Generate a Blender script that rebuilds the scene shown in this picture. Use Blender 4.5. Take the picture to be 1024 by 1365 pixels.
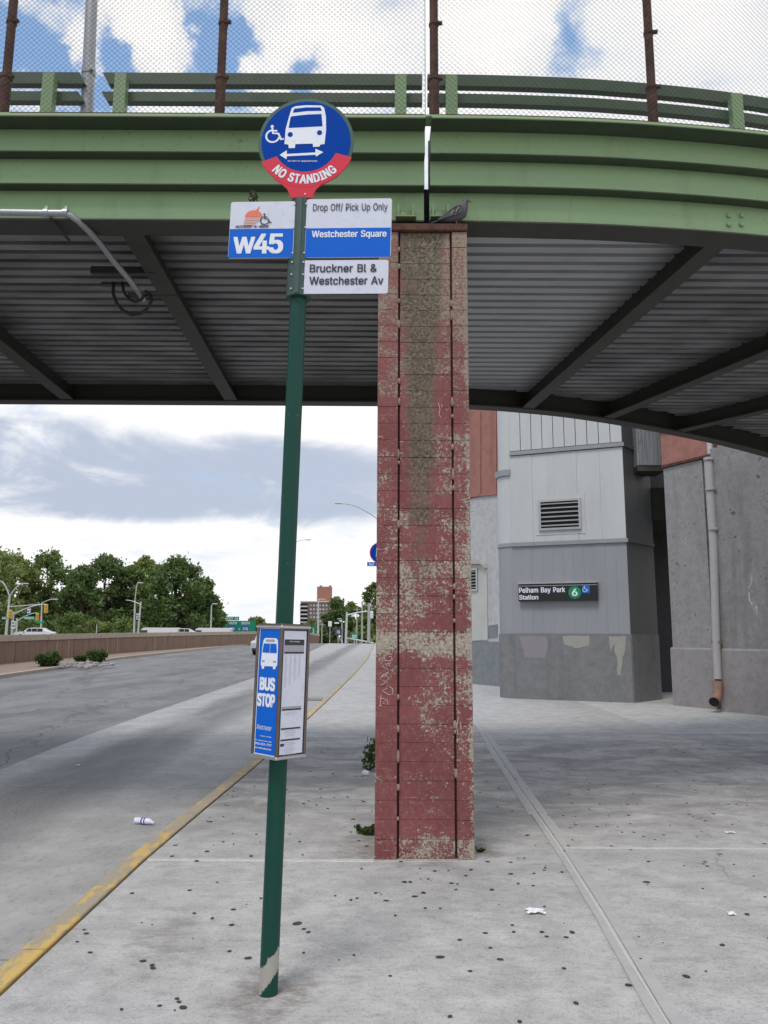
import bpy, math, random
import numpy as np
from mathutils import Vector, Matrix
from mathutils.geometry import tessellate_polygon
rnd = random.Random(7)
for o in list(bpy.data.objects): bpy.data.objects.remove(o)
SC = bpy.context.scene; COL = SC.collection

# ---------------------------------------------------------------- camera
F = 1030.0; PITCH = math.atan(165.5 / F); ROLL = math.radians(0.3)
cam_d = bpy.data.cameras.new('camera'); cam = bpy.data.objects.new('camera', cam_d); COL.objects.link(cam)
cam_d.sensor_fit = 'VERTICAL'; cam_d.sensor_height = 24; cam_d.lens = F / 1365 * 24
cam_d.clip_start = 0.05; cam_d.clip_end = 5000
cam.matrix_world = Matrix.Translation((0, 0, 1.6)) @ Matrix.Rotation(math.pi / 2 + PITCH, 4, 'X') @ Matrix.Rotation(ROLL, 4, 'Z')
SC.camera = cam

# ---------------------------------------------------------------- node helper
class NT:
    def __init__(s, tree): s.t = tree; s.n = tree.nodes; s.l = tree.links
    def add(s, kind, **kw):
        n = s.n.new(kind)
        for k, v in kw.items(): setattr(n, k, v)
        return n
    def put(s, sock, v):
        if isinstance(v, bpy.types.NodeSocket): s.l.new(v, sock)
        elif v is not None:
            if hasattr(sock.default_value, '__len__'):
                if not hasattr(v, '__len__'): v = (v,) * len(sock.default_value)
                v = tuple(v)
                if len(v) == 3 and len(sock.default_value) == 4: v = v + (1,)
            sock.default_value = v
    def m(s, op, a, b=None, c=None, clamp=False):
        n = s.add('ShaderNodeMath', operation=op, use_clamp=clamp)
        for i, v in enumerate((a, b, c)): s.put(n.inputs[i], v)
        return n.outputs[0]
    def vm(s, op, a, b=None, scale=None):
        n = s.add('ShaderNodeVectorMath', operation=op)
        s.put(n.inputs[0], a)
        if b is not None: s.put(n.inputs[1], b)
        if scale is not None: s.put(n.inputs['Scale'], scale)
        return n.outputs['Value'] if op in ('DOT_PRODUCT', 'LENGTH', 'DISTANCE') else n.outputs[0]
    def noise(s, vec, scale, detail=4, rough=.55, dist=0, off=None, stretch=None):
        if off is not None: vec = s.vm('ADD', vec, off)
        if stretch is not None: vec = s.vm('MULTIPLY', vec, stretch)
        n = s.add('ShaderNodeTexNoise'); s.put(n.inputs['Vector'], vec)
        n.inputs['Scale'].default_value = scale; n.inputs['Detail'].default_value = detail
        n.inputs['Roughness'].default_value = rough; n.inputs['Distortion'].default_value = dist
        return n.outputs['Fac']
    def vor(s, vec, scale, feature='F1', stretch=None):
        if stretch is not None: vec = s.vm('MULTIPLY', vec, stretch)
        n = s.add('ShaderNodeTexVoronoi', feature=feature); s.put(n.inputs['Vector'], vec)
        n.inputs['Scale'].default_value = scale
        return n
    def ramp(s, v, lo, hi, a=0., b=1.):
        n = s.add('ShaderNodeMapRange', interpolation_type='SMOOTHSTEP'); s.put(n.inputs['Value'], v)
        for i, x in zip(('From Min', 'From Max', 'To Min', 'To Max'), (lo, hi, a, b)): s.put(n.inputs[i], x)
        return n.outputs[0]
    def mix(s, f, a, b, blend='MIX'):
        n = s.add('ShaderNodeMix', data_type='RGBA', blend_type=blend)
        s.put(n.inputs[0], f); s.put(n.inputs[6], a); s.put(n.inputs[7], b)
        return n.outputs[2]
    def curve(s, v, pts):
        n = s.add('ShaderNodeValToRGB'); s.put(n.inputs[0], v); cr = n.color_ramp
        while len(cr.elements) < len(pts): cr.elements.new(.5)
        for e, (p, g) in zip(cr.elements, pts): e.position = p; e.color = (g, g, g, 1)
        return n.outputs[0]

# ---------------------------------------------------------------- sky and sun
SUN_AZ = math.radians(-152); SUN_EL = math.radians(60)     # azimuth from +Y towards +X
W = bpy.data.worlds.new('World'); SC.world = W; W.use_nodes = True
def build_sky():
    N = NT(W.node_tree); bg = W.node_tree.nodes['Background']
    sky = N.add('ShaderNodeTexSky', sky_type='NISHITA', sun_disc=False)
    sky.sun_elevation = SUN_EL; sky.sun_rotation = SUN_AZ; sky.air_density = 1.1; sky.dust_density = .6; sky.ozone_density = 1.5
    d = N.add('ShaderNodeTexCoord').outputs['Generated']
    d = N.vm('NORMALIZE', d)
    sep = N.add('ShaderNodeSeparateXYZ'); N.put(sep.inputs[0], d)
    x, y, z = sep.outputs
    el = N.m('ARCSINE', z)                       # radians
    az = N.m('ARCTAN2', x, y)
    # cloud layer seen in perspective: project on a plane overhead
    k = N.m('DIVIDE', 1.0, N.m('ADD', N.m('MAXIMUM', z, 0.0), .22))
    pl = N.vm('SCALE', d, scale=k)
    n1 = N.noise(pl, 2.1, 8, .58, .35, off=(3.1, 7.7, 1.3))
    n2 = N.noise(pl, 5.5, 7, .6, .2, off=(9.2, 2.1, 5.0))
    dens = N.m('ADD', N.m('MULTIPLY', n1, .75), N.m('MULTIPLY', n2, .28))
    # more cover to the east (right) and low down; broken cover high in the north-west
    right = N.ramp(az, -.12, .22)
    low = N.ramp(el, .56, .36)
    cover = N.m('ADD', N.m('MULTIPLY', right, .15), N.m('MULTIPLY', low, .24))
    dens = N.m('ADD', dens, cover)
    # single cloud heaps
    wob = N.add('ShaderNodeTexNoise'); N.put(wob.inputs['Vector'], d); wob.inputs['Scale'].default_value = 9; wob.inputs['Detail'].default_value = 9; wob.inputs['Roughness'].default_value = .62
    dw = N.vm('ADD', d, N.vm('SCALE', N.vm('SUBTRACT', wob.outputs['Color'], (.5, .5, .5)), scale=.17))
    def heap(px, py, r, amp, e):
        c = Vector(ray(px, py)).normalized()
        return N.m('MULTIPLY', N.ramp(N.vm('DISTANCE', dw, tuple(c)), r * 1.15, r * .1), amp)
    for px, py, r, amp in ((95, 55, .035, .3), (175, 15, .055, .34), (215, 70, .05, .32), (340, 88, .04, .33), (385, 20, .08, .3),
                           (470, 60, .09, .34), (40, 15, .04, .2), (60, 118, .05, .22), (230, 135, .08, .25),
                           (285, 40, .045, -.33), (268, 85, .045, -.3), (130, 80, .035, -.3), (60, 80, .04, -.36), (405, 88, .04, -.36), (30, 60, .05, -.3), (330, 25, .025, -.2),
                           (735, 85, .045, -.22), (765, 38, .03, -.08), (690, 40, .06, .12), (960, 60, .12, .12), (50, 572, .075, -.05), (640, 20, .09, .2)):
        dens = N.m('ADD', dens, heap(px, py, r, amp, 0))
    cl = N.ramp(N.m('ADD', dens, N.m('MULTIPLY', N.m('SUBTRACT', N.noise(pl, 13, 6, .65, .4, off=(5, 5, 5)), .5), .22)), .47, .70)
    # grey undersides: a long bank low in the north-west
    gb = N.noise(N.vm('MULTIPLY', d, (1, 1, 2.4)), 6.0, 9, .6, .5, off=(1.7, 4.1, .6))
    bank = N.m('MULTIPLY', N.ramp(el, .118, .165), N.ramp(el, .285, .205))
    bank = N.m('MULTIPLY', bank, N.ramp(N.m('ADD', az, N.m('MULTIPLY', gb, .5)), .50, .12))
    edge = N.m('ADD', bank, N.m('MULTIPLY', N.m('SUBTRACT', gb, .5), 2.6))
    g = N.m('MULTIPLY', N.ramp(edge, .15, .9), N.ramp(bank, 0, .5))
    g2 = N.m('MULTIPLY', N.ramp(n2, .55, .8), .28)
    g = N.m('MAXIMUM', g, g2)
    wht = N.mix(N.ramp(dens, .6, .95), (8.9, 9.0, 9.3, 1), (11.2, 10.9, 10.7, 1))
    cloud = N.mix(g, wht, (4.7, 5.35, 6.6, 1))
    blue = N.mix(.62, N.mix(1, sky.outputs[0], (.78, .9, 1.0, 1), 'MULTIPLY'), (3.6, 5.9, 9.8, 1))
    hz = N.ramp(el, .30, .02)                       # whitening towards the horizon
    blue = N.mix(N.m('MULTIPLY', hz, .7), blue, (9, 9.4, 9.9, 1))
    col = N.mix(cl, blue, cloud)
    below = N.ramp(z, -.02, 0.0)
    col = N.mix(below, (2.2, 2.2, 2.2, 1), col)
    N.put(bg.inputs[0], col); bg.inputs[1].default_value = .1
def ray(px, py):
    a = px - 512; b = 682.5 - py
    a, b = a * math.cos(ROLL) - b * math.sin(ROLL), a * math.sin(ROLL) + b * math.cos(ROLL)
    return a, F * math.cos(PITCH) - b * math.sin(PITCH), F * math.sin(PITCH) + b * math.cos(PITCH)
build_sky()
sd = bpy.data.lights.new('sun', 'SUN'); sun = bpy.data.objects.new('sun', sd); COL.objects.link(sun)
sd.energy = 1.75; sd.angle = math.radians(18); sd.color = (1, .93, .84)
sv = Vector((math.sin(SUN_AZ) * math.cos(SUN_EL), math.cos(SUN_AZ) * math.cos(SUN_EL), math.sin(SUN_EL)))
sun.rotation_euler = sv.to_track_quat('Z', 'Y').to_euler(); sun.location = (0, 0, 40)
SC.view_settings.view_transform = 'Standard'; SC.view_settings.look = 'None'
SC.view_settings.exposure = 0.12; SC.view_settings.gamma = 1; SC.view_settings.use_curve_mapping = False
SC.render.engine = 'CYCLES'; SC.cycles.use_denoising = True; SC.cycles.max_bounces = 6; SC.cycles.diffuse_bounces = 4
SC.cycles.transparent_max_bounces = 8; SC.cycles.sample_clamp_indirect = 6
try: SC.cycles.denoiser = 'OPENIMAGEDENOISE'
except Exception: pass

# ---------------------------------------------------------------- terrain and points
def tz(y):
    if y < 30: return 0.0
    if y < 40: return .00049 * (y - 30) ** 2
    if y < 100: return .049 + .0098 * (y - 40)
    if y < 110: t = (y - 100) / 10; return .637 + .098 * (t - t * t / 2)
    return max(.686 - .0022 * (y - 110) ** 2, -.05 * (y - 110) + .5, -3.2) if y < 200 else -3.2
def at(px, py, Y):
    r = ray(px, py); s = Y / r[1]; return Vector((r[0] * s, Y, 1.6 + r[2] * s))
def atz(px, py, z):
    r = ray(px, py); s = (z - 1.6) / r[2]; return Vector((r[0] * s, r[1] * s, z))
def gr(px, py, dz=0.0):
    r = ray(px, py); y = 2.0
    for _ in range(6000):
        if 1.6 + r[2] * y / r[1] <= tz(y) + dz: break
        y *= 1.002
    return Vector((r[0] * y / r[1], y, tz(y) + dz))

# ---------------------------------------------------------------- mesh helper
class MB:
    def __init__(s): s.v = []; s.f = []
    def add(s, vs, fs):
        b = len(s.v); s.v += [tuple(v) for v in vs]; s.f += [tuple(i + b for i in f) for f in fs]; return s
    def box(s, c, d, rot=None, M=None):
        x, y, z = d[0] / 2, d[1] / 2, d[2] / 2
        vs = [Vector(p) for p in ((-x, -y, -z), (x, -y, -z), (x, y, -z), (-x, y, -z), (-x, -y, z), (x, -y, z), (x, y, z), (-x, y, z))]
        if rot is not None: R = Matrix.Rotation(rot, 3, 'Z'); vs = [R @ v for v in vs]
        if M is not None: vs = [M @ v for v in vs]
        c = Vector(c)
        return s.add([v + c for v in vs], [(0, 3, 2, 1), (4, 5, 6, 7), (0, 1, 5, 4), (1, 2, 6, 5), (2, 3, 7, 6), (3, 0, 4, 7)])
    def bbox(s, c, d, b=.006, M=None, rot=None):      # bevelled box
        x, y, z = d[0] / 2, d[1] / 2, d[2] / 2; b = min(b, x * .9, y * .9, z * .9)
        pts = []
        for sz in (-1, 1):
            pts.append([Vector(p) for p in ((-x + b, -y + b, sz * z), (x - b, -y + b, sz * z), (x - b, y - b, sz * z), (-x + b, y - b, sz * z))])
            pts.append([Vector(p) for p in ((-x + b, -y, sz * (z - b)), (x - b, -y, sz * (z - b)), (x, -y + b, sz * (z - b)), (x, y - b, sz * (z - b)),
                                            (x - b, y, sz * (z - b)), (-x + b, y, sz * (z - b)), (-x, y - b, sz * (z - b)), (-x, -y + b, sz * (z - b)))])
        vs = pts[0] + pts[1] + pts[2] + pts[3]
        # 0-3 bottom, 4-11 lower ring, 12-15 top, 16-23 upper ring
        f = [(3, 2, 1, 0), (12, 13, 14, 15)]
        for i in range(8): f.append((4 + i, 4 + (i + 1) % 8, 16 + (i + 1) % 8, 16 + i))
        for o, q, flip in ((0, 4, 0), (12, 16, 1)):
            for i in range(4):
                e = (o + i, o + (i + 1) % 4, q + 2 * i + 1, q + 2 * i) ; t = (o + (i + 1) % 4, q + (2 * i + 2) % 8, q + 2 * i + 1)
                if flip: e = e[::-1]; t = t[::-1]
                f += [e, t]
        if rot is not None: R = Matrix.Rotation(rot, 3, 'Z'); vs = [R @ v for v in vs]
        if M is not None: vs = [M @ v for v in vs]
        c = Vector(c); return s.add([v + c for v in vs], f)
    def tube(s, pts, r, n=8, cap=True):
        pts = [Vector(p) for p in pts]; rs = r if hasattr(r, '__len__') else [r] * len(pts)
        rings = []; up = None
        for i, p in enumerate(pts):
            t = (pts[min(i + 1, len(pts) - 1)] - pts[max(i - 1, 0)]).normalized()
            if up is None or abs(up.dot(t)) > .95: up = Vector((0, 0, 1)) if abs(t.z) < .9 else Vector((0, 1, 0))
            a = t.cross(up).normalized(); b2 = a.cross(t).normalized(); up = b2
            rings.append([p + (a * math.cos(2 * math.pi * k / n) + b2 * math.sin(2 * math.pi * k / n)) * rs[i] for k in range(n)])
        vs = [v for rg in rings for v in rg]; f = []
        for i in range(len(pts) - 1):
            for k in range(n): f.append((i * n + k, i * n + (k + 1) % n, (i + 1) * n + (k + 1) % n, (i + 1) * n + k))
        if cap: f.append(tuple(range(n - 1, -1, -1))); f.append(tuple((len(pts) - 1) * n + k for k in range(n)))
        return s.add(vs, f)
    def prism(s, poly, z0, z1, axis='Z'):
        n = len(poly)
        if axis == 'Z': vs = [(x, y, z0) for x, y in poly] + [(x, y, z1) for x, y in poly]
        elif axis == 'Y': vs = [(x, z0, y) for x, y in poly] + [(x, z1, y) for x, y in poly]
        else: vs = [(z0, x, y) for x, y in poly] + [(z1, x, y) for x, y in poly]
        return s.add(vs, [tuple(range(n - 1, -1, -1)), tuple(range(n, 2 * n))] + [(i, (i + 1) % n, n + (i + 1) % n, n + i) for i in range(n)])
    def loft(s, secs, closed=True, cap=True):
        n = len(secs[0]); vs = [v for q in secs for v in q]; f = []
        for i in range(len(secs) - 1):
            for k in range(n if closed else n - 1): f.append((i * n + k, i * n + (k + 1) % n, (i + 1) * n + (k + 1) % n, (i + 1) * n + k))
        if cap and closed: f.append(tuple(range(n - 1, -1, -1))); f.append(tuple((len(secs) - 1) * n + k for k in range(n)))
        return s.add(vs, f)
    def ball(s, c, r, n=10, m=7):
        c = Vector(c); r = r if hasattr(r, '__len__') else (r, r, r); secs = []
        for i in range(m):
            a = math.pi * (i + .5) / m - math.pi / 2
            secs.append([c + Vector((r[0] * math.cos(a) * math.cos(2 * math.pi * k / n), r[1] * math.cos(a) * math.sin(2 * math.pi * k / n), r[2] * math.sin(a))) for k in range(n)])
        return s.loft(secs)
    def mesh(s, name, origin=(0, 0, 0)):
        me = bpy.data.meshes.new(name); o = Vector(origin)
        me.from_pydata([tuple(Vector(v) - o) for v in s.v], [], s.f); return me
    def build(s, name, mat, parent=None, origin=None, smooth=False, fix=True):
        org = Vector(origin) if origin is not None else (Vector(parent['org']) if parent is not None and 'org' in parent else Vector((0, 0, 0)))
        me = s.mesh(name, org)
        if fix:
            import bmesh
            bm = bmesh.new(); bm.from_mesh(me); bmesh.ops.recalc_face_normals(bm, faces=bm.faces); bm.to_mesh(me); bm.free()
        return link(name, me, mat, parent, smooth, org if parent is None else None)
def link(name, me, mat, parent=None, smooth=False, loc=None):
    me.materials.clear(); me.materials.append(mat)
    if smooth:
        me.polygons.foreach_set('use_smooth', [True] * len(me.polygons))
        try: me.set_sharp_from_angle(angle=math.radians(38))
        except Exception: pass
    o = bpy.data.objects.new(name, me); COL.objects.link(o)
    if parent is not None: o.parent = parent
    elif loc is not None: o.location = loc
    return o
def sub(o, parent): o.parent = parent; return o
def tag(o, label=None, cat=None, group=None, kind=None):
    for k, v in (('label', label), ('category', cat), ('group', group), ('kind', kind)):
        if v: o[k] = v
    return o
def thing(name, loc, label, cat, group=None):
    o = bpy.data.objects.new(name, None); COL.objects.link(o); o.location = loc; o.empty_display_size = .2
    o['org'] = list(Vector(loc)); return tag(o, label, cat, group)
def finish_orgs():
    for o in bpy.data.objects:
        if 'org' in o: del o['org']
def copy_tree(o, parent=None):
    c = o.copy(); COL.objects.link(c); c.parent = parent
    for ch in list(o.children): copy_tree(ch, c)
    return c

# ---------------------------------------------------------------- materials
def srgb(*c): return tuple(((v / 255 + .055) / 1.055) ** 2.4 if v > 10 else v / 255 / 12.92 for v in c)
MATS = {}
def mat(name, color=(.5, .5, .5), rough=.6, metal=0., var=.12, vscale=6., bump=.0, bscale=60., fn=None, spec=.5, dirt=0., dirtcol=(.05, .045, .04), stretch=None):
    if name in MATS: return MATS[name]
    m = bpy.data.materials.new(name); m.use_nodes = True; N = NT(m.node_tree); b = m.node_tree.nodes['Principled BSDF']
    P = N.add('ShaderNodeNewGeometry').outputs['Position']
    if fn: fn(N, P, b)
    else:
        n = N.noise(P, vscale, 5, .6, stretch=stretch)
        lo = tuple(c * (1 - var) for c in color); hi = tuple(min(1, c * (1 + var)) for c in color)
        c = N.mix(n, lo, hi)
        if dirt: c = N.mix(N.m('MULTIPLY', N.ramp(N.noise(P, vscale * 2.3, 8, .7, .4, off=(5, 3, 1), stretch=stretch), .5, .75), dirt), c, dirtcol)
        N.put(b.inputs['Base Color'], c); N.put(b.inputs['Roughness'], rough); N.put(b.inputs['Metallic'], metal)
        b.inputs['Specular IOR Level'].default_value = spec
        if bump: set_bump(N, b, N.noise(P, bscale, 4, .6), bump)
    MATS[name] = m; return m
def set_bump(N, b, h, strength, dist=.01):
    bp = N.add('ShaderNodeBump'); bp.inputs['Strength'].default_value = strength; bp.inputs['Distance'].default_value = dist
    N.put(bp.inputs['Height'], h); N.l.new(bp.outputs[0], b.inputs['Normal'])

def f_sidewalk(N, P, b):
    big = N.noise(P, .55, 5, .6, .3); mid = N.noise(P, 3.5, 6, .65, .2, off=(3, 1, 0)); fine = N.noise(P, 90, 3, .7); speck = N.noise(P, 38, 2, .8, off=(8, 8, 8))
    broom = N.noise(P, 30, 3, .6, stretch=(.12, 1, 1))
    c = N.mix(N.ramp(mid, .3, .72), (.32, .316, .31), (.49, .484, .475))
    c = N.mix(N.m('MULTIPLY', N.ramp(big, .48, .74), .5), c, (.22, .21, .205))
    c = N.mix(N.m('MULTIPLY', N.ramp(broom, .45, .8), .22), c, (.24, .235, .235))
    c = N.mix(N.m('MULTIPLY', N.ramp(fine, .35, .65), .38), c, (.60, .595, .585))
    m2 = N.noise(P, 13, 6, .75, .2, off=(4, 9, 1), stretch=(.55, 1, 1)); m3 = N.noise(P, 45, 5, .8, off=(1, 2, 9))
    c = N.mix(N.m('MULTIPLY', N.ramp(m2, .48, .66), .36), c, (.19, .185, .18))
    c = N.mix(N.m('MULTIPLY', N.ramp(m3, .52, .62), .4), c, (.15, .147, .145))
    c = N.mix(N.m('MULTIPLY', N.ramp(speck, .63, .75), .45), c, (.12, .115, .11))
    # darker mottled band around the column, under the bridge
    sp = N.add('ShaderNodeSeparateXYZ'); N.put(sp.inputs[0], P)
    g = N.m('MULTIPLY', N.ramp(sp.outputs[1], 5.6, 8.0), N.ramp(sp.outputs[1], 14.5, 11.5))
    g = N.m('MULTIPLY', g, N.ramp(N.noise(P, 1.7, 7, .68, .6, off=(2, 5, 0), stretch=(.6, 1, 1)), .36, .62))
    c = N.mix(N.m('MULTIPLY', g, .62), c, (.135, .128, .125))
    st = N.ramp(N.noise(P, 1.1, 6, .62, 1.2, off=(11, 4, 0)), .63, .70)
    c = N.mix(N.m('MULTIPLY', st, .3), c, (.25, .225, .19))
    for cx_, cy_, rr_, st_ in ((-.47, 3.80, .30, .65), (-.07, 6.3, .35, .7), (.70, 6.3, .30, .75), (.30, 5.90, .30, .5), (-1.15, 4.35, .30, .4)):  # contact shade put into the colour at pole and column feet, plus one stain
        dd = N.vm('DISTANCE', N.vm('MULTIPLY', P, (1, .7, 0)), (cx_, cy_ * .7, 0)); dd = N.m('ADD', dd, N.m('MULTIPLY', N.m('SUBTRACT', mid, .5), rr_ * 1.6))
        c = N.mix(N.m('MULTIPLY', N.ramp(dd, rr_, rr_ * .2), N.m('MULTIPLY', N.ramp(m2, .3, .6), st_)), c, (.15, .13, .11))
    # hairline cracks
    w = N.vm('ADD', P, N.vm('SCALE', N.vm('SUBTRACT', tex_color(N, P, 3), (.5, .5, .5)), scale=.5))
    cr = N.ramp(N.vor(w, .32, 'DISTANCE_TO_EDGE').outputs['Distance'], .006, .0015)
    c = N.mix(N.m('MULTIPLY', cr, N.ramp(big, .52, .66, 0, .35)), c, (.12, .12, .12))
    N.put(b.inputs['Base Color'], c); b.inputs['Roughness'].default_value = .85
    set_bump(N, b, N.m('ADD', N.m('ADD', N.m('MULTIPLY', fine, .5), N.m('MULTIPLY', broom, .7)), mid), .35, .006)
def tex_color(N, P, scale):
    n = N.add('ShaderNodeTexNoise'); N.put(n.inputs['Vector'], P); n.inputs['Scale'].default_value = scale; n.inputs['Detail'].default_value = 5
    return n.outputs['Color']
def f_lane(N, P, b):    # worn concrete bus lane with oily wheel track
    sp = N.add('ShaderNodeSeparateXYZ'); N.put(sp.inputs[0], P); x = sp.outputs[0]
    mid = N.noise(P, 2.2, 7, .62, .3); fine = N.noise(P, 70, 3, .7); long = N.noise(P, 1.6, 6, .6, .2, stretch=(1, .22, 1))
    c = N.mix(N.ramp(mid, .3, .75), (.29, .287, .284), (.41, .406, .40))
    xw = N.m('ADD', x, N.m('MULTIPLY', N.m('SUBTRACT', long, .5), 1.1))
    track = N.m('MULTIPLY', N.ramp(xw, -4.75, -3.9), N.ramp(xw, -2.75, -3.5))
    c = N.mix(N.m('MULTIPLY', track, N.ramp(long, .25, .7, .55, 1.0)), c, (.12, .119, .12))
    c = N.mix(N.m('MULTIPLY', N.ramp(fine, .4, .7), .35), c, (.45, .445, .44))
    c = N.mix(N.m('MULTIPLY', N.ramp(N.noise(P, 17, 6, .78, off=(3, 3, 8), stretch=(1, .6, 1)), .5, .68), .4), c, (.13, .13, .13))
    c = N.mix(N.m('MULTIPLY', N.ramp(N.noise(P, 30, 2, .8, off=(4, 4, 4)), .66, .76), .6), c, (.07, .07, .07))
    N.put(b.inputs['Base Color'], c); b.inputs['Roughness'].default_value = .82
    set_bump(N, b, N.m('ADD', fine, mid), .3, .005)
def f_asphalt(N, P, b):
    mid = N.noise(P, .9, 7, .62, .4, stretch=(1, .35, 1)); fine = N.noise(P, 85, 3, .75); pt = N.noise(P, .35, 4, .5, 1.0, off=(7, 3, 0), stretch=(1, .3, 1))
    c = N.mix(N.ramp(mid, .32, .7), (.125, .124, .126), (.215, .213, .214))
    c = N.mix(N.m('MULTIPLY', N.ramp(pt, .56, .6), .45), c, (.082, .081, .084))
    c = N.mix(N.m('MULTIPLY', N.ramp(fine, .45, .7), .42), c, (.28, .275, .27))
    c = N.mix(N.m('MULTIPLY', N.ramp(N.noise(P, 9, 7, .8, off=(3, 7, 8), stretch=(1, .5, 1)), .5, .66), .4), c, (.07, .07, .072))
    c = N.mix(N.m('MULTIPLY', N.ramp(N.noise(P, .6, 6, .6, .3, off=(9, 7, 1), stretch=(1.6, .12, 1)), .54, .62), .45), c, (.22, .215, .21))
    w = N.vm('ADD', P, N.vm('SCALE', N.vm('SUBTRACT', tex_color(N, P, 1.2), (.5, .5, .5)), scale=1.2))
    cr = N.ramp(N.vor(w, .3, 'DISTANCE_TO_EDGE', stretch=(1.3, .5, 1)).outputs['Distance'], .012, .003)
    c = N.mix(N.m('MULTIPLY', cr, .6), c, (.045, .045, .045))
    N.put(b.inputs['Base Color'], c); b.inputs['Roughness'].default_value = .8
    set_bump(N, b, fine, .5, .006)
def f_kerb(N, P, b):
    n = N.noise(P, 9, 8, .72, .3, stretch=(1, .45, 1)); big = N.noise(P, .8, 4, .6, off=(1, 2, 3)); fine = N.noise(P, 60, 3, .7)
    y = N.mix(fine, (.52, .34, .085), (.64, .46, .16))
    worn = N.mix(fine, (.26, .235, .19), (.36, .34, .30))
    sp = N.add('ShaderNodeSeparateXYZ'); N.put(sp.inputs[0], P)
    far = N.ramp(sp.outputs[1], 4.2, 9, 0, .10)
    t = N.ramp(N.m('ADD', N.m('ADD', n, N.m('MULTIPLY', N.m('SUBTRACT', big, .5), .45)), far), .475, .58)
    N.put(b.inputs['Base Color'], N.mix(N.m('MULTIPLY', t, .85), y, worn)); b.inputs['Roughness'].default_value = .75
    set_bump(N, b, N.m('SUBTRACT', fine, t), .4, .004)
def f_column(N, P, b):
    sp = N.add('ShaderNodeSeparateXYZ'); N.put(sp.inputs[0], P); x, y, z = sp.outputs
    fine = N.noise(P, 48, 6, .72, .3); mid = N.noise(P, 9, 7, .68, .3, off=(4, 4, 4)); big = N.noise(P, 2.3, 4, .55, .3, off=(1, 8, 3))
    zn = N.m('DIVIDE', z, 5.0)
    # how much of the paint has flaked off at each height
    amt = N.curve(zn, [(0, .72), (.028, .70), (.036, .50), (.10, .60), (.18, .55), (.26, .62), (.292, .60), (.300, .86), (.325, .86), (.334, .56), (.36, .63), (.5, .60), (.54, .50), (.66, .55), (.8, .68), (1, .82)][:16])
    course = N.noise(N.vm('MULTIPLY', P, (.9, .9, 7.0)), 1.0, 2, .5, off=(2.2, 0, .4))
    xa = N.m('ABSOLUTE', N.m('SUBTRACT', x, .29))
    cen = N.ramp(N.m('SUBTRACT', xa, N.ramp(z, 3.6, 4.9, 0, .07)), .21, .03)
    edge = N.ramp(xa, .33, .37, 0, .11)
    low = N.ramp(z, 1.5, 1.2)
    xm = N.m('MULTIPLY', N.ramp(x, .34, .17), N.m('MULTIPLY', low, -.10))
    chip = N.noise(P, 105, 4, .75, .2, off=(6, 2, 9))
    v = .5
    for nn, w_ in ((fine, .85), (mid, .55), (chip, .6), (big, .42), (course, .34)): v = N.m('ADD', v, N.m('MULTIPLY', N.m('SUBTRACT', nn, .5), w_))
    v = N.m('ADD', v, N.m('ADD', edge, xm))
    v = N.m('ADD', v, N.m('MULTIPLY', N.m('SUBTRACT', amt, .5), .55))
    peel = N.ramp(v, .585, .63)
    red = N.mix(N.ramp(big, .3, .7), (.155, .036, .040), (.225, .060, .062))
    red = N.mix(N.m('MULTIPLY', N.ramp(fine, .45, .75), .25), red, (.33, .13, .13))
    red = N.mix(N.ramp(z, 3.0, 4.6, 0, .35), red, (.30, .12, .095))
    bare = N.mix(N.ramp(fine, .3, .7), (.22, .185, .14), (.44, .40, .33))
    bare = N.mix(N.m('MULTIPLY', N.ramp(z, 2.4, 4.2), .6), bare, (.20, .125, .085))
    c = N.mix(peel, red, bare)
    dust = N.noise(P, 30, 7, .8, .4, off=(7, 1, 3), stretch=(1, 1, .7)); c = N.mix(N.m('MULTIPLY', N.ramp(dust, .45, .7), .40), c, (.26, .17, .15))
    scf = N.ramp(N.noise(P, 20, 5, .7, .8, off=(2, 7, 3), stretch=(.5, 1, 2.2)), .64, .68); c = N.mix(N.m('MULTIPLY', scf, .7), c, (.45, .40, .36))
    # run-off stain down the middle below the joint
    stw = N.m('SUBTRACT', N.m('ADD', cen, N.m('MULTIPLY', N.m('SUBTRACT', mid, .5), 1.3)), N.ramp(z, 3.8, 1.8, .0, .50))
    stain = N.m('MULTIPLY', N.ramp(N.m('ADD', stw, N.m('ADD', N.m('MULTIPLY', N.m('SUBTRACT', fine, .5), 1.6), N.m('MULTIPLY', N.m('SUBTRACT', chip, .5), 1.2))), .30, .72), N.ramp(z, 1.5, 2.7))
    c = N.mix(N.m('MULTIPLY', stain, .88), c, N.mix(N.ramp(fine, .35, .65), (.035, .028, .02), (.19, .165, .11)))
    ps = N.ramp(N.noise(P, 120, 2, .8, off=(1, 1, 1)), .66, .74)
    c = N.mix(N.m('MULTIPLY', ps, .6), c, (.05, .04, .035))
    N.put(b.inputs['Base Color'], c); b.inputs['Roughness'].default_value = .72
    set_bump(N, b, N.m('SUBTRACT', N.m('MULTIPLY', fine, .6), N.m('MULTIPLY', peel, .9)), .7, .004)
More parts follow.
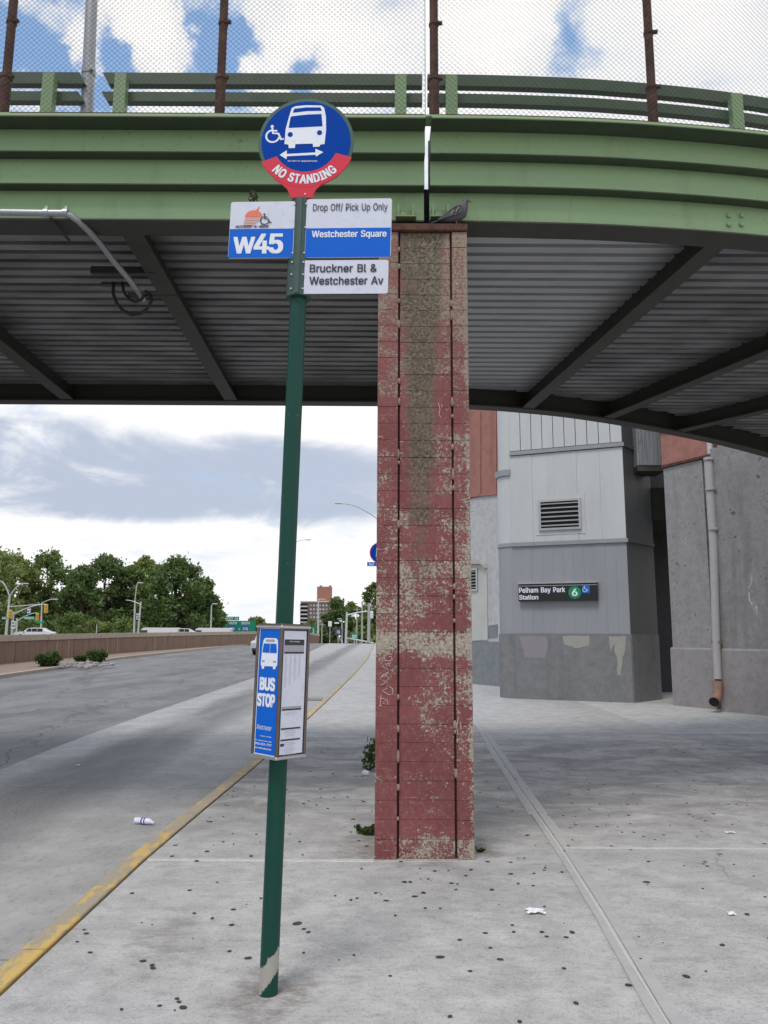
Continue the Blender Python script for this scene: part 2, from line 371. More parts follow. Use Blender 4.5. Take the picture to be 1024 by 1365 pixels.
def f_green(N, P, b):
    big = N.noise(P, 1.3, 4, .5); fine = N.noise(P, 26, 4, .7); st = N.noise(P, 2.0, 6, .65, off=(2, 2, 2), stretch=(1.6, 1, .25))
    c = N.mix(big, (.21, .33, .165), (.25, .375, .19))
    c = N.mix(N.m('MULTIPLY', N.ramp(st, .52, .78), .28), c, (.11, .15, .08))
    c = N.mix(N.m('MULTIPLY', N.m('MULTIPLY', N.ramp(fine, .60, .70), N.ramp(big, .45, .65)), .6), c, (.10, .055, .03))
    c = N.mix(N.m('MULTIPLY', N.ramp(N.noise(P, 6, 6, .7, off=(3, 8, 8), stretch=(1.5, 1, .2)), .60, .72), .3), c, (.12, .10, .06))
    N.put(b.inputs['Base Color'], c); b.inputs['Roughness'].default_value = .5
    set_bump(N, b, N.m('ADD', fine, big), .12, .004)
def f_rust(N, P, b):
    n = N.noise(P, 12, 7, .7, .2); n2 = N.noise(P, 60, 4, .7)
    c = N.mix(N.ramp(n, .3, .7), (.035, .018, .014), (.12, .05, .03))
    c = N.mix(N.m('MULTIPLY', N.ramp(n2, .55, .75), .5), c, (.2, .10, .06))
    N.put(b.inputs['Base Color'], c); b.inputs['Roughness'].default_value = .85; set_bump(N, b, n2, .4, .003)
def f_galv(N, P, b):       # stay-in-place deck forms
    n = N.noise(P, 3, 6, .6, stretch=(.3, 1, 1)); n2 = N.noise(P, 22, 5, .7)
    c = N.mix(N.ramp(n, .3, .72), (.12, .122, .124), (.28, .28, .284))
    c = N.mix(N.m('MULTIPLY', N.ramp(n2, .58, .76), .35), c, (.12, .09, .07))
    N.put(b.inputs['Base Color'], c); b.inputs['Roughness'].default_value = .5; b.inputs['Metallic'].default_value = .15
def f_wall(base, dark, spots=.5, scale=1., streak=.3):
    def g(N, P, b):
        big = N.noise(P, .9 * scale, 5, .6, .3); mid = N.noise(P, 5 * scale, 7, .7, .3, off=(3, 3, 3)); fine = N.noise(P, 35, 4, .7); st = N.noise(P, 2.5, 6, .6, off=(6, 1, 2), stretch=(1, 1, .12))
        c = N.mix(N.ramp(mid, .3, .7), tuple(v * .85 for v in base), tuple(v * 1.12 for v in base))
        c = N.mix(N.m('MULTIPLY', N.ramp(st, .5, .72), streak), c, tuple(v * .55 for v in base))
        sp = N.m('MULTIPLY', N.ramp(mid, .57, .66), N.ramp(big, .44, .62))
        c = N.mix(N.m('MULTIPLY', sp, spots), c, dark)
        pits = N.m('MAXIMUM', N.ramp(N.noise(P, 16, 4, .78, off=(9, 9, 9)), .61, .68), N.m('MULTIPLY', N.ramp(N.noise(P, 40, 3, .8, off=(1, 9, 4)), .58, .68), .6))
        c = N.mix(N.m('MULTIPLY', pits, spots), c, dark)
        N.put(b.inputs['Base Color'], c); b.inputs['Roughness'].default_value = .85
        set_bump(N, b, N.m('ADD', fine, N.m('SUBTRACT', mid, pits)), .5, .012)
    return g
def f_spill(N, P, b):     # stained pier with an old white paint spill
    f_wall((.25, .245, .248), (.045, .042, .04), 1.0, .9, .55)(N, P, b)
    old = b.inputs['Base Color'].links[0].from_socket; m = N.ramp(N.noise(P, 5, 6, .7, .6, off=(3, 9, 2), stretch=(1, 1, .45)), .54, .60)
    for c, r in (((8.03, 16.62, 2.6), .42), ((8.0, 16.66, 2.15), .35), ((8.22, 16.3, 2.5), .25)):
        pass
    sp = N.add('ShaderNodeSeparateXYZ'); N.put(sp.inputs[0], P)
    reg = N.m('MULTIPLY', N.m('MULTIPLY', N.ramp(sp.outputs[2], 1.95, 2.3), N.ramp(sp.outputs[2], 3.2, 2.6)), N.m('MULTIPLY', N.ramp(sp.outputs[0], 7.85, 7.95), N.ramp(sp.outputs[0], 8.12, 8.02)))
    N.put(b.inputs['Base Color'], N.mix(N.m('MULTIPLY', N.m('MULTIPLY', m, reg), .9), old, (.45, .45, .48)))
def f_pole(N, P, b):
    sp = N.add('ShaderNodeSeparateXYZ'); N.put(sp.inputs[0], P); z = sp.outputs[2]; x = sp.outputs[0]
    n = N.noise(P, 22, 5, .7); n2 = N.noise(P, 70, 4, .7, off=(2, 2, 2), stretch=(1, 1, .3))
    c = N.mix(n, (.004, .046, .034), (.007, .062, .046))
    zz = N.m('ADD', z, N.m('MULTIPLY', N.m('SUBTRACT', n, .5), .10))
    zz = N.m('SUBTRACT', zz, N.m('MULTIPLY', N.m('SUBTRACT', x, -.513), 1.1))
    bare = N.m('MULTIPLY', N.ramp(zz, .155, .145), N.ramp(zz, .045, .055))
    bare = N.m('MAXIMUM', bare, N.ramp(n2, .70, .73))
    c = N.mix(bare, c, N.mix(n, (.28, .27, .25), (.42, .40, .37)))
    N.put(b.inputs['Base Color'], c); b.inputs['Roughness'].default_value = .42; b.inputs['Specular IOR Level'].default_value = .25
def f_brickwall(N, P, b):  # brown barrier with rust-coloured streaks
    st = N.noise(P, 3.5, 7, .65, .1, stretch=(1, 1, .18)); n = N.noise(P, 1.0, 5, .6, off=(1, 1, 1)); f = N.noise(P, 12, 4, .7)
    c = N.mix(N.ramp(st, .3, .72), (.16, .105, .08), (.24, .17, .13))
    c = N.mix(N.m('MULTIPLY', N.ramp(n, .4, .7), .4), c, (.21, .135, .10))
    c = N.mix(N.m('MULTIPLY', N.ramp(f, .55, .75), .3), c, (.33, .25, .2))
    N.put(b.inputs['Base Color'], c); b.inputs['Roughness'].default_value = .9; set_bump(N, b, f, .4, .02)
def f_leaf(base):
    def g(N, P, b):
        n = N.noise(P, .55, 4, .6); n2 = N.noise(P, 3.0, 3, .7, off=(3, 3, 3))
        c = N.mix(N.ramp(n, .35, .65), tuple(v * .6 for v in base), tuple(v * 1.3 for v in base))
        c = N.mix(N.m('MULTIPLY', n2, .35), c, (base[0] * 1.8, base[1] * 1.5, base[2]))
        N.put(b.inputs['Base Color'], c); b.inputs['Roughness'].default_value = .6
        b.inputs['Specular IOR Level'].default_value = .25
        t = N.add('ShaderNodeBsdfTranslucent'); N.put(t.inputs[0], N.mix(.5, c, (base[0] * 2, base[1] * 2, base[2])))
        mx = N.add('ShaderNodeMixShader'); mx.inputs[0].default_value = .3
        N.l.new(b.outputs[0], mx.inputs[1]); N.l.new(t.outputs[0], mx.inputs[2])
        N.l.new(mx.outputs[0], N.n['Material Output'].inputs[0])
    return g
def flat(name, col, rough=.45, var=.05, **k): return mat(name, col, rough, var=var, **k)
M_side = mat('sidewalk_concrete', fn=f_sidewalk); M_lane = mat('lane_concrete', fn=f_lane); M_asph = mat('asphalt', fn=f_asphalt); M_kerb = mat('kerb_paint', fn=f_kerb)
M_col = mat('flaking_red_paint', fn=f_column); M_green = mat('bridge_green', fn=f_green); M_rust = mat('rusty_steel', fn=f_rust); M_galv = mat('galvanised_deck', fn=f_galv)
M_galv2 = mat('bright_galvanised', (.42, .43, .435), .45, .2, var=.25, vscale=3, stretch=(.3, 1, 1), dirt=.3, dirtcol=(.16, .13, .11))
M_darksteel = mat('dark_steel', (.042, .042, .034), .6, var=.35, vscale=4, dirt=.4, dirtcol=(.10, .05, .03))
M_slabdeck = mat('deck_concrete', (.25, .25, .25), .9, bump=.3)
M_joint = mat('joint_filler', (.55, .545, .535), .9, var=.25, vscale=30)
M_jdark = mat('joint_dark', (.10, .10, .10), .9, var=.4, vscale=20)
M_repair = mat('repair_concrete', (.405, .40, .395), .85, var=.15, vscale=8, bump=.3, dirt=.35, dirtcol=(.3, .29, .28))
M_gum = mat('old_gum', (.045, .044, .046), .75, var=.6, vscale=3)
M_pole = mat('pole_green', fn=f_pole)
M_sleeve = mat('sleeve_green', (.028, .07, .06), .5, var=.25, vscale=20, dirt=.3, dirtcol=(.12, .13, .12))
M_blue = flat('sign_blue', (.0, .05, .34), .6, spec=.06); M_blue2 = flat('plate_blue', (.0, .115, .58), .4, spec=.2); M_red = flat('sign_red', (.62, .03, .06), .4, spec=.25)
M_white = flat('sign_white', (.60, .63, .74), .4, dirt=.35, vscale=14, dirtcol=(.35, .36, .38)); M_ink = flat('sign_ink', (.02, .022, .035), .5); M_wtext = flat('sign_lettering_white', (.74, .78, .86), .4, dirt=.35, vscale=14, dirtcol=(.35, .36, .38))
M_rim = flat('sign_rim_green', (.015, .075, .05), .4); M_orange = flat('apple_orange', (.75, .16, .08), .5); M_pink = flat('apple_pale', (.72, .40, .38), .5); M_grey_p = flat('print_grey', (.32, .33, .36), .5)
M_frame = mat('frame_metal', (.16, .13, .115), .38, .7, var=.4, vscale=15); M_alu = mat('aluminium', (.5, .5, .5), .35, .8, var=.15)
M_galvpipe = mat('galvanised_pipe', (.42, .44, .46), .4, .6, var=.2, vscale=20); M_cable = mat('black_cable', (.012, .012, .013), .5)
M_lamp = mat('lamp_steel', (.38, .40, .41), .45, .3, var=.12)

# ---------------------------------------------------------------- paths
KX = [(-6, -1.76), (3.8, -1.72), (6.1, -1.715), (10.15, -1.57), (18.5, -1.41), (50, -1.0), (112, -1.0), (140, -1.0)]
AX = [(-6, -4.5), (5, -4.65), (10.3, -4.95), (13.4, -5.15), (18, -5.25), (32, -5.35), (60, -6.2), (105, -7.6), (140, -8.5)]
LX = [(-6, -9.5), (8, -10.8), (20, -13.0), (31, -15.2), (51, -17.2), (80, -16.9), (100, -16.0), (115, -15.5), (140, -15)]
BX = [(-6, -12), (8, -14), (20, -17.0), (30, -19.3), (41, -20.3), (60, -20.2), (80, -18.6), (97, -15.9), (112, -12.4), (125, -9.4), (140, -7)]
JX = [(-6, 1.14), (3.54, 1.20), (4.9, 1.30), (6.2, 1.37), (8.2, 1.45), (17, 1.85), (25.5, 2.3), (60, 3.0), (112, 3.4), (140, 3.4)]
def ip(t, y):
    for (a, xa), (b, xb) in zip(t, t[1:]):
        if y <= b: return xa + (xb - xa) * (y - a) / (b - a)
    return t[-1][1]
def strip(fa, fb, ys, dz0, dz1, mb=None, nx=1):
    mb = mb or MB(); secs = []
    for y in ys:
        a, c = fa(y), fb(y); z = tz(y)
        secs.append([(a, y, z + dz1), (c, y, z + dz1), (c, y, z + dz0), (a, y, z + dz0)])
    return mb.loft(secs)
def yr(a, b, step=2.0):
    n = max(1, int(round((b - a) / step))); return [a + (b - a) * i / n for i in range(n + 1)]
KW = .14
YS = yr(-6, 20, 1.0) + yr(20, 140, 3)[1:]

# ---------------------------------------------------------------- ground
gm = MB(); gy = [-60, -20, 0, 20] + yr(20, 100, 10)[1:] + yr(100, 200, 5)[1:] + [300, 600, 1200, 2500, 4000]
gx = [-3000, -400, -120, -40, 0, 40, 120, 400, 3000]
gm.add([(x, y, tz(y) - .38) for y in gy for x in gx], [(j * 9 + i, j * 9 + i + 1, (j + 1) * 9 + i + 1, (j + 1) * 9 + i) for j in range(len(gy) - 1) for i in range(8)])
tag(gm.build('ground', mat('earth', (.11, .105, .085), .95, var=.3, vscale=.6)), kind='structure')
tag(strip(lambda y: ip(LX, y), lambda y: ip(AX, y) , YS, -.34, -.145).build('road', M_asph), kind='structure')
# concrete bus lane: slabs with transverse joints
lane = strip(lambda y: ip(AX, y), lambda y: ip(KX, y) - KW, YS, -.34, -.155).build('bus_lane', M_jdark); tag(lane, kind='structure')
ly = [-6, -.2, 4.5, 9.25, 14.0, 19, 24, 29, 34, 40, 46, 52, 60, 70, 85, 105, 138]
for a, b_ in zip(ly, ly[1:]):
    strip(lambda y: ip(AX, y) , lambda y: ip(KX, y) - KW - .012, yr(a + .009, b_ - .009, 1.5), -.15, -.135).build('slab', M_lane, lane)
tag(strip(lambda y: ip(LX, y) - 55, lambda y: ip(BX, y) + .3, YS, -.34, -.15).build('far_road', M_asph), kind='structure')
# far left kerb and verge between road and barrier
M_oldkerb = mat('old_kerb', (.36, .32, .27), .9, var=.25, vscale=3, bump=.3)
M_verge = mat('verge_paving', (.25, .185, .15), .95, var=.35, vscale=1.4, bump=.4, bscale=20, dirt=.4, dirtcol=(.12, .10, .08))
tag(strip(lambda y: ip(BX, y) - .1, lambda y: ip(LX, y) - .3, YS, -.30, -.02).build('verge', M_verge), kind='structure')
fk = strip(lambda y: ip(LX, y) - .297, lambda y: ip(LX, y), YS, -.32, .0).build('far_kerb', M_oldkerb); tag(fk, kind='structure')
# near kerb: cast lengths, painted yellow
kb = strip(lambda y: ip(KX, y) - KW + .01, lambda y: ip(KX, y) - .02, YS, -.34, -.03).build('kerb', M_jdark); tag(kb, kind='structure')
ky = yr(-5, 60, 3.05) + [75, 95, 112, 139]
for a, b_ in zip(ky, ky[1:]):
    mb = MB(); secs = []
    for y in yr(a + .006, b_ - .006, 1.5):
        x1 = ip(KX, y) - .012; x0 = x1 - KW; z = tz(y)
        secs.append([(x0, y, z - .2), (x0, y, z - .022), (x0 + .006, y, z - .008), (x0 + .022, y, z - .001), (x1 - .006, y, z + .001), (x1, y, z - .006), (x1, y, z - .2)])
    mb.loft(secs).build('kerb_stone', M_kerb, kb, smooth=True)
# sidewalk
sw = strip(lambda y: ip(KX, y) + .02, lambda y: 16 if y < 26 else 10, YS, -.34, -.005).build('sidewalk', M_joint); tag(sw, kind='structure')
def jx(y): return ip(JX, y)
rowA = [-5, .6, 5.9, 12.1, 18.4, 25, 32, 40, 50, 62, 78, 98, 138]
for a, b_ in zip(rowA, rowA[1:]):
    g = .014
    mb = MB(); secs = []
    for y in yr(a + g, b_ - g, 1.2):
        x0, x1, z = ip(KX, y) + .012, jx(y) - .012, tz(y)
        secs.append([(x0, y, z - .1), (x0, y, z - .004), (x0 + .008, y, z), (x1 - .008, y, z), (x1, y, z - .005), (x1, y, z - .1)])
    mb.loft(secs).build('slab', M_side, sw, smooth=True)
rowB = [-5, .4, 6.27, 13.65, 19.2, 25.5, 33, 41, 52, 64, 80, 98, 138]
for a, b_ in zip(rowB, rowB[1:]):
    for xa, xb in ((None, 7.2), (7.2, 15.5)) if b_ < 12 else ((None, 4.9), (4.9, 12)) if b_ < 26 else ((None, 9.5),):
        mb = MB(); secs = []
        for y in yr(a + .013, b_ - .013, 1.2):
            x0, x1, z = (jx(y) + .012 if xa is None else xa + .006), xb - .006, tz(y) + .002
            secs.append([(x0, y, z - .1), (x0, y, z - .005), (x0 + .008, y, z), (x1 - .008, y, z), (x1, y, z - .005), (x1, y, z - .1)])
        mb.loft(secs).build('slab', M_side, sw, smooth=True)
# repaired mortar bands along the long joint
mb = MB()
for side, w, ya, yb in ((-1, .045, 2, 25), (1, .055, 2, 25), (1, .07, 2.6, 5.6), (1, .085, 6.6, 17), (-1, .07, 7.4, 12)):
    secs = []
    for y in yr(ya, yb, .35):
        x = jx(y) + side * .013; ww = w * (1 + rnd.uniform(-.07, .07)); z = .0042 if w < .06 else .003
        secs.append([(x, y, z), (x + side * ww, y, z), (x + side * ww, y, z - .004), (x, y, z - .004)])
    mb.loft(secs)
mb.build('repair_strip', M_repair, sw)
mb = MB(); mb.loft([[(jx(y) - .013, y, -.008), (jx(y) + .013, y, -.008), (jx(y) + .013, y, -.02), (jx(y) - .013, y, -.02)] for y in yr(-4, 25, 1)]).build('joint_gap', M_jdark, sw)
M_bead = mat('joint_bead', (.50, .49, .475), .9, var=.3, vscale=25, bump=.3)
for xa, xb, yy, w in ((-1.69, -.06, 5.9, .028), (1.40, 7.15, 6.27, .020), (-1.5, 1.6, 12.1, .030), (1.8, 7.1, 13.65, .04), (-1.4, 1.9, 18.4, .04)):
    secs = []; n = int((xb - xa) / .09)
    for k in range(n + 1):
        x = xa + (xb - xa) * k / n; ww = w * rnd.uniform(.6, 1.35); y0_ = yy + rnd.uniform(-.004, .004); secs.append([(x, y0_ - ww, -.002), (x, y0_ - ww * .8, .0045), (x, y0_ + ww * .8, .0045), (x, y0_ + ww, -.002)])
    MB().loft(secs).build('joint_mortar', M_bead, sw)
# old chewing gum, flattened, everywhere on the slabs
mb = MB()
def blob(c, rx, ry, n=9, h=.0025):
    ph = rnd.random() * 6; p = []
    for k in range(n):
        a = 2 * math.pi * k / n; q = 1 + .18 * math.sin(2 * a + ph) + rnd.uniform(-.08, .08)
        p.append((c.x + rx * q * math.cos(a), c.y + ry * q * math.sin(a)))
    mb.prism(p, c.z + .0005, c.z + h)
gum = [(244, 1343, 5), (213, 1341, 3), (360, 1322, 0), (326, 1213, 0), (204, 1291, 4), (162, 1346, 4), (236, 1332, 3), (306, 1268, 4), (331, 1278, 5), (311, 1213, 4), (309, 1233, 4), (191, 1281, 4), (396, 1231, 6), (405, 1239, 4),
       (411, 1243, 4), (299, 1271, 0), (120, 1270, 3), (176, 1191, 3), (238, 1146, 0), (482, 1158, 3), (253, 1187, 3), (259, 1218, 3), (112, 1240, 3), (115, 1245, 3), (103, 1256, 3), (348, 1198, 4), (476, 1198, 3), (472, 1274, 4), (587, 1276, 5), (613, 1253, 5), (667, 1279, 4),
       (763, 1243, 5), (755, 1250, 4), (722, 1243, 4), (723, 1243, 3), (683, 1234, 3), (685, 1243, 4), (647, 1244, 3), (627, 1295, 4), (838, 1314, 5), (768, 1338, 5), (915, 1302, 5), (963, 1260, 6), (726, 1209, 3), (729, 1249, 3), (937, 1185, 3), (940, 1149, 4), (1020, 1196, 3), (943, 1155, 3),
       (862, 1176, 4), (996, 1219, 4), (1005, 1168, 3), (656, 1186, 4), (691, 1178, 4), (711, 1181, 3), (712, 1165, 3), (727, 1157, 3), (681, 1165, 3), (681, 1150, 3), (650, 1149, 3), (602, 1178, 3), (553, 1195, 4), (515, 1201, 3), (527, 1221, 4), (567, 1211, 3), (566, 1191, 3), (468, 1200, 3), (540, 1176, 3), (547, 1176, 3), (537, 1176, 2), (561, 1172, 2), (571, 1172, 2), (598, 1161, 3), (628, 1160, 3), (608, 1186, 3), (564, 1190, 3), (560, 1158, 2), (885, 1113, 2), (838, 1087, 3), (972, 1110, 2), (925, 1041, 2), (960, 1046, 2), (845, 1110, 2), (808, 1100, 2), (760, 1104, 2), (815, 1128, 3), (763, 1120, 3)]
for x, y, r in gum:
    if not r: continue
    c = gr(x, y, .003); s = .0062 * r * rnd.uniform(.6, 1.15) * c.y / 4.6 * .62; blob(c, s, s * rnd.uniform(.7, 1.1))
for _ in range(520):
    y = rnd.uniform(3.4, 13) if rnd.random() < .7 else rnd.uniform(5.6, 9); x = rnd.uniform(-1.6, 7); s = rnd.choice((.006, .009, .012, .016)) * (1 if y > 5.5 else .7)
    blob(Vector((x, y, .003)), s, s * rnd.uniform(.6, 1.2), 7)
tag(mb.build('gum_spots', M_gum), 'old black chewing gum spots trodden flat on the pale sidewalk slabs', 'gum spots', kind='stuff')
mb = MB()
for _ in range(130):
    x, y = rnd.uniform(-6, 6), rnd.uniform(3.5, 16); s = rnd.uniform(.002, .006)
    dz = .003 if x > ip(KX, y) else -.134
    if ip(KX, y) - .2 < x < ip(KX, y): continue
    blob(Vector((x, y, dz)), s, s * rnd.uniform(.5, 1.5), 5, .004)
tag(mb.build('litter_crumbs', flat('litter_white', (.6, .6, .58), .8)), 'tiny pale crumbs of litter scattered over sidewalk and bus lane', 'litter', kind='stuff')

# ---------------------------------------------------------------- overpass
YG = 6.06
M_under_shade = mat('underside_shade_green', (.045, .065, .035), .7, var=.4, vscale=5)  # darker green that paints shade onto the ledge undersides
near_L = [(-12, YG), (.325, YG)]
near_R = [(.372, YG), (.9, YG + .005), (1.48, YG + .025), (1.85, YG + .045), (2.2, YG + .075), (2.75, YG + .135), (3.3, YG + .215), (3.9, YG + .33), (4.6, YG + .50), (5.5, YG + .78), (6.6, YG + 1.2), (8, YG + 1.85), (10, YG + 3.0)]
far_L = [(-12, 11.15), (.325, 11.15)]
far_R = [(.40, 11.16), (.8, 11.2), (1.2, 11.27), (1.7, 11.35), (2.15, 11.46), (2.8, 11.66), (3.43, 11.92), (4.15, 12.27), (4.92, 12.7), (5.8, 13.22), (6.7, 13.82), (8, 14.8), (10, 16.4)]
def smooth_path(p, n=6):
    out = []
    for i in range(len(p) - 1):
        p0, p1, p2, p3 = p[max(i - 1, 0)], p[i], p[i + 1], p[min(i + 2, len(p) - 1)]
        for k in range(n):
            t = k / n
            out.append(tuple(.5 * (2 * p1[j] + (p2[j] - p0[j]) * t + (2 * p0[j] - 5 * p1[j] + 4 * p2[j] - p3[j]) * t * t + (3 * p1[j] - p0[j] - 3 * p2[j] + p3[j]) * t ** 3) for j in (0, 1)))
    return out + [p[-1]]
near_R = smooth_path(near_R, 4); far_R = smooth_path(far_R, 4)
def off(path, d):    # positive d moves towards the camera side
    out = []
    for i, p in enumerate(path):
        a, c = path[max(i - 1, 0)], path[min(i + 1, len(path) - 1)]
        tx, ty = c[0] - a[0], c[1] - a[1]; L = math.hypot(tx, ty); out.append((p[0] + ty / L * d, p[1] - tx / L * d))
    return out
def wallstrip(path, d0, d1, z0, z1, mb=None):
    mb = mb or MB(); A, B = off(path, d0), off(path, d1)
    return mb.loft([[(a[0], a[1], z0), (b[0], b[1], z0), (b[0], b[1], z1), (a[0], a[1], z1)] for a, b in zip(A, B)])
ZB = at(300, 293, YG)[2]
Z3 = at(300, 247, YG - .095)[2]; Z2 = at(300, 204, YG - .19)[2]; Z1 = at(300, 157, YG - .35)[2]; ZT = Z1 + .035
ZD = 5.31
br = thing('overpass', (0, YG, ZB), 'green painted steel road overpass curving away above the sidewalk', 'bridge')
for nm, path, fpath in (('L', near_L, far_L), ('R', near_R, far_R)):
    wallstrip(path, 0, -.02, ZB, Z3 - .001).build('fascia_plate', M_green, br)
    wallstrip(path, .095, -.02, Z3 + .013, Z2 - .001).build('fascia_plate', M_green, br)
    wallstrip(path, .19, -.02, Z2 + .013, Z1).build('fascia_plate', M_green, br)
    wallstrip(path, .097, -.02, Z3, Z3 + .012).build('ledge', M_under_shade, br)  # thin plates added to carry the painted underside shade
    wallstrip(path, .192, -.02, Z2, Z2 + .012).build('ledge', M_under_shade, br)  # thin plate added to carry the painted underside shade
    wallstrip(path, .352, -.02, Z1 + .002, Z1 + .012).build('ledge', M_under_shade, br)  # thin plate added to carry the painted underside shade
    wallstrip(path, .35, -.06, Z1 + .0125, ZT).build('top_lip', M_green, br)
    wallstrip(path, .012, -.24, ZB - .014, ZB).build('bottom_flange', M_darksteel, br)
    wallstrip(path, -.14, -.16, ZB, ZD + .6).build('girder_web', M_darksteel, br)
    # far girder
    wallstrip(fpath, .0, -.22, ZB - .012, ZB + .012).build('bottom_flange', M_darksteel, br)
    wallstrip(fpath, .11, .13, ZB + .012, ZD + .65).build('girder_web', M_darksteel, br) if False else wallstrip(fpath, -.09, -.11, ZB + .012, ZD + .65).build('girder_web', M_darksteel, br)
MB().box((.40, YG + .3, ZB + .24), (.5, .02, .46)).build('joint_plate', M_darksteel, br)
# deck slab above the forms
pa = off(near_L, -.1) ; pb = off(far_L, .0)
MB().prism([(-12, YG + .1), (.30, YG + .1), (.30, 11.2), (-12, 11.2)], ZD + .095, ZD + .55).build('deck_slab', M_slabdeck, br)
poly = [(.40 if p[0] < .46 else p[0], p[1]) for p in off(near_R, -.1)]; poly2 = off(far_R, -.05)[::-1]
poly[0] = (.46, poly[0][1]); poly2[-1] = (.46, poly2[-1][1]); poly = [p for p in poly if p[0] >= .46]; poly2 = [p for p in poly2 if p[0] >= .46]
MB().prism(poly + poly2, ZD + .095, ZD + .55).build('deck_slab', M_slabdeck, br)
# cross beams: (near x,y) -> (far x,y)
def pathy(path, x):
    for a, c in zip(path, path[1:]):
        if x <= c[0]: return a[1] + (c[1] - a[1]) * (x - a[0]) / (c[0] - a[0])
    return path[-1][1]
beams = []
def pxbeam(fx, fy, nx, ny):
    f, n = atz(fx, fy, ZB), atz(nx, ny, ZB); d = f - n
    t0 = ((YG + .2) - n.y) / d.y
    a = n + d * t0
    for _ in range(5): a = n + d * ((pathy(near_R if a.x > .3 else near_L, a.x) + .15 - n.y) / d.y)
    b = f + d * .05
    for _ in range(5): b = n + d * ((pathy(far_R if b.x > .4 else far_L, b.x) + .08 - n.y) / d.y)
    return (a.x, a.y, b.x, b.y)
beams = [(-10.1, YG + .15, -10.0, 11.25), (-7.6, YG + .15, -7.5, 11.25), (-4.9 + .0, YG + .15, -4.9 + .0, 11.25), (-2.22, YG + .15, -2.3, 11.25), (.17, YG + .15, .17, 11.25), (.59, YG + .15, .58, 11.2)]
beams[2] = pxbeam(78, 532, 0, 462) if False else (-4.62, YG + .15, -4.75, 11.25)
beams += [pxbeam(702, 546, 962, 322), pxbeam(822, 553, 1024, 471), pxbeam(925, 571, 1024, 548)]
beams.append((9.2, 8.6, 8.4, 15.0))
for i, (x0, y0, x1, y1) in enumerate(beams):
    d = Vector((x1 - x0, y1 - y0, 0)); L = d.length; a = math.atan2(d.x, d.y); c = Vector(((x0 + x1) / 2, (y0 + y1) / 2, 0))
    mb = MB(); mb.box(c + Vector((0, 0, ZB + .012)), (.19, L, .022), -a); mb.box(c + Vector((0, 0, (ZB + ZD) / 2 + .03)), (.016, L, ZD - ZB + .02), -a); mb.box(c + Vector((0, 0, ZD + .045)), (.19, L, .018), -a)
    mb.build('cross_beam', M_darksteel, br)
# corrugated forms between beams
def bx(bm, y):
    x0, y0, x1, y1 = bm; return x0 + (x1 - x0) * (y - y0) / (y1 - y0)
for b0, b1 in zip(beams, beams[1:]):
    if b0[0] < .3 < b1[0] and b1[0] < .7: continue
    P_ = .178; mb = MB(); ys = []; y = YG + .18
    while y < 15.5:
        ys += [(y, ZD), (y + .108, ZD), (y + .114, ZD + .085), (y + .171, ZD + .085)]; y += P_
    right = b0[0] > .4; secs = []
    for yy, z in ys:
        xa, xb = bx(b0, yy) + .008, bx(b1, yy) - .008
        if right:
            if yy > 11.2:
                xs = next((p[0] for p in far_R if p[1] - .02 >= yy), 99); xa = max(xa, xs)
            near_lim = [p[0] for p in near_R if p[1] + .12 >= yy]
            if near_lim and yy > YG + .15: xb = min(xb, near_lim[0])
            if xa >= xb: continue
        elif yy > 11.2: continue
        secs.append([(xa, yy, z), (xb, yy, z), (xb, yy, z + .004), (xa, yy, z + .004)])
    if len(secs) > 2: mb.loft(secs).build('corrugated_form', M_galv2 if .4 < b0[0] < .8 else M_galv, br)
# bolts on the fascia
for x, y in ((972, 287), (989, 287), (972, 299), (989, 299)):
    c0 = at(x, y, YG + .19); c = at(x, y, pathy(near_R, c0.x) - .012)
    mb = MB(); mb.tube([c + Vector((0, .015, 0)), c + Vector((0, -.008, 0)), c + Vector((0, -.014, 0))], [.024, .022, .012], 6); mb.build('bolt', M_green, br, smooth=False)
# bearing brackets standing on the column head
for x in (541, 587):
    c = at(x, 283, YG - .05); mb = MB()
    mb.box(c + Vector((-.062, 0, 0)), (.018, .07, .11)); mb.box(c + Vector((.062, 0, 0)), (.018, .07, .11)); mb.box(c + Vector((0, .022, -.01)), (.12, .012, .085)); mb.box(c + Vector((-.02, -.005, -.03)), (.05, .05, .03)); mb.box(c + Vector((0, 0, -.052)), (.17, .08, .012))
    mb.build('bearing_bracket', mat('bearing_green', (.17, .26, .12), .6, var=.4, vscale=30, dirt=.5, dirtcol=(.1, .08, .05)), br)

# ---------------------------------------------------------------- column
YC = 5.936
c0 = Vector((.305, YC + .36, 0))
colm = thing('bridge_column', (c0.x, c0.y, 0), 'tall bridge column of stacked blocks with flaking dark red paint', 'column')
xl0, xl1 = -.056, .106; xc0, xc1 = .122, .532; xr0, xr1 = .548, .672
MB().box(((xl0 + xr1) / 2, YC + .375, 2.46), (xr1 - xl0 - .03, .68, 4.92)).build('core', mat('column_core', (.05, .018, .018), .9, var=.3), colm)
nC = 36; hC = 4.90 / nC
shared = {}
for k in range(nC):
    for key, a, b_ in (('l', xl0, xl1), ('c', xc0, xc1), ('r', xr0, xr1)):
        zc = hC * (k + .5); jit = rnd.uniform(-.002, .002)
        if key not in shared: shared[key] = MB().bbox((0, 0, 0), (b_ - a, .72, hC - .0016), .0022).mesh('block')
        o = link('block', shared[key], M_col, colm); o.location = Vector(((a + b_) / 2 - c0.x, YC + .36 + jit - c0.y + (.018 if key == 'c' else 0), zc))
mb = MB(); mb.bbox(((xl0 + xr1) / 2, YC + .355, 4.935), (xr1 - xl0 + .012, .75, .065), .008); mb.build('cap_plate', M_rust, colm)
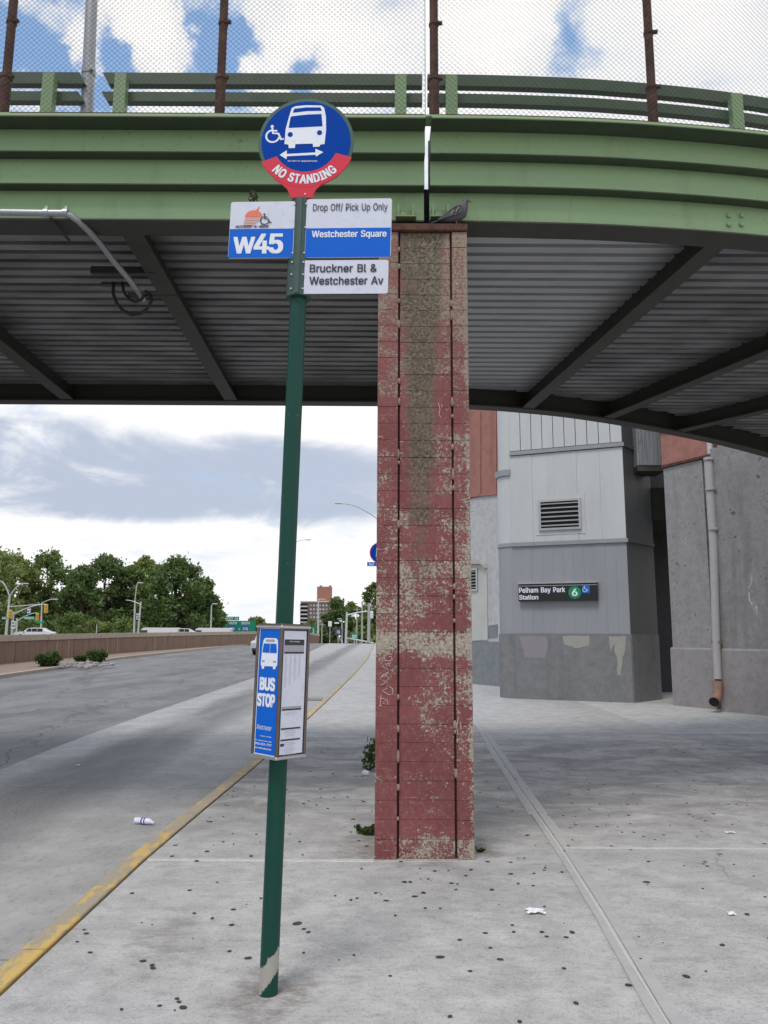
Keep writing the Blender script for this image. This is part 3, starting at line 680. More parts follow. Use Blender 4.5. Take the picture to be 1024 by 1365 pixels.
# mortar lumps stuck in the two grooves
mb = MB()
for gx_, ys_ in ((.114, (4.75, 4.6, 4.3, 4.1, 3.62, 3.45, 3.02, 2.95, 2.46, 1.15, .92, .72, .5, .28)), (.540, (4.28, 4.18, 3.45, 3.33, 3.08, 2.86, 2.75, 1.98, 1.9, 1.72, .95, .9, .6))):
    for z in ys_:
        w, h = rnd.uniform(.009, .016), rnd.uniform(.015, .05); mb.ball((gx_ + rnd.uniform(-.003, .003), YC + .012, z), (w, .02, h), 7, 5)
mb.build('mortar_lump', mat('mortar', (.28, .22, .18), .9, var=.3, vscale=40), colm)
# chalky graffiti strokes
def strokes(lines, ox, oy, sc, Y):
    mb = MB()
    for ln in lines:
        mb.tube([at(ox + x / sc, oy + y / sc, Y) for x, y in ln], .0028, 5)
    return mb
strokes([[(268, 95), (240, 88), (222, 105), (228, 128), (250, 133), (270, 125), (262, 108), (250, 108)], [(215, 165), (245, 185), (232, 152), (262, 142)],
         [(245, 205), (215, 210), (200, 235), (225, 250), (250, 235), (235, 215), (210, 222)], [(205, 270), (240, 250), (238, 290), (210, 300), (250, 325), (272, 320), (270, 290), (250, 275)],
         [(205, 325), (200, 385)], [(205, 345), (235, 350), (215, 375), (245, 380), (238, 350)], [(195, 385), (210, 388)]], 460, 850, 4.265, YC - .001).build('graffiti', flat('chalk_paint', (.55, .45, .45), .8), colm)
strokes([[(640, 410), (655, 430), (640, 425)], [(645, 450), (635, 500), (640, 550), (660, 548)], [(655, 480), (660, 520)]], 460, 850, 4.265, YC - .001).build('graffiti', MATS['chalk_paint'], colm)
strokes([[(430, 1260), (440, 1300), (432, 1330), (445, 1350)], [(452, 1270), (450, 1290)]], 490, 260, 4.55, YC + .016).build('graffiti', MATS['chalk_paint'], colm)

# ---------------------------------------------------------------- pigeon
def pigeon():
    K = 1.22
    p = at(606, 291, YC + .03); p.z = 4.969
    t = thing('pigeon', p, 'dark grey pigeon perched on the head of the red column', 'bird')
    def L(x, z, w, h, tilt=0): # ring across travel direction; bird faces +x
        return [(p + K * Vector((x, w * math.cos(a), z + h * math.sin(a)))) for a in [2 * math.pi * k / 12 for k in range(12)]]
    mb = MB(); secs = []
    for x, z, w, h in ((-.105, .036, .014, .008), (-.075, .045, .028, .020), (-.035, .062, .050, .044), (.005, .080, .056, .056), (.040, .096, .055, .056), (.062, .108, .046, .048), (.078, .108, .034, .036), (.086, .108, .016, .018)):
        secs.append(L(x, z, w, h))
    mb.tube([p + K * Vector(v) for v in ((.035, 0, .105), (.052, 0, .128), (.064, 0, .150), (.070, 0, .168), (.074, 0, .180))], [K * .050, K * .043, K * .031, K * .021, K * .018], 14); mb.ball(p + K * Vector((.078, 0, .184)), (K * .023, K * .018, K * .018), 12, 8)
    mb.loft(secs).build('body', mat('pigeon_grey', (.085, .088, .105), .6, var=.5, vscale=60), t, smooth=True)
    M_wing = mat('pigeon_wing', (.035, .033, .042), .6, var=.6, vscale=90)
    for s_ in (-1, 1):
        mb = MB(); pl = [(.050, .120), (.058, .095), (.045, .070), (.010, .052), (-.04, .040), (-.11, .022), (-.118, .030), (-.07, .062), (-.02, .098), (.02, .120)]
        ring0 = [p + K * Vector((x, s_ * (.060 - .12 * max(0, -x) * 2.2 * .6), z)) for x, z in pl]; ring1 = [p + K * Vector((x, s_ * (.050 - .12 * max(0, -x) * 2.2 * .6), z)) for x, z in pl]
        mb.loft([ring0, ring1]).build('wing', M_wing, t)
    mb = MB(); mb.add([p + K * Vector(v) for v in ((-.08, -.024, .045), (-.08, .024, .045), (-.165, .030, .010), (-.165, -.030, .010), (-.08, -.024, .034), (-.08, .024, .034), (-.165, .030, .004), (-.165, -.030, .004))], [(0, 1, 2, 3), (7, 6, 5, 4), (0, 4, 5, 1), (1, 5, 6, 2), (2, 6, 7, 3), (3, 7, 4, 0)]); mb.build('tail', M_wing, t)
    mb = MB(); mb.tube([p + K * Vector((.098, 0, .184)), p + K * Vector((.118, 0, .177))], [.005, .0015], 6); mb.build('beak', flat('beak', (.05, .05, .05)), t)
    M_bar_ = flat('wing_bar', (.30, .31, .33), .7)
    for k_, (xa_, za_) in enumerate(((.012, .085), (-.022, .066))):
        MB().tube([p + K * Vector((xa_ + .010, -.063, za_ + .018)), p + K * Vector((xa_, -.066, za_)), p + K * Vector((xa_ - .006, -.064, za_ - .016))], .004, 5).build('wing_bar', M_bar_, t)
    for s_ in (-1, 1):
        mb = MB(); mb.ball(p + K * Vector((.084, s_ * .0165, .188)), .003, 6, 4); mb.build('eye', flat('eye', (.35, .1, .03)), t)
        mb = MB(); q = p + K * Vector((.012, s_ * .018, 0)); mb.tube([q + K * Vector((-.003, 0, .045)), q + K * Vector((0, 0, .004))], .004, 6)
        for a in (-.5, 0, .5, math.pi): mb.tube([q + K * Vector((0, 0, .004)), q + K * Vector((.024 * math.cos(a), .024 * math.sin(a), .003))], .0028, 5)
        mb.build('leg', flat('pigeon_leg', (.30, .09, .07)), t)
pigeon()

# ---------------------------------------------------------------- guardrails and chain link fence on the overpass
def railing(path, x_from, x_to, postx, label, chamf=(0, 0)):
    YR = .62; pts = [p for p in off(smooth_path(path, 1) if len(path) > 2 else [(path[0][0] + (path[1][0] - path[0][0]) * i / 40, path[0][1]) for i in range(41)], -YR + .22)]
    t = thing('guardrail', (x_from, YG, ZT), label, 'guardrail', 'green guardrails along the overpass edge')
    yr_ = lambda x: pathy(pts, x)
    for ya, yb in ((97, 112), (122.5, 135)):
        zt, zb_ = at(250, ya, YG + .40)[2], at(250, yb, YG + .40)[2]
        xs = [x_from + (x_to - x_from) * i / 24 for i in range(25)]
        secs = []
        for i, x in enumerate(xs):
            y = yr_(x); e0 = chamf[0] if i == 0 else 0; e1 = chamf[1] if i == 24 else 0
            secs.append([(x + e0, y, zb_), (x, y, zt), (x, y + .07, zt), (x + e0, y + .07, zb_)] if not e1 else [(x + e1, y, zb_), (x, y, zt), (x, y + .07, zt), (x + e1, y + .07, zb_)])
        MB().loft(secs).build('rail', mat('rail_green', (.055, .09, .05), .55, var=.2), t)
    for x in postx:
        y = yr_(x) - .002; zp = at(250, 97, YG + .40)[2] - .075; MB().box((x, y - .045, (ZT + zp) / 2), (.105, .085, zp - ZT)).build('post', M_green, t)
    # kerb the rail stands on
X = lambda px, Y=YG + .4: at(px, 110, Y)[0]
MB_ = MB(); wallstrip([(-12, YG), (.29, YG)], -.295, -.75, ZT - .08, ZT - .002, MB_); MB_.build('rail_kerb', M_slabdeck, br)
MB_ = MB(); wallstrip([(.47, YG)] + [q for q in near_R if q[0] > .5], -.295, -.75, ZT - .08, ZT - .002, MB_); MB_.build('rail_kerb', M_slabdeck, br)
railing(near_L, -9, X(105), [X(70), X(70) - 2.6], 'leftmost green double guardrail ending at the grey light pole', (0, -.0 + .06))
railing(near_L, X(136), X(563), [X(165), X(534)], 'middle green double guardrail between light pole and bridge joint', (.06, 0))
railing(near_R, X(570), 8, [X(601), at(970, 130, YG + .72)[0], 5.6], 'right green double guardrail following the bridge curve')

M_wire = mat('fence_wire', (.11, .10, .105), .6, .2, var=.3)
def fence(path, x0, x1, postpx, label):
    fp = off(path, .29)
    t = thing('chain_link_fence', (x0, YG, ZT), label, 'fence', 'chain link fences on the overpass edge')
    H = 2.75; pitch = .047
    # arc-length resample
    pts = [p for p in (fp if len(fp) > 2 else [(fp[0][0] + (fp[1][0] - fp[0][0]) * i / 60, fp[0][1]) for i in range(61)])]
    S = [0]
    for a, c in zip(pts, pts[1:]): S.append(S[-1] + math.hypot(c[0] - a[0], c[1] - a[1]))
    XS, YS_ = [p[0] for p in pts], [p[1] for p in pts]
    s0 = float(np.interp(x0, XS, S)); s1 = float(np.interp(x1, XS, S)); n = int((s1 - s0) / pitch)
    m = int(H / (pitch / 2)); V = []; Fc = []
    def pt(s, z, r): return (float(np.interp(s, S, XS)), float(np.interp(s, S, YS_)) + r, ZT + .035 + z)
    w = .0019
    for i in range(n + 1):
        sb = s0 + i * pitch
        b = len(V)
        for j in range(m + 1):
            s = sb + (pitch / 2 if j % 2 else 0) * 1.0; y_ = .003 if j % 2 else -.003; z = j * pitch / 2
            x, y, zz = pt(s, z, y_)
            V += [(x - w, y, zz), (x, y - w, zz), (x + w, y, zz), (x, y + w, zz)]
        for j in range(m):
            for k in range(4): Fc.append((b + j * 4 + k, b + j * 4 + (k + 1) % 4, b + (j + 1) * 4 + (k + 1) % 4, b + (j + 1) * 4 + k))
        b = len(V)     # mirrored zigzag of the neighbouring wire
        for j in range(m + 1):
            s = sb + (pitch / 2 if j % 2 else pitch); y_ = -.003 if j % 2 else .003; z = j * pitch / 2
            x, y, zz = pt(s, z, y_)
            V += [(x - w, y, zz), (x, y - w, zz), (x + w, y, zz), (x, y + w, zz)]
        for j in range(m):
            for k in range(4): Fc.append((b + j * 4 + k, b + j * 4 + (k + 1) % 4, b + (j + 1) * 4 + (k + 1) % 4, b + (j + 1) * 4 + k))
    mb = MB(); mb.v = V; mb.f = Fc; mb.build('chain_link_mesh', M_wire, t, fix=False)
    secs = []
    for i in range(61):
        s = s0 + (s1 - s0) * i / 60; x, y, z = pt(s, 0, 0); secs.append([(x, y - .012, ZT + .005), (x, y + .012, ZT + .005), (x, y + .012, ZT + .045), (x, y - .012, ZT + .045)])
    MB().loft(secs).build('bottom_rail', M_rust, t)
    secs = [[Vector(pt(s0 + (s1 - s0) * i / 40, H, 0)) + Vector((0, .02 * math.cos(a), .02 * math.sin(a))) for a in (0, 1.57, 3.14, 4.71)] for i in range(41)]
    MB().loft(secs).build('top_rail', M_rust, t)
    for px in postpx:
        x = at(px, 146, YG - .01)[0]; s = float(np.interp(x, XS, S)); p = Vector(pt(s, 0, .045))
        x = at(px, 146, p.y)[0]; p.x = x
        mb = MB(); mb.tube([(p.x, p.y, ZT + .01), (p.x, p.y, ZT + .40), (p.x, p.y, ZT + .401), (p.x, p.y, ZT + 2.85)], [.043, .043, .036, .036], 12); po = mb.build('post', M_rust, t, smooth=True)
        for zc in (.02, .40, .92, 1.5, 2.1):
            mb = MB(); mb.tube([(p.x, p.y, ZT + zc - .012), (p.x, p.y, ZT + zc + .012)], [.05 if zc < .5 else .043] * 2, 12); mb.box((p.x + (.05 if zc > .1 else 0), p.y - .02, ZT + zc), (.04, .03, .02)); mb.build('band', M_rust, t)
        mb = MB(); mb.bbox((p.x, p.y - .02, ZT + .012), (.20, .13, .022), .006); mb.tube([(p.x + .06, p.y - .04, ZT + .02), (p.x + .06, p.y - .04, ZT + .045)], .014, 6); mb.tube([(p.x - .06, p.y - .04, ZT + .02), (p.x - .06, p.y - .04, ZT + .045)], .014, 6); mb.build('foot_plate', M_green, t)
    return t
fence(near_L, -6.5, .325, [5, 293, -300], 'chain link fence with rusty posts left of the bridge joint')
fence(near_R, .385, 6.5, [579, 870, 1180], 'chain link fence with rusty posts right of the bridge joint')
# light pole rising from the deck
p = at(119, 146, YG + .50)
lp = thing('street_lamp', (p.x, p.y, ZT), 'grey steel light pole rising behind the overpass fence', 'light pole')
mb = MB(); q = at(125, 0, YG + .50); dx = (q.x - p.x) / (q.z - p.z)
mb.tube([(p.x, p.y, ZT - .05), (p.x + dx * 3, p.y, ZT + 3), (p.x + dx * 6.5, p.y, ZT + 6.5)], [.060, .052, .045], 16); mb.build('pole', M_lamp, lp, smooth=True)
mb = MB(); mb.tube([(p.x + dx * 6.4, p.y, ZT + 6.4), (p.x + .5, p.y, ZT + 6.9), (p.x + 1.6, p.y, ZT + 7.05)], .028, 8); mb.build('arm', M_lamp, lp, smooth=True)
mb = MB(); mb.bbox((p.x + 1.85, p.y, ZT + 7.04), (.6, .22, .12), .05); mb.build('lamp_head', M_lamp, lp)
mb = MB(); mb.tube([(p.x + dx * 1.05, p.y, ZT + 1.02), (p.x + dx * 1.1, p.y, ZT + 1.09)], [.064, .064], 16); mb.box((p.x + .02, p.y - .06, ZT + 1.05), (.03, .03, .05)); mb.build('band', M_lamp, lp)

# ---------------------------------------------------------------- conduit below the overpass
cd = thing('conduit', at(62, 283, YG - .08), 'galvanised conduit pipe bending in under the overpass at left', 'conduit')
pp = [at(-60, 280, YG - .08), at(0, 283, YG - .08), at(60, 284, YG - .08), at(84, 284, YG - .08), at(94, 287, YG - .06), at(104, 294, YG), at(116, 305, YG + .1), at(132, 322, YG + .3), at(150, 346, YG + .55), at(172, 372, YG + .8), at(192, 400, YG + 1.05)]
for q in pp[7:]: q.z = min(q.z, ZD - .12)
MB().tube(pp, .028, 12).build('pipe', M_galvpipe, cd, smooth=True)
for x in (62, 88):
    q = at(x, 284, YG - .08); mb = MB(); mb.tube([q - Vector((.018, 0, 0)), q + Vector((.018, 0, 0))], .036, 12); mb.box(q + Vector((0, .035, .03)), (.03, .1, .02)); mb.box(q + Vector((0, 0, .045)), (.02, .02, .03)); mb.build('pipe_clamp', M_galvpipe, cd)
MB().tube([at(68, 292, YG - .05), at(92, 320, YG + .25)], .014, 6).build('brace', M_darksteel, cd)
cb = thing('cable_loop', at(176, 395, YG + .95), 'black cable looped beneath the overpass deck beside the cross beam', 'cable')
def loop(pl, r): MB().tube([at(x, y, YG + .95) for x, y in pl], r, 8).build('loop', M_cable, cb, smooth=True)
loop([(151, 376), (151, 392), (156, 405), (164, 414), (176, 420), (188, 418), (197, 411), (202, 401), (200, 392), (194, 388)], .016)
loop([(163, 376), (165, 389), (172, 399), (181, 403), (189, 399), (193, 392)], .014)
mb = MB()
for (xa, ya, xb, yb, h) in ((122, 361, 207, 361, .07), (136, 379, 172, 379, .03), (195, 394, 236, 396, .025)):
    a, c = at(xa, ya, YG + 1.0), at(xb, yb, YG + 1.0); mb.box((a + c) / 2, ((c - a).length, .05, h))
mb.build('strut', M_darksteel, cb)
mb = MB(); q = at(178, 395, YG + 1.0); mb.bbox(q, (.09, .08, .05), .01); mb.build('junction_box', M_darksteel, cb)

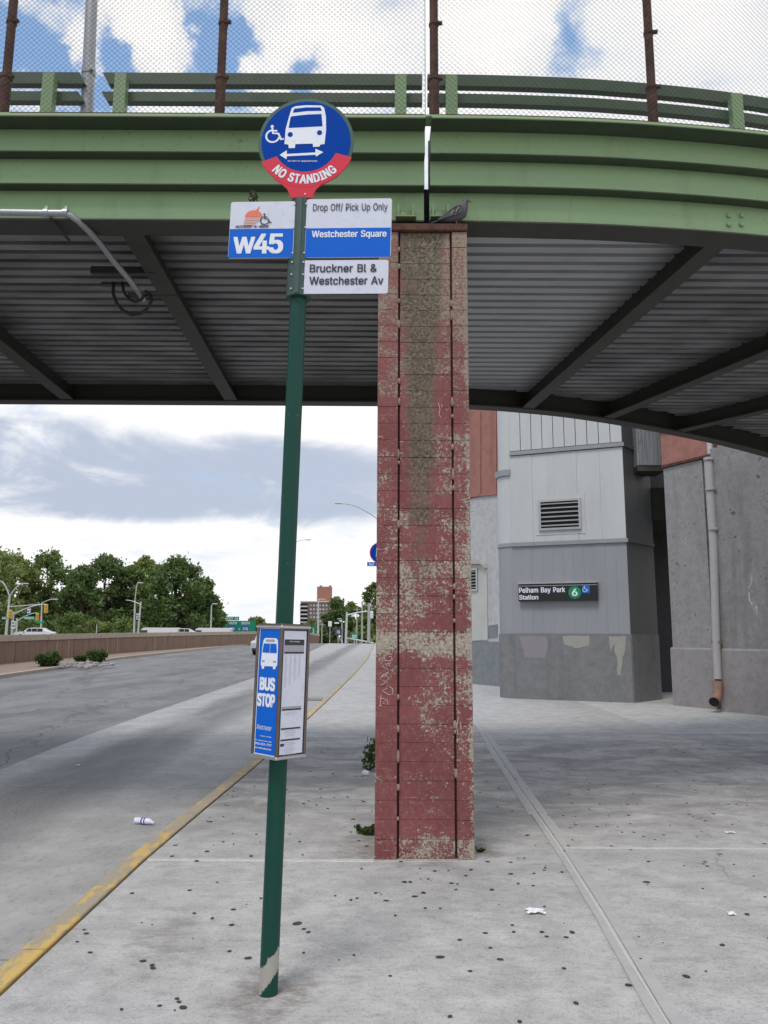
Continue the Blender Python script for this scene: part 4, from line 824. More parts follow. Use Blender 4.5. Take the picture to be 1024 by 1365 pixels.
# ---------------------------------------------------------------- text helper
# letter outlines: advance, then contours as x,y pairs
GLYPHS = {"&":[224,[[98,-3,75,-1,55,6,39,17,27,31,20,48,17,67,19,82,24,95,32,106,42,117,55,128,70,139,108,168,113,172,118,176,123,181,127,187,130,194,131,202,129,214,123,223,113,228,101,230,92,229,84,227,77,222,73,216,69,208,68,199,69,190,73,182,78,173,84,164,92,153,102,142,219,0,182,0,86,116,61,146,51,159,44,172,39,185,38,199,40,215,45,229,55,241,67,249,82,255,100,257,118,255,133,249,145,241,154,230,160,217,162,202,161,191,158,181,152,171,146,162,137,154,128,146,77,109,64,98,55,87,50,77,48,66,50,54,55,44,62,35,72,29,83,25,96,23,111,25,126,30,139,37,151,48,160,61,168,76,173,93,174,112,204,112,202,90,198,72,192,57,185,46,179,38,173,31,166,23,153,12,136,3,117,-2]]],"(":[137,[[45,103,45,122,47,142,50,162,55,182,60,202,66,221,73,239,80,255,88,270,118,270,110,252,102,233,95,214,90,195,85,176,81,157,78,138,76,120,76,103,76,88,78,73,80,57,84,41,88,25,94,8,101,-10,109,-28,118,-48,88,-48,75,-23,64,2,56,27,49,53,46,78]]],")":[137,[[19,-48,28,-28,36,-9,43,9,49,26,53,42,57,58,59,73,60,88,61,103,60,120,59,138,56,157,52,176,47,195,41,214,35,233,27,252,19,270,48,270,56,255,64,239,71,221,77,202,82,182,86,162,90,142,91,122,92,103,91,78,87,52,81,27,72,1,61,-24,48,-48]]],"-":[227,[[168,122,168,94,57,94,57,122]]],"/":[125,[[117,266,36,-38,7,-38,89,266]]],"1":[227,[[38,0,38,27,195,27,195,0],[138,254,138,0,106,0,106,224,105,224,43,179,43,213,99,254]]],"2":[227,[[32,0,32,24,117,114,130,129,141,141,149,153,155,163,159,174,160,186,159,198,154,209,146,218,137,224,125,228,112,230,98,228,86,224,77,216,69,207,65,195,64,181,33,181,35,202,43,221,55,237,72,248,91,255,112,258,134,255,153,248,169,237,181,223,188,205,191,186,189,172,185,159,179,145,168,129,153,111,133,90,76,30,76,28,195,28,195,0]]],"3":[227,[[109,-3,87,-1,66,5,49,15,35,29,26,46,22,66,55,66,57,54,63,44,72,35,83,30,95,26,109,25,124,26,138,30,149,37,157,46,163,58,165,72,163,86,158,98,150,109,137,117,121,122,101,124,78,124,78,150,144,224,144,226,35,226,35,254,186,254,186,230,106,139,106,144,132,144,154,138,172,127,185,111,194,93,196,72,194,51,185,33,172,18,154,6,133,-1]]],"4":[227,[[20,53,20,79,123,254,155,254,54,83,54,81,207,81,207,53],[141,0,141,61,141,73,141,159,171,159,171,0]]],"5":[227,[[111,-3,89,-1,70,6,54,16,41,30,33,47,30,65,61,65,64,54,69,44,77,36,87,30,98,26,111,25,125,27,138,32,149,41,157,52,162,66,164,81,162,97,157,111,148,122,137,131,124,137,109,138,96,137,84,134,73,129,64,123,34,126,48,254,183,254,183,226,75,226,67,151,68,151,77,157,89,162,101,166,115,167,131,165,147,160,161,153,172,143,182,130,189,116,194,99,195,82,193,58,184,38,171,21,154,8,134,-1]]],"6":[227,[[113,-3,91,-1,71,7,55,20,42,37,34,58,32,81,34,100,40,119,51,142,69,170,126,254,161,254,75,131,73,131,77,137,83,144,90,149,98,153,107,156,117,157,139,155,158,147,173,136,185,120,192,101,194,79,192,56,184,36,171,20,155,7,135,-1],[113,24,123,25,131,27,139,31,146,37,152,43,157,51,161,59,163,69,164,79,163,89,161,98,157,107,152,114,146,121,139,126,131,130,123,132,113,133,104,132,95,130,87,126,80,121,74,114,69,107,65,99,63,89,62,79,63,69,65,59,69,51,74,43,80,37,87,31,95,27,104,25]]],"7":[227,[[48,0,162,224,162,226,31,226,31,254,195,254,195,224,82,0]]],"8":[227,[[113,-3,89,-1,68,6,50,17,37,31,29,48,26,68,28,83,33,98,40,110,51,121,63,128,76,132,76,133,59,141,46,154,38,171,35,190,38,209,45,225,57,239,73,249,92,256,113,258,134,256,153,249,169,239,181,225,188,209,191,190,188,171,180,154,167,141,150,133,150,132,164,128,176,121,186,110,194,98,199,83,200,68,198,48,189,31,176,17,158,6,137,-1],[113,25,124,25,134,27,142,30,150,34,156,40,161,46,165,53,168,61,168,69,168,78,165,87,161,94,156,101,149,107,141,111,133,115,123,117,113,118,103,117,93,115,85,111,77,107,70,101,65,94,61,87,58,78,58,69,58,61,61,53,64,46,70,40,76,34,84,30,92,27,102,25],[113,145,122,145,130,147,137,150,144,154,149,159,154,165,157,172,159,180,160,188,159,196,157,203,154,210,149,216,144,221,138,225,130,228,122,229,113,230,104,229,96,228,89,225,82,221,77,216,72,210,69,203,67,196,66,188,67,180,69,172,72,165,77,159,82,154,89,150,96,147,104,145]]],"9":[227,[[113,258,135,255,155,247,171,234,184,217,192,197,194,173,192,155,186,135,175,112,158,84,100,0,65,0,151,124,154,124,149,117,144,111,137,105,128,101,119,98,109,97,87,100,69,107,53,119,41,134,34,154,32,176,34,198,42,218,55,235,71,247,91,255],[113,230,104,229,95,227,87,223,80,218,74,211,69,204,66,195,63,186,63,176,63,166,66,156,69,148,74,140,80,134,87,129,95,125,104,122,113,122,123,122,131,125,139,129,146,134,152,140,157,147,161,156,163,165,164,175,163,185,161,195,157,204,152,211,146,218,139,223,131,227,123,229]]],"A":[240,[[8,0,101,254,138,254,231,0,198,0,144,151,140,161,136,173,132,186,127,201,122,219,116,239,123,239,117,219,111,201,106,185,102,172,98,161,95,151,43,0],[55,71,55,99,185,99,185,71]]],"B":[228,[[30,0,30,254,121,254,145,252,164,245,180,235,190,221,197,205,199,187,198,172,193,160,187,150,178,143,168,137,157,133,157,131,170,129,182,123,192,114,201,102,207,86,209,68,207,50,200,33,189,20,172,9,151,2,123,0],[62,29,122,29,140,30,154,34,165,40,172,48,176,58,178,68,177,77,175,85,171,92,166,99,160,104,153,109,144,113,135,115,124,115,62,115],[62,143,119,143,128,143,136,145,144,148,151,152,157,157,162,163,165,170,167,178,168,186,167,197,163,206,156,214,147,221,135,225,120,226,62,226]]],"C":[255,[[134,-3,103,1,75,12,52,32,35,58,24,90,20,127,24,165,35,197,52,223,75,242,103,254,134,258,152,256,170,252,186,245,201,236,214,224,224,209,232,193,236,174,204,174,200,186,195,197,187,206,179,214,169,220,158,224,146,227,134,228,111,225,92,216,75,202,62,182,54,157,52,127,54,97,63,72,75,53,92,38,112,29,134,26,146,27,158,30,169,34,179,40,187,48,195,57,200,68,204,80,236,80,232,62,224,45,214,31,201,19,187,9,170,2,153,-2]]],"D":[251,[[109,0,48,0,48,29,107,29,136,31,159,40,177,55,189,75,197,99,200,128,197,156,190,180,177,200,160,214,138,223,110,226,47,226,47,254,113,254,147,251,176,239,200,221,217,196,227,164,231,128,227,91,217,59,199,34,175,15,145,4],[62,254,62,0,30,0,30,254]]],"E":[209,[[30,0,30,254,186,254,186,226,62,226,62,143,178,143,178,114,62,114,62,29,188,29,188,0]]],"F":[205,[[30,0,30,254,185,254,185,226,62,226,62,139,173,139,173,111,62,111,62,0]]],"G":[260,[[134,-3,102,1,75,13,52,32,35,58,24,90,20,127,24,165,35,197,52,223,74,242,102,254,132,258,152,256,170,252,187,245,202,235,214,222,225,208,232,192,237,174,204,174,199,186,194,197,186,206,178,213,168,220,158,224,146,227,133,228,111,225,92,216,75,202,62,182,54,157,52,127,54,97,63,72,75,53,92,38,112,29,134,26,155,29,172,36,187,47,198,62,205,80,207,101,217,100,141,100,141,128,239,128,239,100,236,71,225,45,209,25,188,9,163,0]]],"H":[258,[[30,0,30,254,62,254,62,144,196,144,196,254,228,254,228,0,196,0,196,116,62,116,62,0]]],"I":[150,[[16,0,16,29,59,29,59,226,16,226,16,254,135,254,135,226,91,226,91,29,135,29,135,0]]],"L":[196,[[30,0,30,254,62,254,62,29,181,29,181,0]]],"N":[262,[[30,0,30,254,68,254,172,91,176,84,181,75,187,65,194,53,200,41,207,27,202,27,201,41,200,54,200,67,200,79,199,97,199,254,232,254,232,0,193,0,101,145,89,165,82,177,74,191,54,226,60,227,61,192,62,164,62,145,62,0]]],"O":[267,[[133,-3,112,-2,93,4,75,12,59,25,46,40,35,58,27,78,22,101,20,127,22,153,27,176,35,197,46,215,59,230,75,242,93,251,112,256,133,258,155,256,174,251,192,242,208,230,221,215,232,197,240,176,245,153,247,127,245,101,240,78,232,58,221,40,208,25,192,12,174,4,155,-2],[133,26,148,28,162,32,175,38,186,47,196,58,204,72,210,88,214,106,215,127,214,148,210,166,204,182,196,196,186,207,175,216,162,223,148,227,133,228,119,227,105,223,92,216,81,207,71,196,63,182,57,166,53,148,52,127,53,106,57,88,63,72,71,58,81,47,92,38,105,32,119,28]]],"P":[222,[[30,0,30,254,118,254,144,252,166,244,183,231,195,215,202,195,204,174,202,152,195,133,183,116,166,104,144,96,118,93,55,93,55,121,116,121,134,123,149,128,159,136,167,147,171,160,172,174,171,188,167,201,159,211,148,219,134,224,116,226,62,226,62,0]]],"R":[224,[[30,0,30,254,118,254,145,252,167,244,183,232,195,217,202,198,205,176,202,154,195,136,183,120,166,109,145,101,118,99,48,99,48,128,117,128,135,129,149,133,160,141,167,150,171,162,173,176,171,190,167,202,159,212,149,220,134,224,116,226,62,226,62,0],[177,0,115,115,151,115,214,0]]],"S":[223,[[112,-4,86,-2,64,5,46,15,32,30,23,48,19,68,52,68,55,55,62,44,71,35,83,29,97,26,112,25,128,26,143,30,155,37,165,46,171,57,173,70,171,81,166,89,158,96,148,102,136,107,122,111,92,120,64,130,43,145,30,163,26,186,29,206,37,224,51,238,69,249,90,256,114,258,137,256,158,249,175,238,189,224,197,208,200,189,169,189,163,206,151,219,134,227,112,229,97,228,84,224,73,218,64,209,59,199,58,188,60,176,65,167,74,160,85,154,96,150,106,147,132,140,144,136,156,132,168,126,179,119,189,110,197,99,202,85,204,69,201,50,193,32,180,17,162,5,139,-2]]],"T":[224,[[16,226,16,254,208,254,208,226,128,226,128,0,96,0,96,226]]],"U":[259,[[129,-4,101,-1,77,8,57,22,42,40,33,62,30,87,30,254,62,254,62,89,64,72,70,57,80,44,94,34,110,28,129,26,149,28,165,34,179,44,188,57,194,72,196,89,196,254,229,254,229,87,226,62,216,40,201,22,182,8,157,-1]]],"W":[343,[[78,0,8,254,41,254,82,98,85,85,88,73,93,47,96,33,98,20,95,20,97,33,100,47,103,60,106,73,112,98,153,254,190,254,231,98,234,85,237,73,243,47,246,33,249,20,244,20,247,33,249,47,252,60,255,73,261,98,302,254,335,254,265,0,228,0,184,161,180,178,176,196,172,215,168,237,175,237,171,216,167,197,164,179,159,161,115,0]]],"X":[237,[[9,0,109,142,109,118,15,254,52,254,89,200,96,190,102,181,107,172,112,164,116,156,122,146,116,146,126,164,131,172,136,181,149,200,187,254,223,254,129,119,129,143,228,0,191,0,146,65,134,83,129,90,125,98,120,106,115,116,122,116,117,106,113,98,108,91,103,83,91,65,46,0]]],"Y":[236,[[102,0,102,104,8,254,46,254,96,172,101,163,107,155,111,146,116,137,120,127,125,115,112,115,116,127,121,137,126,146,130,155,135,164,140,172,191,254,228,254,134,104,134,0]]],"a":[195,[[80,-4,63,-3,47,2,34,11,24,22,17,37,15,54,17,69,22,80,29,90,39,97,50,102,63,105,76,108,89,110,117,113,126,115,133,117,136,121,138,127,138,128,137,139,133,148,128,156,120,161,110,164,98,165,85,164,75,161,66,156,59,150,54,144,50,137,20,146,29,161,39,173,52,182,66,188,82,191,97,192,108,192,119,190,131,186,143,180,153,172,161,160,167,145,168,126,168,0,138,0,138,26,136,26,132,19,126,12,118,6,108,1,95,-3],[85,23,96,23,106,26,114,29,121,34,127,40,132,47,135,54,137,61,138,69,138,95,136,93,133,92,130,91,125,90,121,89,116,88,100,86,88,84,81,83,74,81,67,79,61,77,56,74,52,70,48,65,47,59,46,52,46,46,48,41,51,36,55,32,59,29,65,26,71,24,78,23]]],"b":[212,[[115,-4,99,-3,86,2,76,8,69,16,63,23,59,29,56,29,56,0,26,0,26,254,57,254,57,160,59,160,63,166,69,173,76,180,86,186,98,191,115,192,137,189,156,180,173,166,185,146,193,122,195,94,193,66,185,42,173,23,157,8,137,-1],[110,23,121,24,131,28,140,33,147,40,153,48,158,58,161,70,163,82,164,95,163,108,161,120,158,131,153,140,147,149,140,156,131,161,121,164,110,165,99,164,89,161,81,156,73,149,67,141,62,131,59,120,57,108,56,95,57,81,59,69,63,58,67,48,73,39,81,32,89,27,99,24]]],"c":[198,[[104,-4,79,-1,58,8,41,23,28,43,20,66,17,94,20,122,28,146,41,165,58,180,79,189,104,192,117,191,130,189,142,184,153,178,162,170,170,161,176,150,181,138,151,131,149,138,145,145,141,150,135,155,128,159,121,162,113,164,104,165,86,162,73,155,62,144,54,129,50,112,48,94,50,75,54,59,62,44,73,33,86,26,104,23,113,24,121,26,129,29,135,33,141,38,146,44,149,51,152,59,181,51,177,39,171,28,163,19,153,11,142,4,130,0,117,-3]]],"e":[202,[[106,-4,80,-1,58,8,41,23,28,42,20,66,17,93,20,121,28,145,40,165,58,180,78,189,103,192,118,191,133,187,147,180,160,170,170,157,179,141,184,121,186,97,186,85,37,85,37,110,169,110,155,101,153,119,149,134,141,147,131,157,118,163,103,165,87,163,73,157,62,147,54,135,50,121,48,105,48,89,50,69,55,53,64,40,76,31,90,25,106,23,117,24,127,26,135,31,143,36,149,44,153,53,182,45,177,32,168,20,156,10,141,2,125,-3]]],"f":[127,[[114,190,114,164,3,164,3,190],[40,0,40,216,41,226,44,235,48,243,53,250,60,255,68,259,76,262,85,264,94,265,100,265,106,264,111,263,115,262,119,261,121,260,114,234,107,236,105,237,101,237,97,237,89,236,82,234,77,230,74,225,72,218,71,209,71,0]]],"h":[205,[[57,113,57,0,26,0,26,254,57,254,57,144,51,144,62,166,76,181,94,189,114,192,132,190,148,184,161,174,170,160,177,142,179,120,179,0,148,0,148,118,145,137,136,152,123,161,105,165,92,163,80,159,71,151,63,141,58,129]]],"i":[83,[[26,0,26,190,57,190,57,0],[42,221,36,222,31,224,27,227,23,231,21,236,21,242,21,247,23,252,27,256,31,259,36,261,42,262,47,261,52,259,57,256,60,252,62,247,63,242,62,236,60,231,57,227,52,224,47,222]]],"k":[190,[[55,68,55,106,60,106,142,190,180,190,92,100,89,100],[26,0,26,254,57,254,57,0],[147,0,74,93,96,114,186,0]]],"l":[95,[[70,-1,56,0,45,4,37,10,31,19,27,29,26,42,26,254,57,254,57,49,57,42,58,35,60,31,63,28,67,27,73,26,80,26,85,27,90,1,81,0,77,-1,73,-1]]],"m":[305,[[26,0,26,190,56,190,56,148,54,148,59,162,66,173,75,182,86,188,98,192,110,193,129,190,144,180,154,166,160,147,156,147,161,160,169,172,178,181,190,187,204,192,218,193,234,191,249,186,261,177,270,164,276,148,278,128,278,0,248,0,248,127,245,145,236,156,224,163,209,165,197,164,187,160,179,153,173,145,169,135,168,124,168,0,137,0,137,130,134,144,126,156,115,163,100,165,89,164,79,160,70,154,63,145,58,133,57,119,57,0]]],"n":[205,[[57,113,57,0,26,0,26,190,56,190,56,144,51,144,62,166,76,181,94,189,114,192,132,190,147,184,160,174,170,160,176,142,179,120,179,0,148,0,148,118,145,137,136,152,123,161,105,165,92,163,80,159,71,151,63,141,58,129]]],"o":[208,[[104,-4,87,-3,72,1,58,8,46,17,36,29,28,43,22,58,18,75,17,94,18,113,22,130,28,146,36,159,46,171,58,180,72,187,87,191,104,192,120,191,136,187,149,180,161,171,171,159,180,146,186,130,189,113,191,94,189,75,186,58,180,43,171,29,161,17,149,8,136,1,120,-3],[104,23,116,24,126,28,135,33,143,40,149,49,154,59,157,70,159,81,160,94,159,106,157,118,154,129,149,139,143,148,135,155,126,161,116,164,104,165,92,164,81,161,73,155,65,148,59,139,54,129,51,118,49,106,48,94,49,81,51,70,54,59,59,49,65,40,73,33,81,28,92,24]]],"p":[212,[[26,-71,26,190,56,190,56,160,59,160,63,166,69,173,76,180,86,186,98,191,115,192,137,189,156,180,173,166,185,146,193,122,195,94,193,66,185,42,173,23,157,8,137,-1,115,-4,99,-3,86,2,76,8,69,16,63,23,59,29,57,29,57,-71],[110,23,121,24,131,28,140,33,147,40,153,48,158,58,161,70,163,82,164,95,163,108,161,120,158,131,153,140,147,149,140,156,131,161,121,164,110,165,99,164,89,161,81,156,73,149,67,141,62,131,59,120,57,108,56,95,57,81,59,69,63,58,67,48,73,39,81,32,89,27,99,24]]],"q":[212,[[186,-71,155,-71,155,29,153,29,149,23,143,16,136,8,126,2,114,-3,98,-4,75,-1,56,8,40,23,27,42,20,66,17,94,20,122,27,146,40,166,56,180,75,189,98,192,114,191,126,186,136,180,144,173,149,166,153,160,156,160,156,190,186,190],[102,23,113,24,123,27,132,32,139,39,145,48,150,58,153,69,155,81,156,95,155,108,153,120,150,131,145,141,139,149,132,156,123,161,113,164,102,165,91,164,81,161,72,156,65,149,59,140,54,131,51,120,49,108,48,95,49,82,51,70,54,58,59,48,65,40,73,33,81,28,91,24]]],"r":[130,[[26,0,26,190,56,190,56,160,58,160,65,173,76,184,90,190,107,192,115,192,122,192,122,161,115,162,109,163,103,163,91,161,80,157,70,151,63,142,58,131,57,118,57,0]]],"s":[182,[[91,-4,72,-3,56,2,42,9,31,19,23,32,18,47,47,53,53,40,62,30,75,25,91,23,108,25,122,31,131,40,134,51,132,60,127,68,118,74,106,78,75,85,52,93,36,104,27,119,23,137,26,152,33,166,43,177,58,185,74,190,94,192,112,191,127,186,140,179,149,170,157,158,162,145,134,139,129,149,121,158,110,164,94,166,78,164,65,158,57,150,54,139,56,129,62,122,72,116,86,111,115,105,137,97,153,86,162,71,166,53,163,37,156,24,145,12,130,3,112,-2]]],"t":[114,[[102,190,102,164,3,164,3,190],[32,236,63,236,63,49,64,41,65,35,68,31,72,27,78,26,85,25,93,26,101,27,107,1,103,0,100,-1,96,-1,92,-2,88,-2,84,-2,69,-1,56,4,46,11,38,20,34,32,32,46]]],"u":[205,[[91,-3,73,-1,57,5,44,15,35,29,28,47,26,69,26,190,57,190,57,72,60,52,68,37,82,28,100,25,113,27,125,31,134,38,142,48,146,61,148,76,148,190,179,190,179,0,149,0,149,46,154,46,143,23,129,8,111,0]]],"v":[195,[[81,0,9,190,42,190,83,78,87,66,90,55,93,43,97,32,100,21,103,10,92,10,95,21,98,32,101,43,105,55,108,66,112,78,152,190,186,190,113,0]]],"x":[189,[[10,0,86,109,86,86,14,190,50,190,74,153,82,139,90,127,97,115,104,103,88,103,95,115,101,127,108,139,117,153,141,190,176,190,104,84,104,107,179,0,143,0,115,43,107,56,100,68,93,80,86,91,102,91,95,80,89,68,82,56,74,43,46,0]]],"y":[195,[[24,-69,31,-43,36,-44,44,-45,52,-44,59,-42,65,-37,71,-29,75,-18,81,-1,9,190,42,190,83,78,88,60,93,43,98,27,103,10,92,10,97,27,101,43,106,60,112,78,153,190,186,190,102,-29,96,-43,88,-54,80,-62,70,-68,58,-71,46,-73,39,-72,32,-72,27,-70]]]}
def text_mesh(s, w=None, h=None, bold=0., align='C', shear=0., depth=.0006, arc=None, space=1.0):
    penx = 0.0; V0 = []; F0 = []; lay_ = 0
    for ch in s:
        if ch == ' ': penx += 130 * space; continue
        adv, polys = GLYPHS[ch]; cs = []
        for pl_ in polys:
            q = [((penx + pl_[2 * k]) / 500 + shear * pl_[2 * k + 1] / 500, pl_[2 * k + 1] / 500) for k in range(len(pl_) // 2)]
            area = sum(q[k][0] * q[(k + 1) % len(q)][1] - q[(k + 1) % len(q)][0] * q[k][1] for k in range(len(q))); cs.append((area, q))
        holes = [c for c in cs if c[0] > 0]
        for a_, q in [c for c in cs if c[0] <= 0]:
            inside = []
            for _, hq in holes:
                x, y = hq[0]; n_ = 0
                for k in range(len(q)):
                    (x1, y1), (x2, y2) = q[k], q[(k + 1) % len(q)]
                    if (y1 > y) != (y2 > y) and x < (x2 - x1) * (y - y1) / (y2 - y1) + x1: n_ += 1
                if n_ % 2: inside.append(hq)
            loops = [[Vector((x, y, 0)) for x, y in c] for c in [q] + inside]
            b0 = len(V0); z_ = .00003 * (lay_ % 3); lay_ += 1
            V0 += [(v_.x, v_.y, z_) for lp in loops for v_ in lp]
            F0 += [tuple(b0 + k for k in t_) for t_ in tessellate_polygon(loops)]
        penx += adv * space
    me = bpy.data.meshes.new('lettering'); me.from_pydata(V0, [], F0); zlay = np.array([v_[2] for v_ in V0], dtype=np.float32)
    v = np.empty(len(me.vertices) * 3, dtype=np.float32); me.vertices.foreach_get('co', v); v = v.reshape(-1, 3)
    lo, hi = v.min(0), v.max(0); d = hi - lo
    sx = w / d[0] if w else h / d[1]; sy = h / d[1] if h else sx
    v[:, 0] = (v[:, 0] - (lo[0] + hi[0]) / 2) * sx; v[:, 1] = (v[:, 1] - (lo[1] + hi[1]) / 2) * sy; v[:, 2] = zlay
    if bold > 0:      # heavier weight: the same outline struck again a hair to each side
        bx_, by_ = bold * 1.1 * sx, bold * .55 * sy; fs = [tuple(p.vertices) for p in me.polygons]; n0 = len(v); vv = []; ff = []
        for q, (ox, oy) in enumerate(((0, 0), (bx_, by_), (-bx_, -by_), (bx_, -by_), (-bx_, by_), (bx_ / 2, 0), (-bx_ / 2, 0))):
            w_ = v.copy(); w_[:, 0] += ox; w_[:, 1] += oy; w_[:, 2] += q * .0001; vv.append(w_); ff += [tuple(k + q * n0 for k in f) for f in fs]
        v = np.concatenate(vv); me = bpy.data.meshes.new('lettering'); me.from_pydata([tuple(map(float, q)) for q in v], [], ff)
    if align == 'L': v[:, 0] += (w or d[0] * sx) / 2
    if arc:
        cx_, cy_, rm = arc; th = -math.pi / 2 + v[:, 0] / rm; rr = rm - v[:, 1]
        v[:, 0] = cx_ + rr * np.cos(th); v[:, 1] = cy_ + rr * np.sin(th)
    me.vertices.foreach_set('co', v.reshape(-1)); me.update(); return me
def put_text(me, mat_, parent, M, name='lettering'):
    me.transform(M); o = link(name, me, mat_, parent); return o
FRONT = Matrix.Rotation(math.pi / 2, 4, 'X')     # text plane XY -> XZ facing -Y

# ---------------------------------------------------------------- bus stop sign pole
base = Vector((-.513, 3.80, 0)); LEAN = math.atan2(.082, 4.46)
bs = thing('bus_stop_sign', base, 'leaning green bus stop pole with round blue sign and schedule box', 'bus stop sign')
bs['org'] = [0, 0, 0]; bs.rotation_euler = (0, LEAN, 0)
PR = .043
MB().tube([(0, 0, 0), (0, 0, 3.9)], PR, 24).build('pole', M_pole, bs, smooth=True)
YAW = Matrix.Rotation(math.radians(-3.5), 4, 'Z')
U = .00403   # metres per photo pixel at the signs
def lx(px, py): # photo pixel -> local x,z on the pole
    q = at(px, py, 3.748) - Vector((base.x, 3.748, 0)); return q.x * math.cos(LEAN) - q.z * math.sin(LEAN), q.x * math.sin(LEAN) + q.z * math.cos(LEAN)
# sleeve holding the blades
for (ya, yb, w) in ((263, 345, .069), (341, 393, .074)):
    z1, z0 = lx(402, ya)[1], lx(400, yb)[1]
    mb = MB(); mb.tube([(0, 0, z0), (0, 0, z1)], w * .88, 20); mb.box((0, -w * .62, (z0 + z1) / 2), (.022, w * .62, z1 - z0 - .01))
    s_ = mb.build('sleeve', M_sleeve, bs, smooth=True); s_.rotation_euler[2] = math.radians(-3.5)
    for z in (z0 + .03, (z0 + z1) / 2, z1 - .04):
        for sx in (-.030, .030):
            m2 = MB(); m2.tube([(sx, -w * .70, z), (sx, -w * .86, z)], .005, 6); r_ = m2.build('rivet', M_alu, s_)
def plate(px0, px1, yt, yb, color, name='sign_plate'):
    x0, x1 = (px0 - 403) * U, (px1 - 403) * U; z1 = lx(402, yt)[1]; z0 = lx(402, yb)[1]
    r = .012; poly = []
    for cx_, cz, a0 in ((x1 - r, z1 - r, 0), (x0 + r, z1 - r, 90), (x0 + r, z0 + r, 180), (x1 - r, z0 + r, 270)):
        for k in range(4): a = math.radians(a0 + k * 30); poly.append((cx_ + r * math.cos(a), cz + r * math.sin(a)))
    mb = MB(); mb.prism(poly, -.054, -.0505, 'Y'); o = mb.build(name, color, bs); o.rotation_euler[2] = math.radians(-3.5)
    return o, x0, x1, z0, z1
def panel(pl, x0, x1, z0, z1, color, layer=1, name='colour_field'):
    mb = MB(); mb.box(((x0 + x1) / 2, -.054 - .0012 * layer, (z0 + z1) / 2), (x1 - x0, .0012, z1 - z0)); return mb.build(name, color, pl, origin=(0, 0, 0))
def words(pl, s, x0, x1, zc, h, color, bold=0., layer=2.5, align='C', shear=0., **k):
    me = text_mesh(s, x1 - x0, h, bold, shear=shear, **k)
    return put_text(me, color, pl, Matrix.Translation(((x0 + x1) / 2, -.054 - .0012 * layer, zc)) @ FRONT)
# right upper blade: white over blue
p1, x0, x1, z0, z1 = plate(411, 522, 266, 344, M_white)
zs = lx(402, 305)[1]; panel(p1, x0 + .002, x1 - .003, z0 + .002, zs, M_blue2)
words(p1, 'Drop Off/ Pick Up Only', x0 + .035, x1 - .022, lx(402, 278.5)[1], .052, M_ink, .006)
words(p1, 'Westchester Square', x0 + .035, x1 - .025, lx(402, 314)[1], .046, M_wtext, .022)
p2, x0, x1, z0, z1 = plate(409, 519.5, 347.5, 392, M_white)
words(p2, 'Bruckner Bl &', x0 + .04, x0 + .385, lx(402, 358.5)[1], .043, M_ink, .016)
words(p2, 'Westchester Av', x0 + .04, x1 - .025, lx(402, 375)[1], .043, M_ink, .016)
p3, x0, x1, z0, z1 = plate(311, 396, 268.5, 344, M_white)
zs = lx(402, 305)[1]; panel(p3, x0 + .002, x1 - .003, z0 + .002, zs, M_blue2)
words(p3, 'W', x0 + .03, x0 + .135, lx(402, 325)[1] - .008, .088, M_wtext, .03)
words(p3, '4', x0 + .140, x0 + .210, lx(402, 325)[1], .105, M_wtext, .03)
words(p3, '5', x0 + .219, x0 + .283, lx(402, 325)[1], .105, M_wtext, .03)
words(p3, 'ACCESS-A-RIDE', x0 + .03, x0 + .21, zs + .013, .013, M_ink, .03, shear=.3)
# apple with speed lines and wheelchair outline
ax, az_ = x0 + .125, zs + .068
mb = MB()
def disc(mb, cx_, cz, r, y, n=20, a0=0, a1=360, sx=1, th=.0008):
    poly = [(cx_ + sx * r * math.cos(math.radians(a0 + (a1 - a0) * k / n)), cz + r * math.sin(math.radians(a0 + (a1 - a0) * k / n))) for k in range(n if a1 - a0 == 360 else n + 1)]
    mb.prism(poly, y, y + th, 'Y')
disc(mb, ax, az_, .037, -.0562, a0=-0.0, a1=180, sx=1.25); mb.prism([(ax + .01, az_ + .037), (ax + .03, az_ + .062), (ax + .022, az_ + .035)], -.0562, -.0554, 'Y')
mb.build('apple_symbol', M_orange, p3, origin=(0, 0, 0))
mb = MB()
for k in range(5):
    zz = az_ - .008 - k * .009; w = .046 - k * .0045; mb.box((ax - .006 * k, -.0566, zz), (2 * w, .0008, .0055))
mb.build('apple_stripe', M_pink, p3, origin=(0, 0, 0))
def wheelchair(s, cx_, cz, y, color, parent, th=.12, M=None):
    mb = MB(); pts = [(cx_ + s * (.42 * math.cos(a)), y, cz + s * (-.18 + .42 * math.sin(a))) for a in [math.radians(100 + 250 * k / 16) for k in range(17)]]
    mb.tube(pts, s * th * .5, 5); mb.tube([(cx_ - .05 * s, y, cz + .38 * s), (cx_ + .0 * s, y, cz + .02 * s), (cx_ + .36 * s, y, cz + .0 * s), (cx_ + .55 * s, y, cz - .42 * s), (cx_ + .72 * s, y, cz - .36 * s)], s * th * .55, 5)
    mb.tube([(cx_ - .02 * s, y, cz + .2 * s), (cx_ + .28 * s, y, cz + .2 * s)], s * th * .45, 5)
    mb.ball((cx_ - .06 * s, y, cz + .5 * s), s * .11, 8, 5)
    if M is not None: mb.v = [tuple(M @ Vector((v[0], (v[1] - y) * .12 + y, v[2]))) for v in mb.v]
    else: mb.v = [(v[0], (v[1] - y) * .12 + y, v[2]) for v in mb.v]
    return mb.build('wheelchair_symbol', color, parent, origin=(0, 0, 0))
wheelchair(.052, x0 + .185, zs + .055, -.058, M_ink, p3)
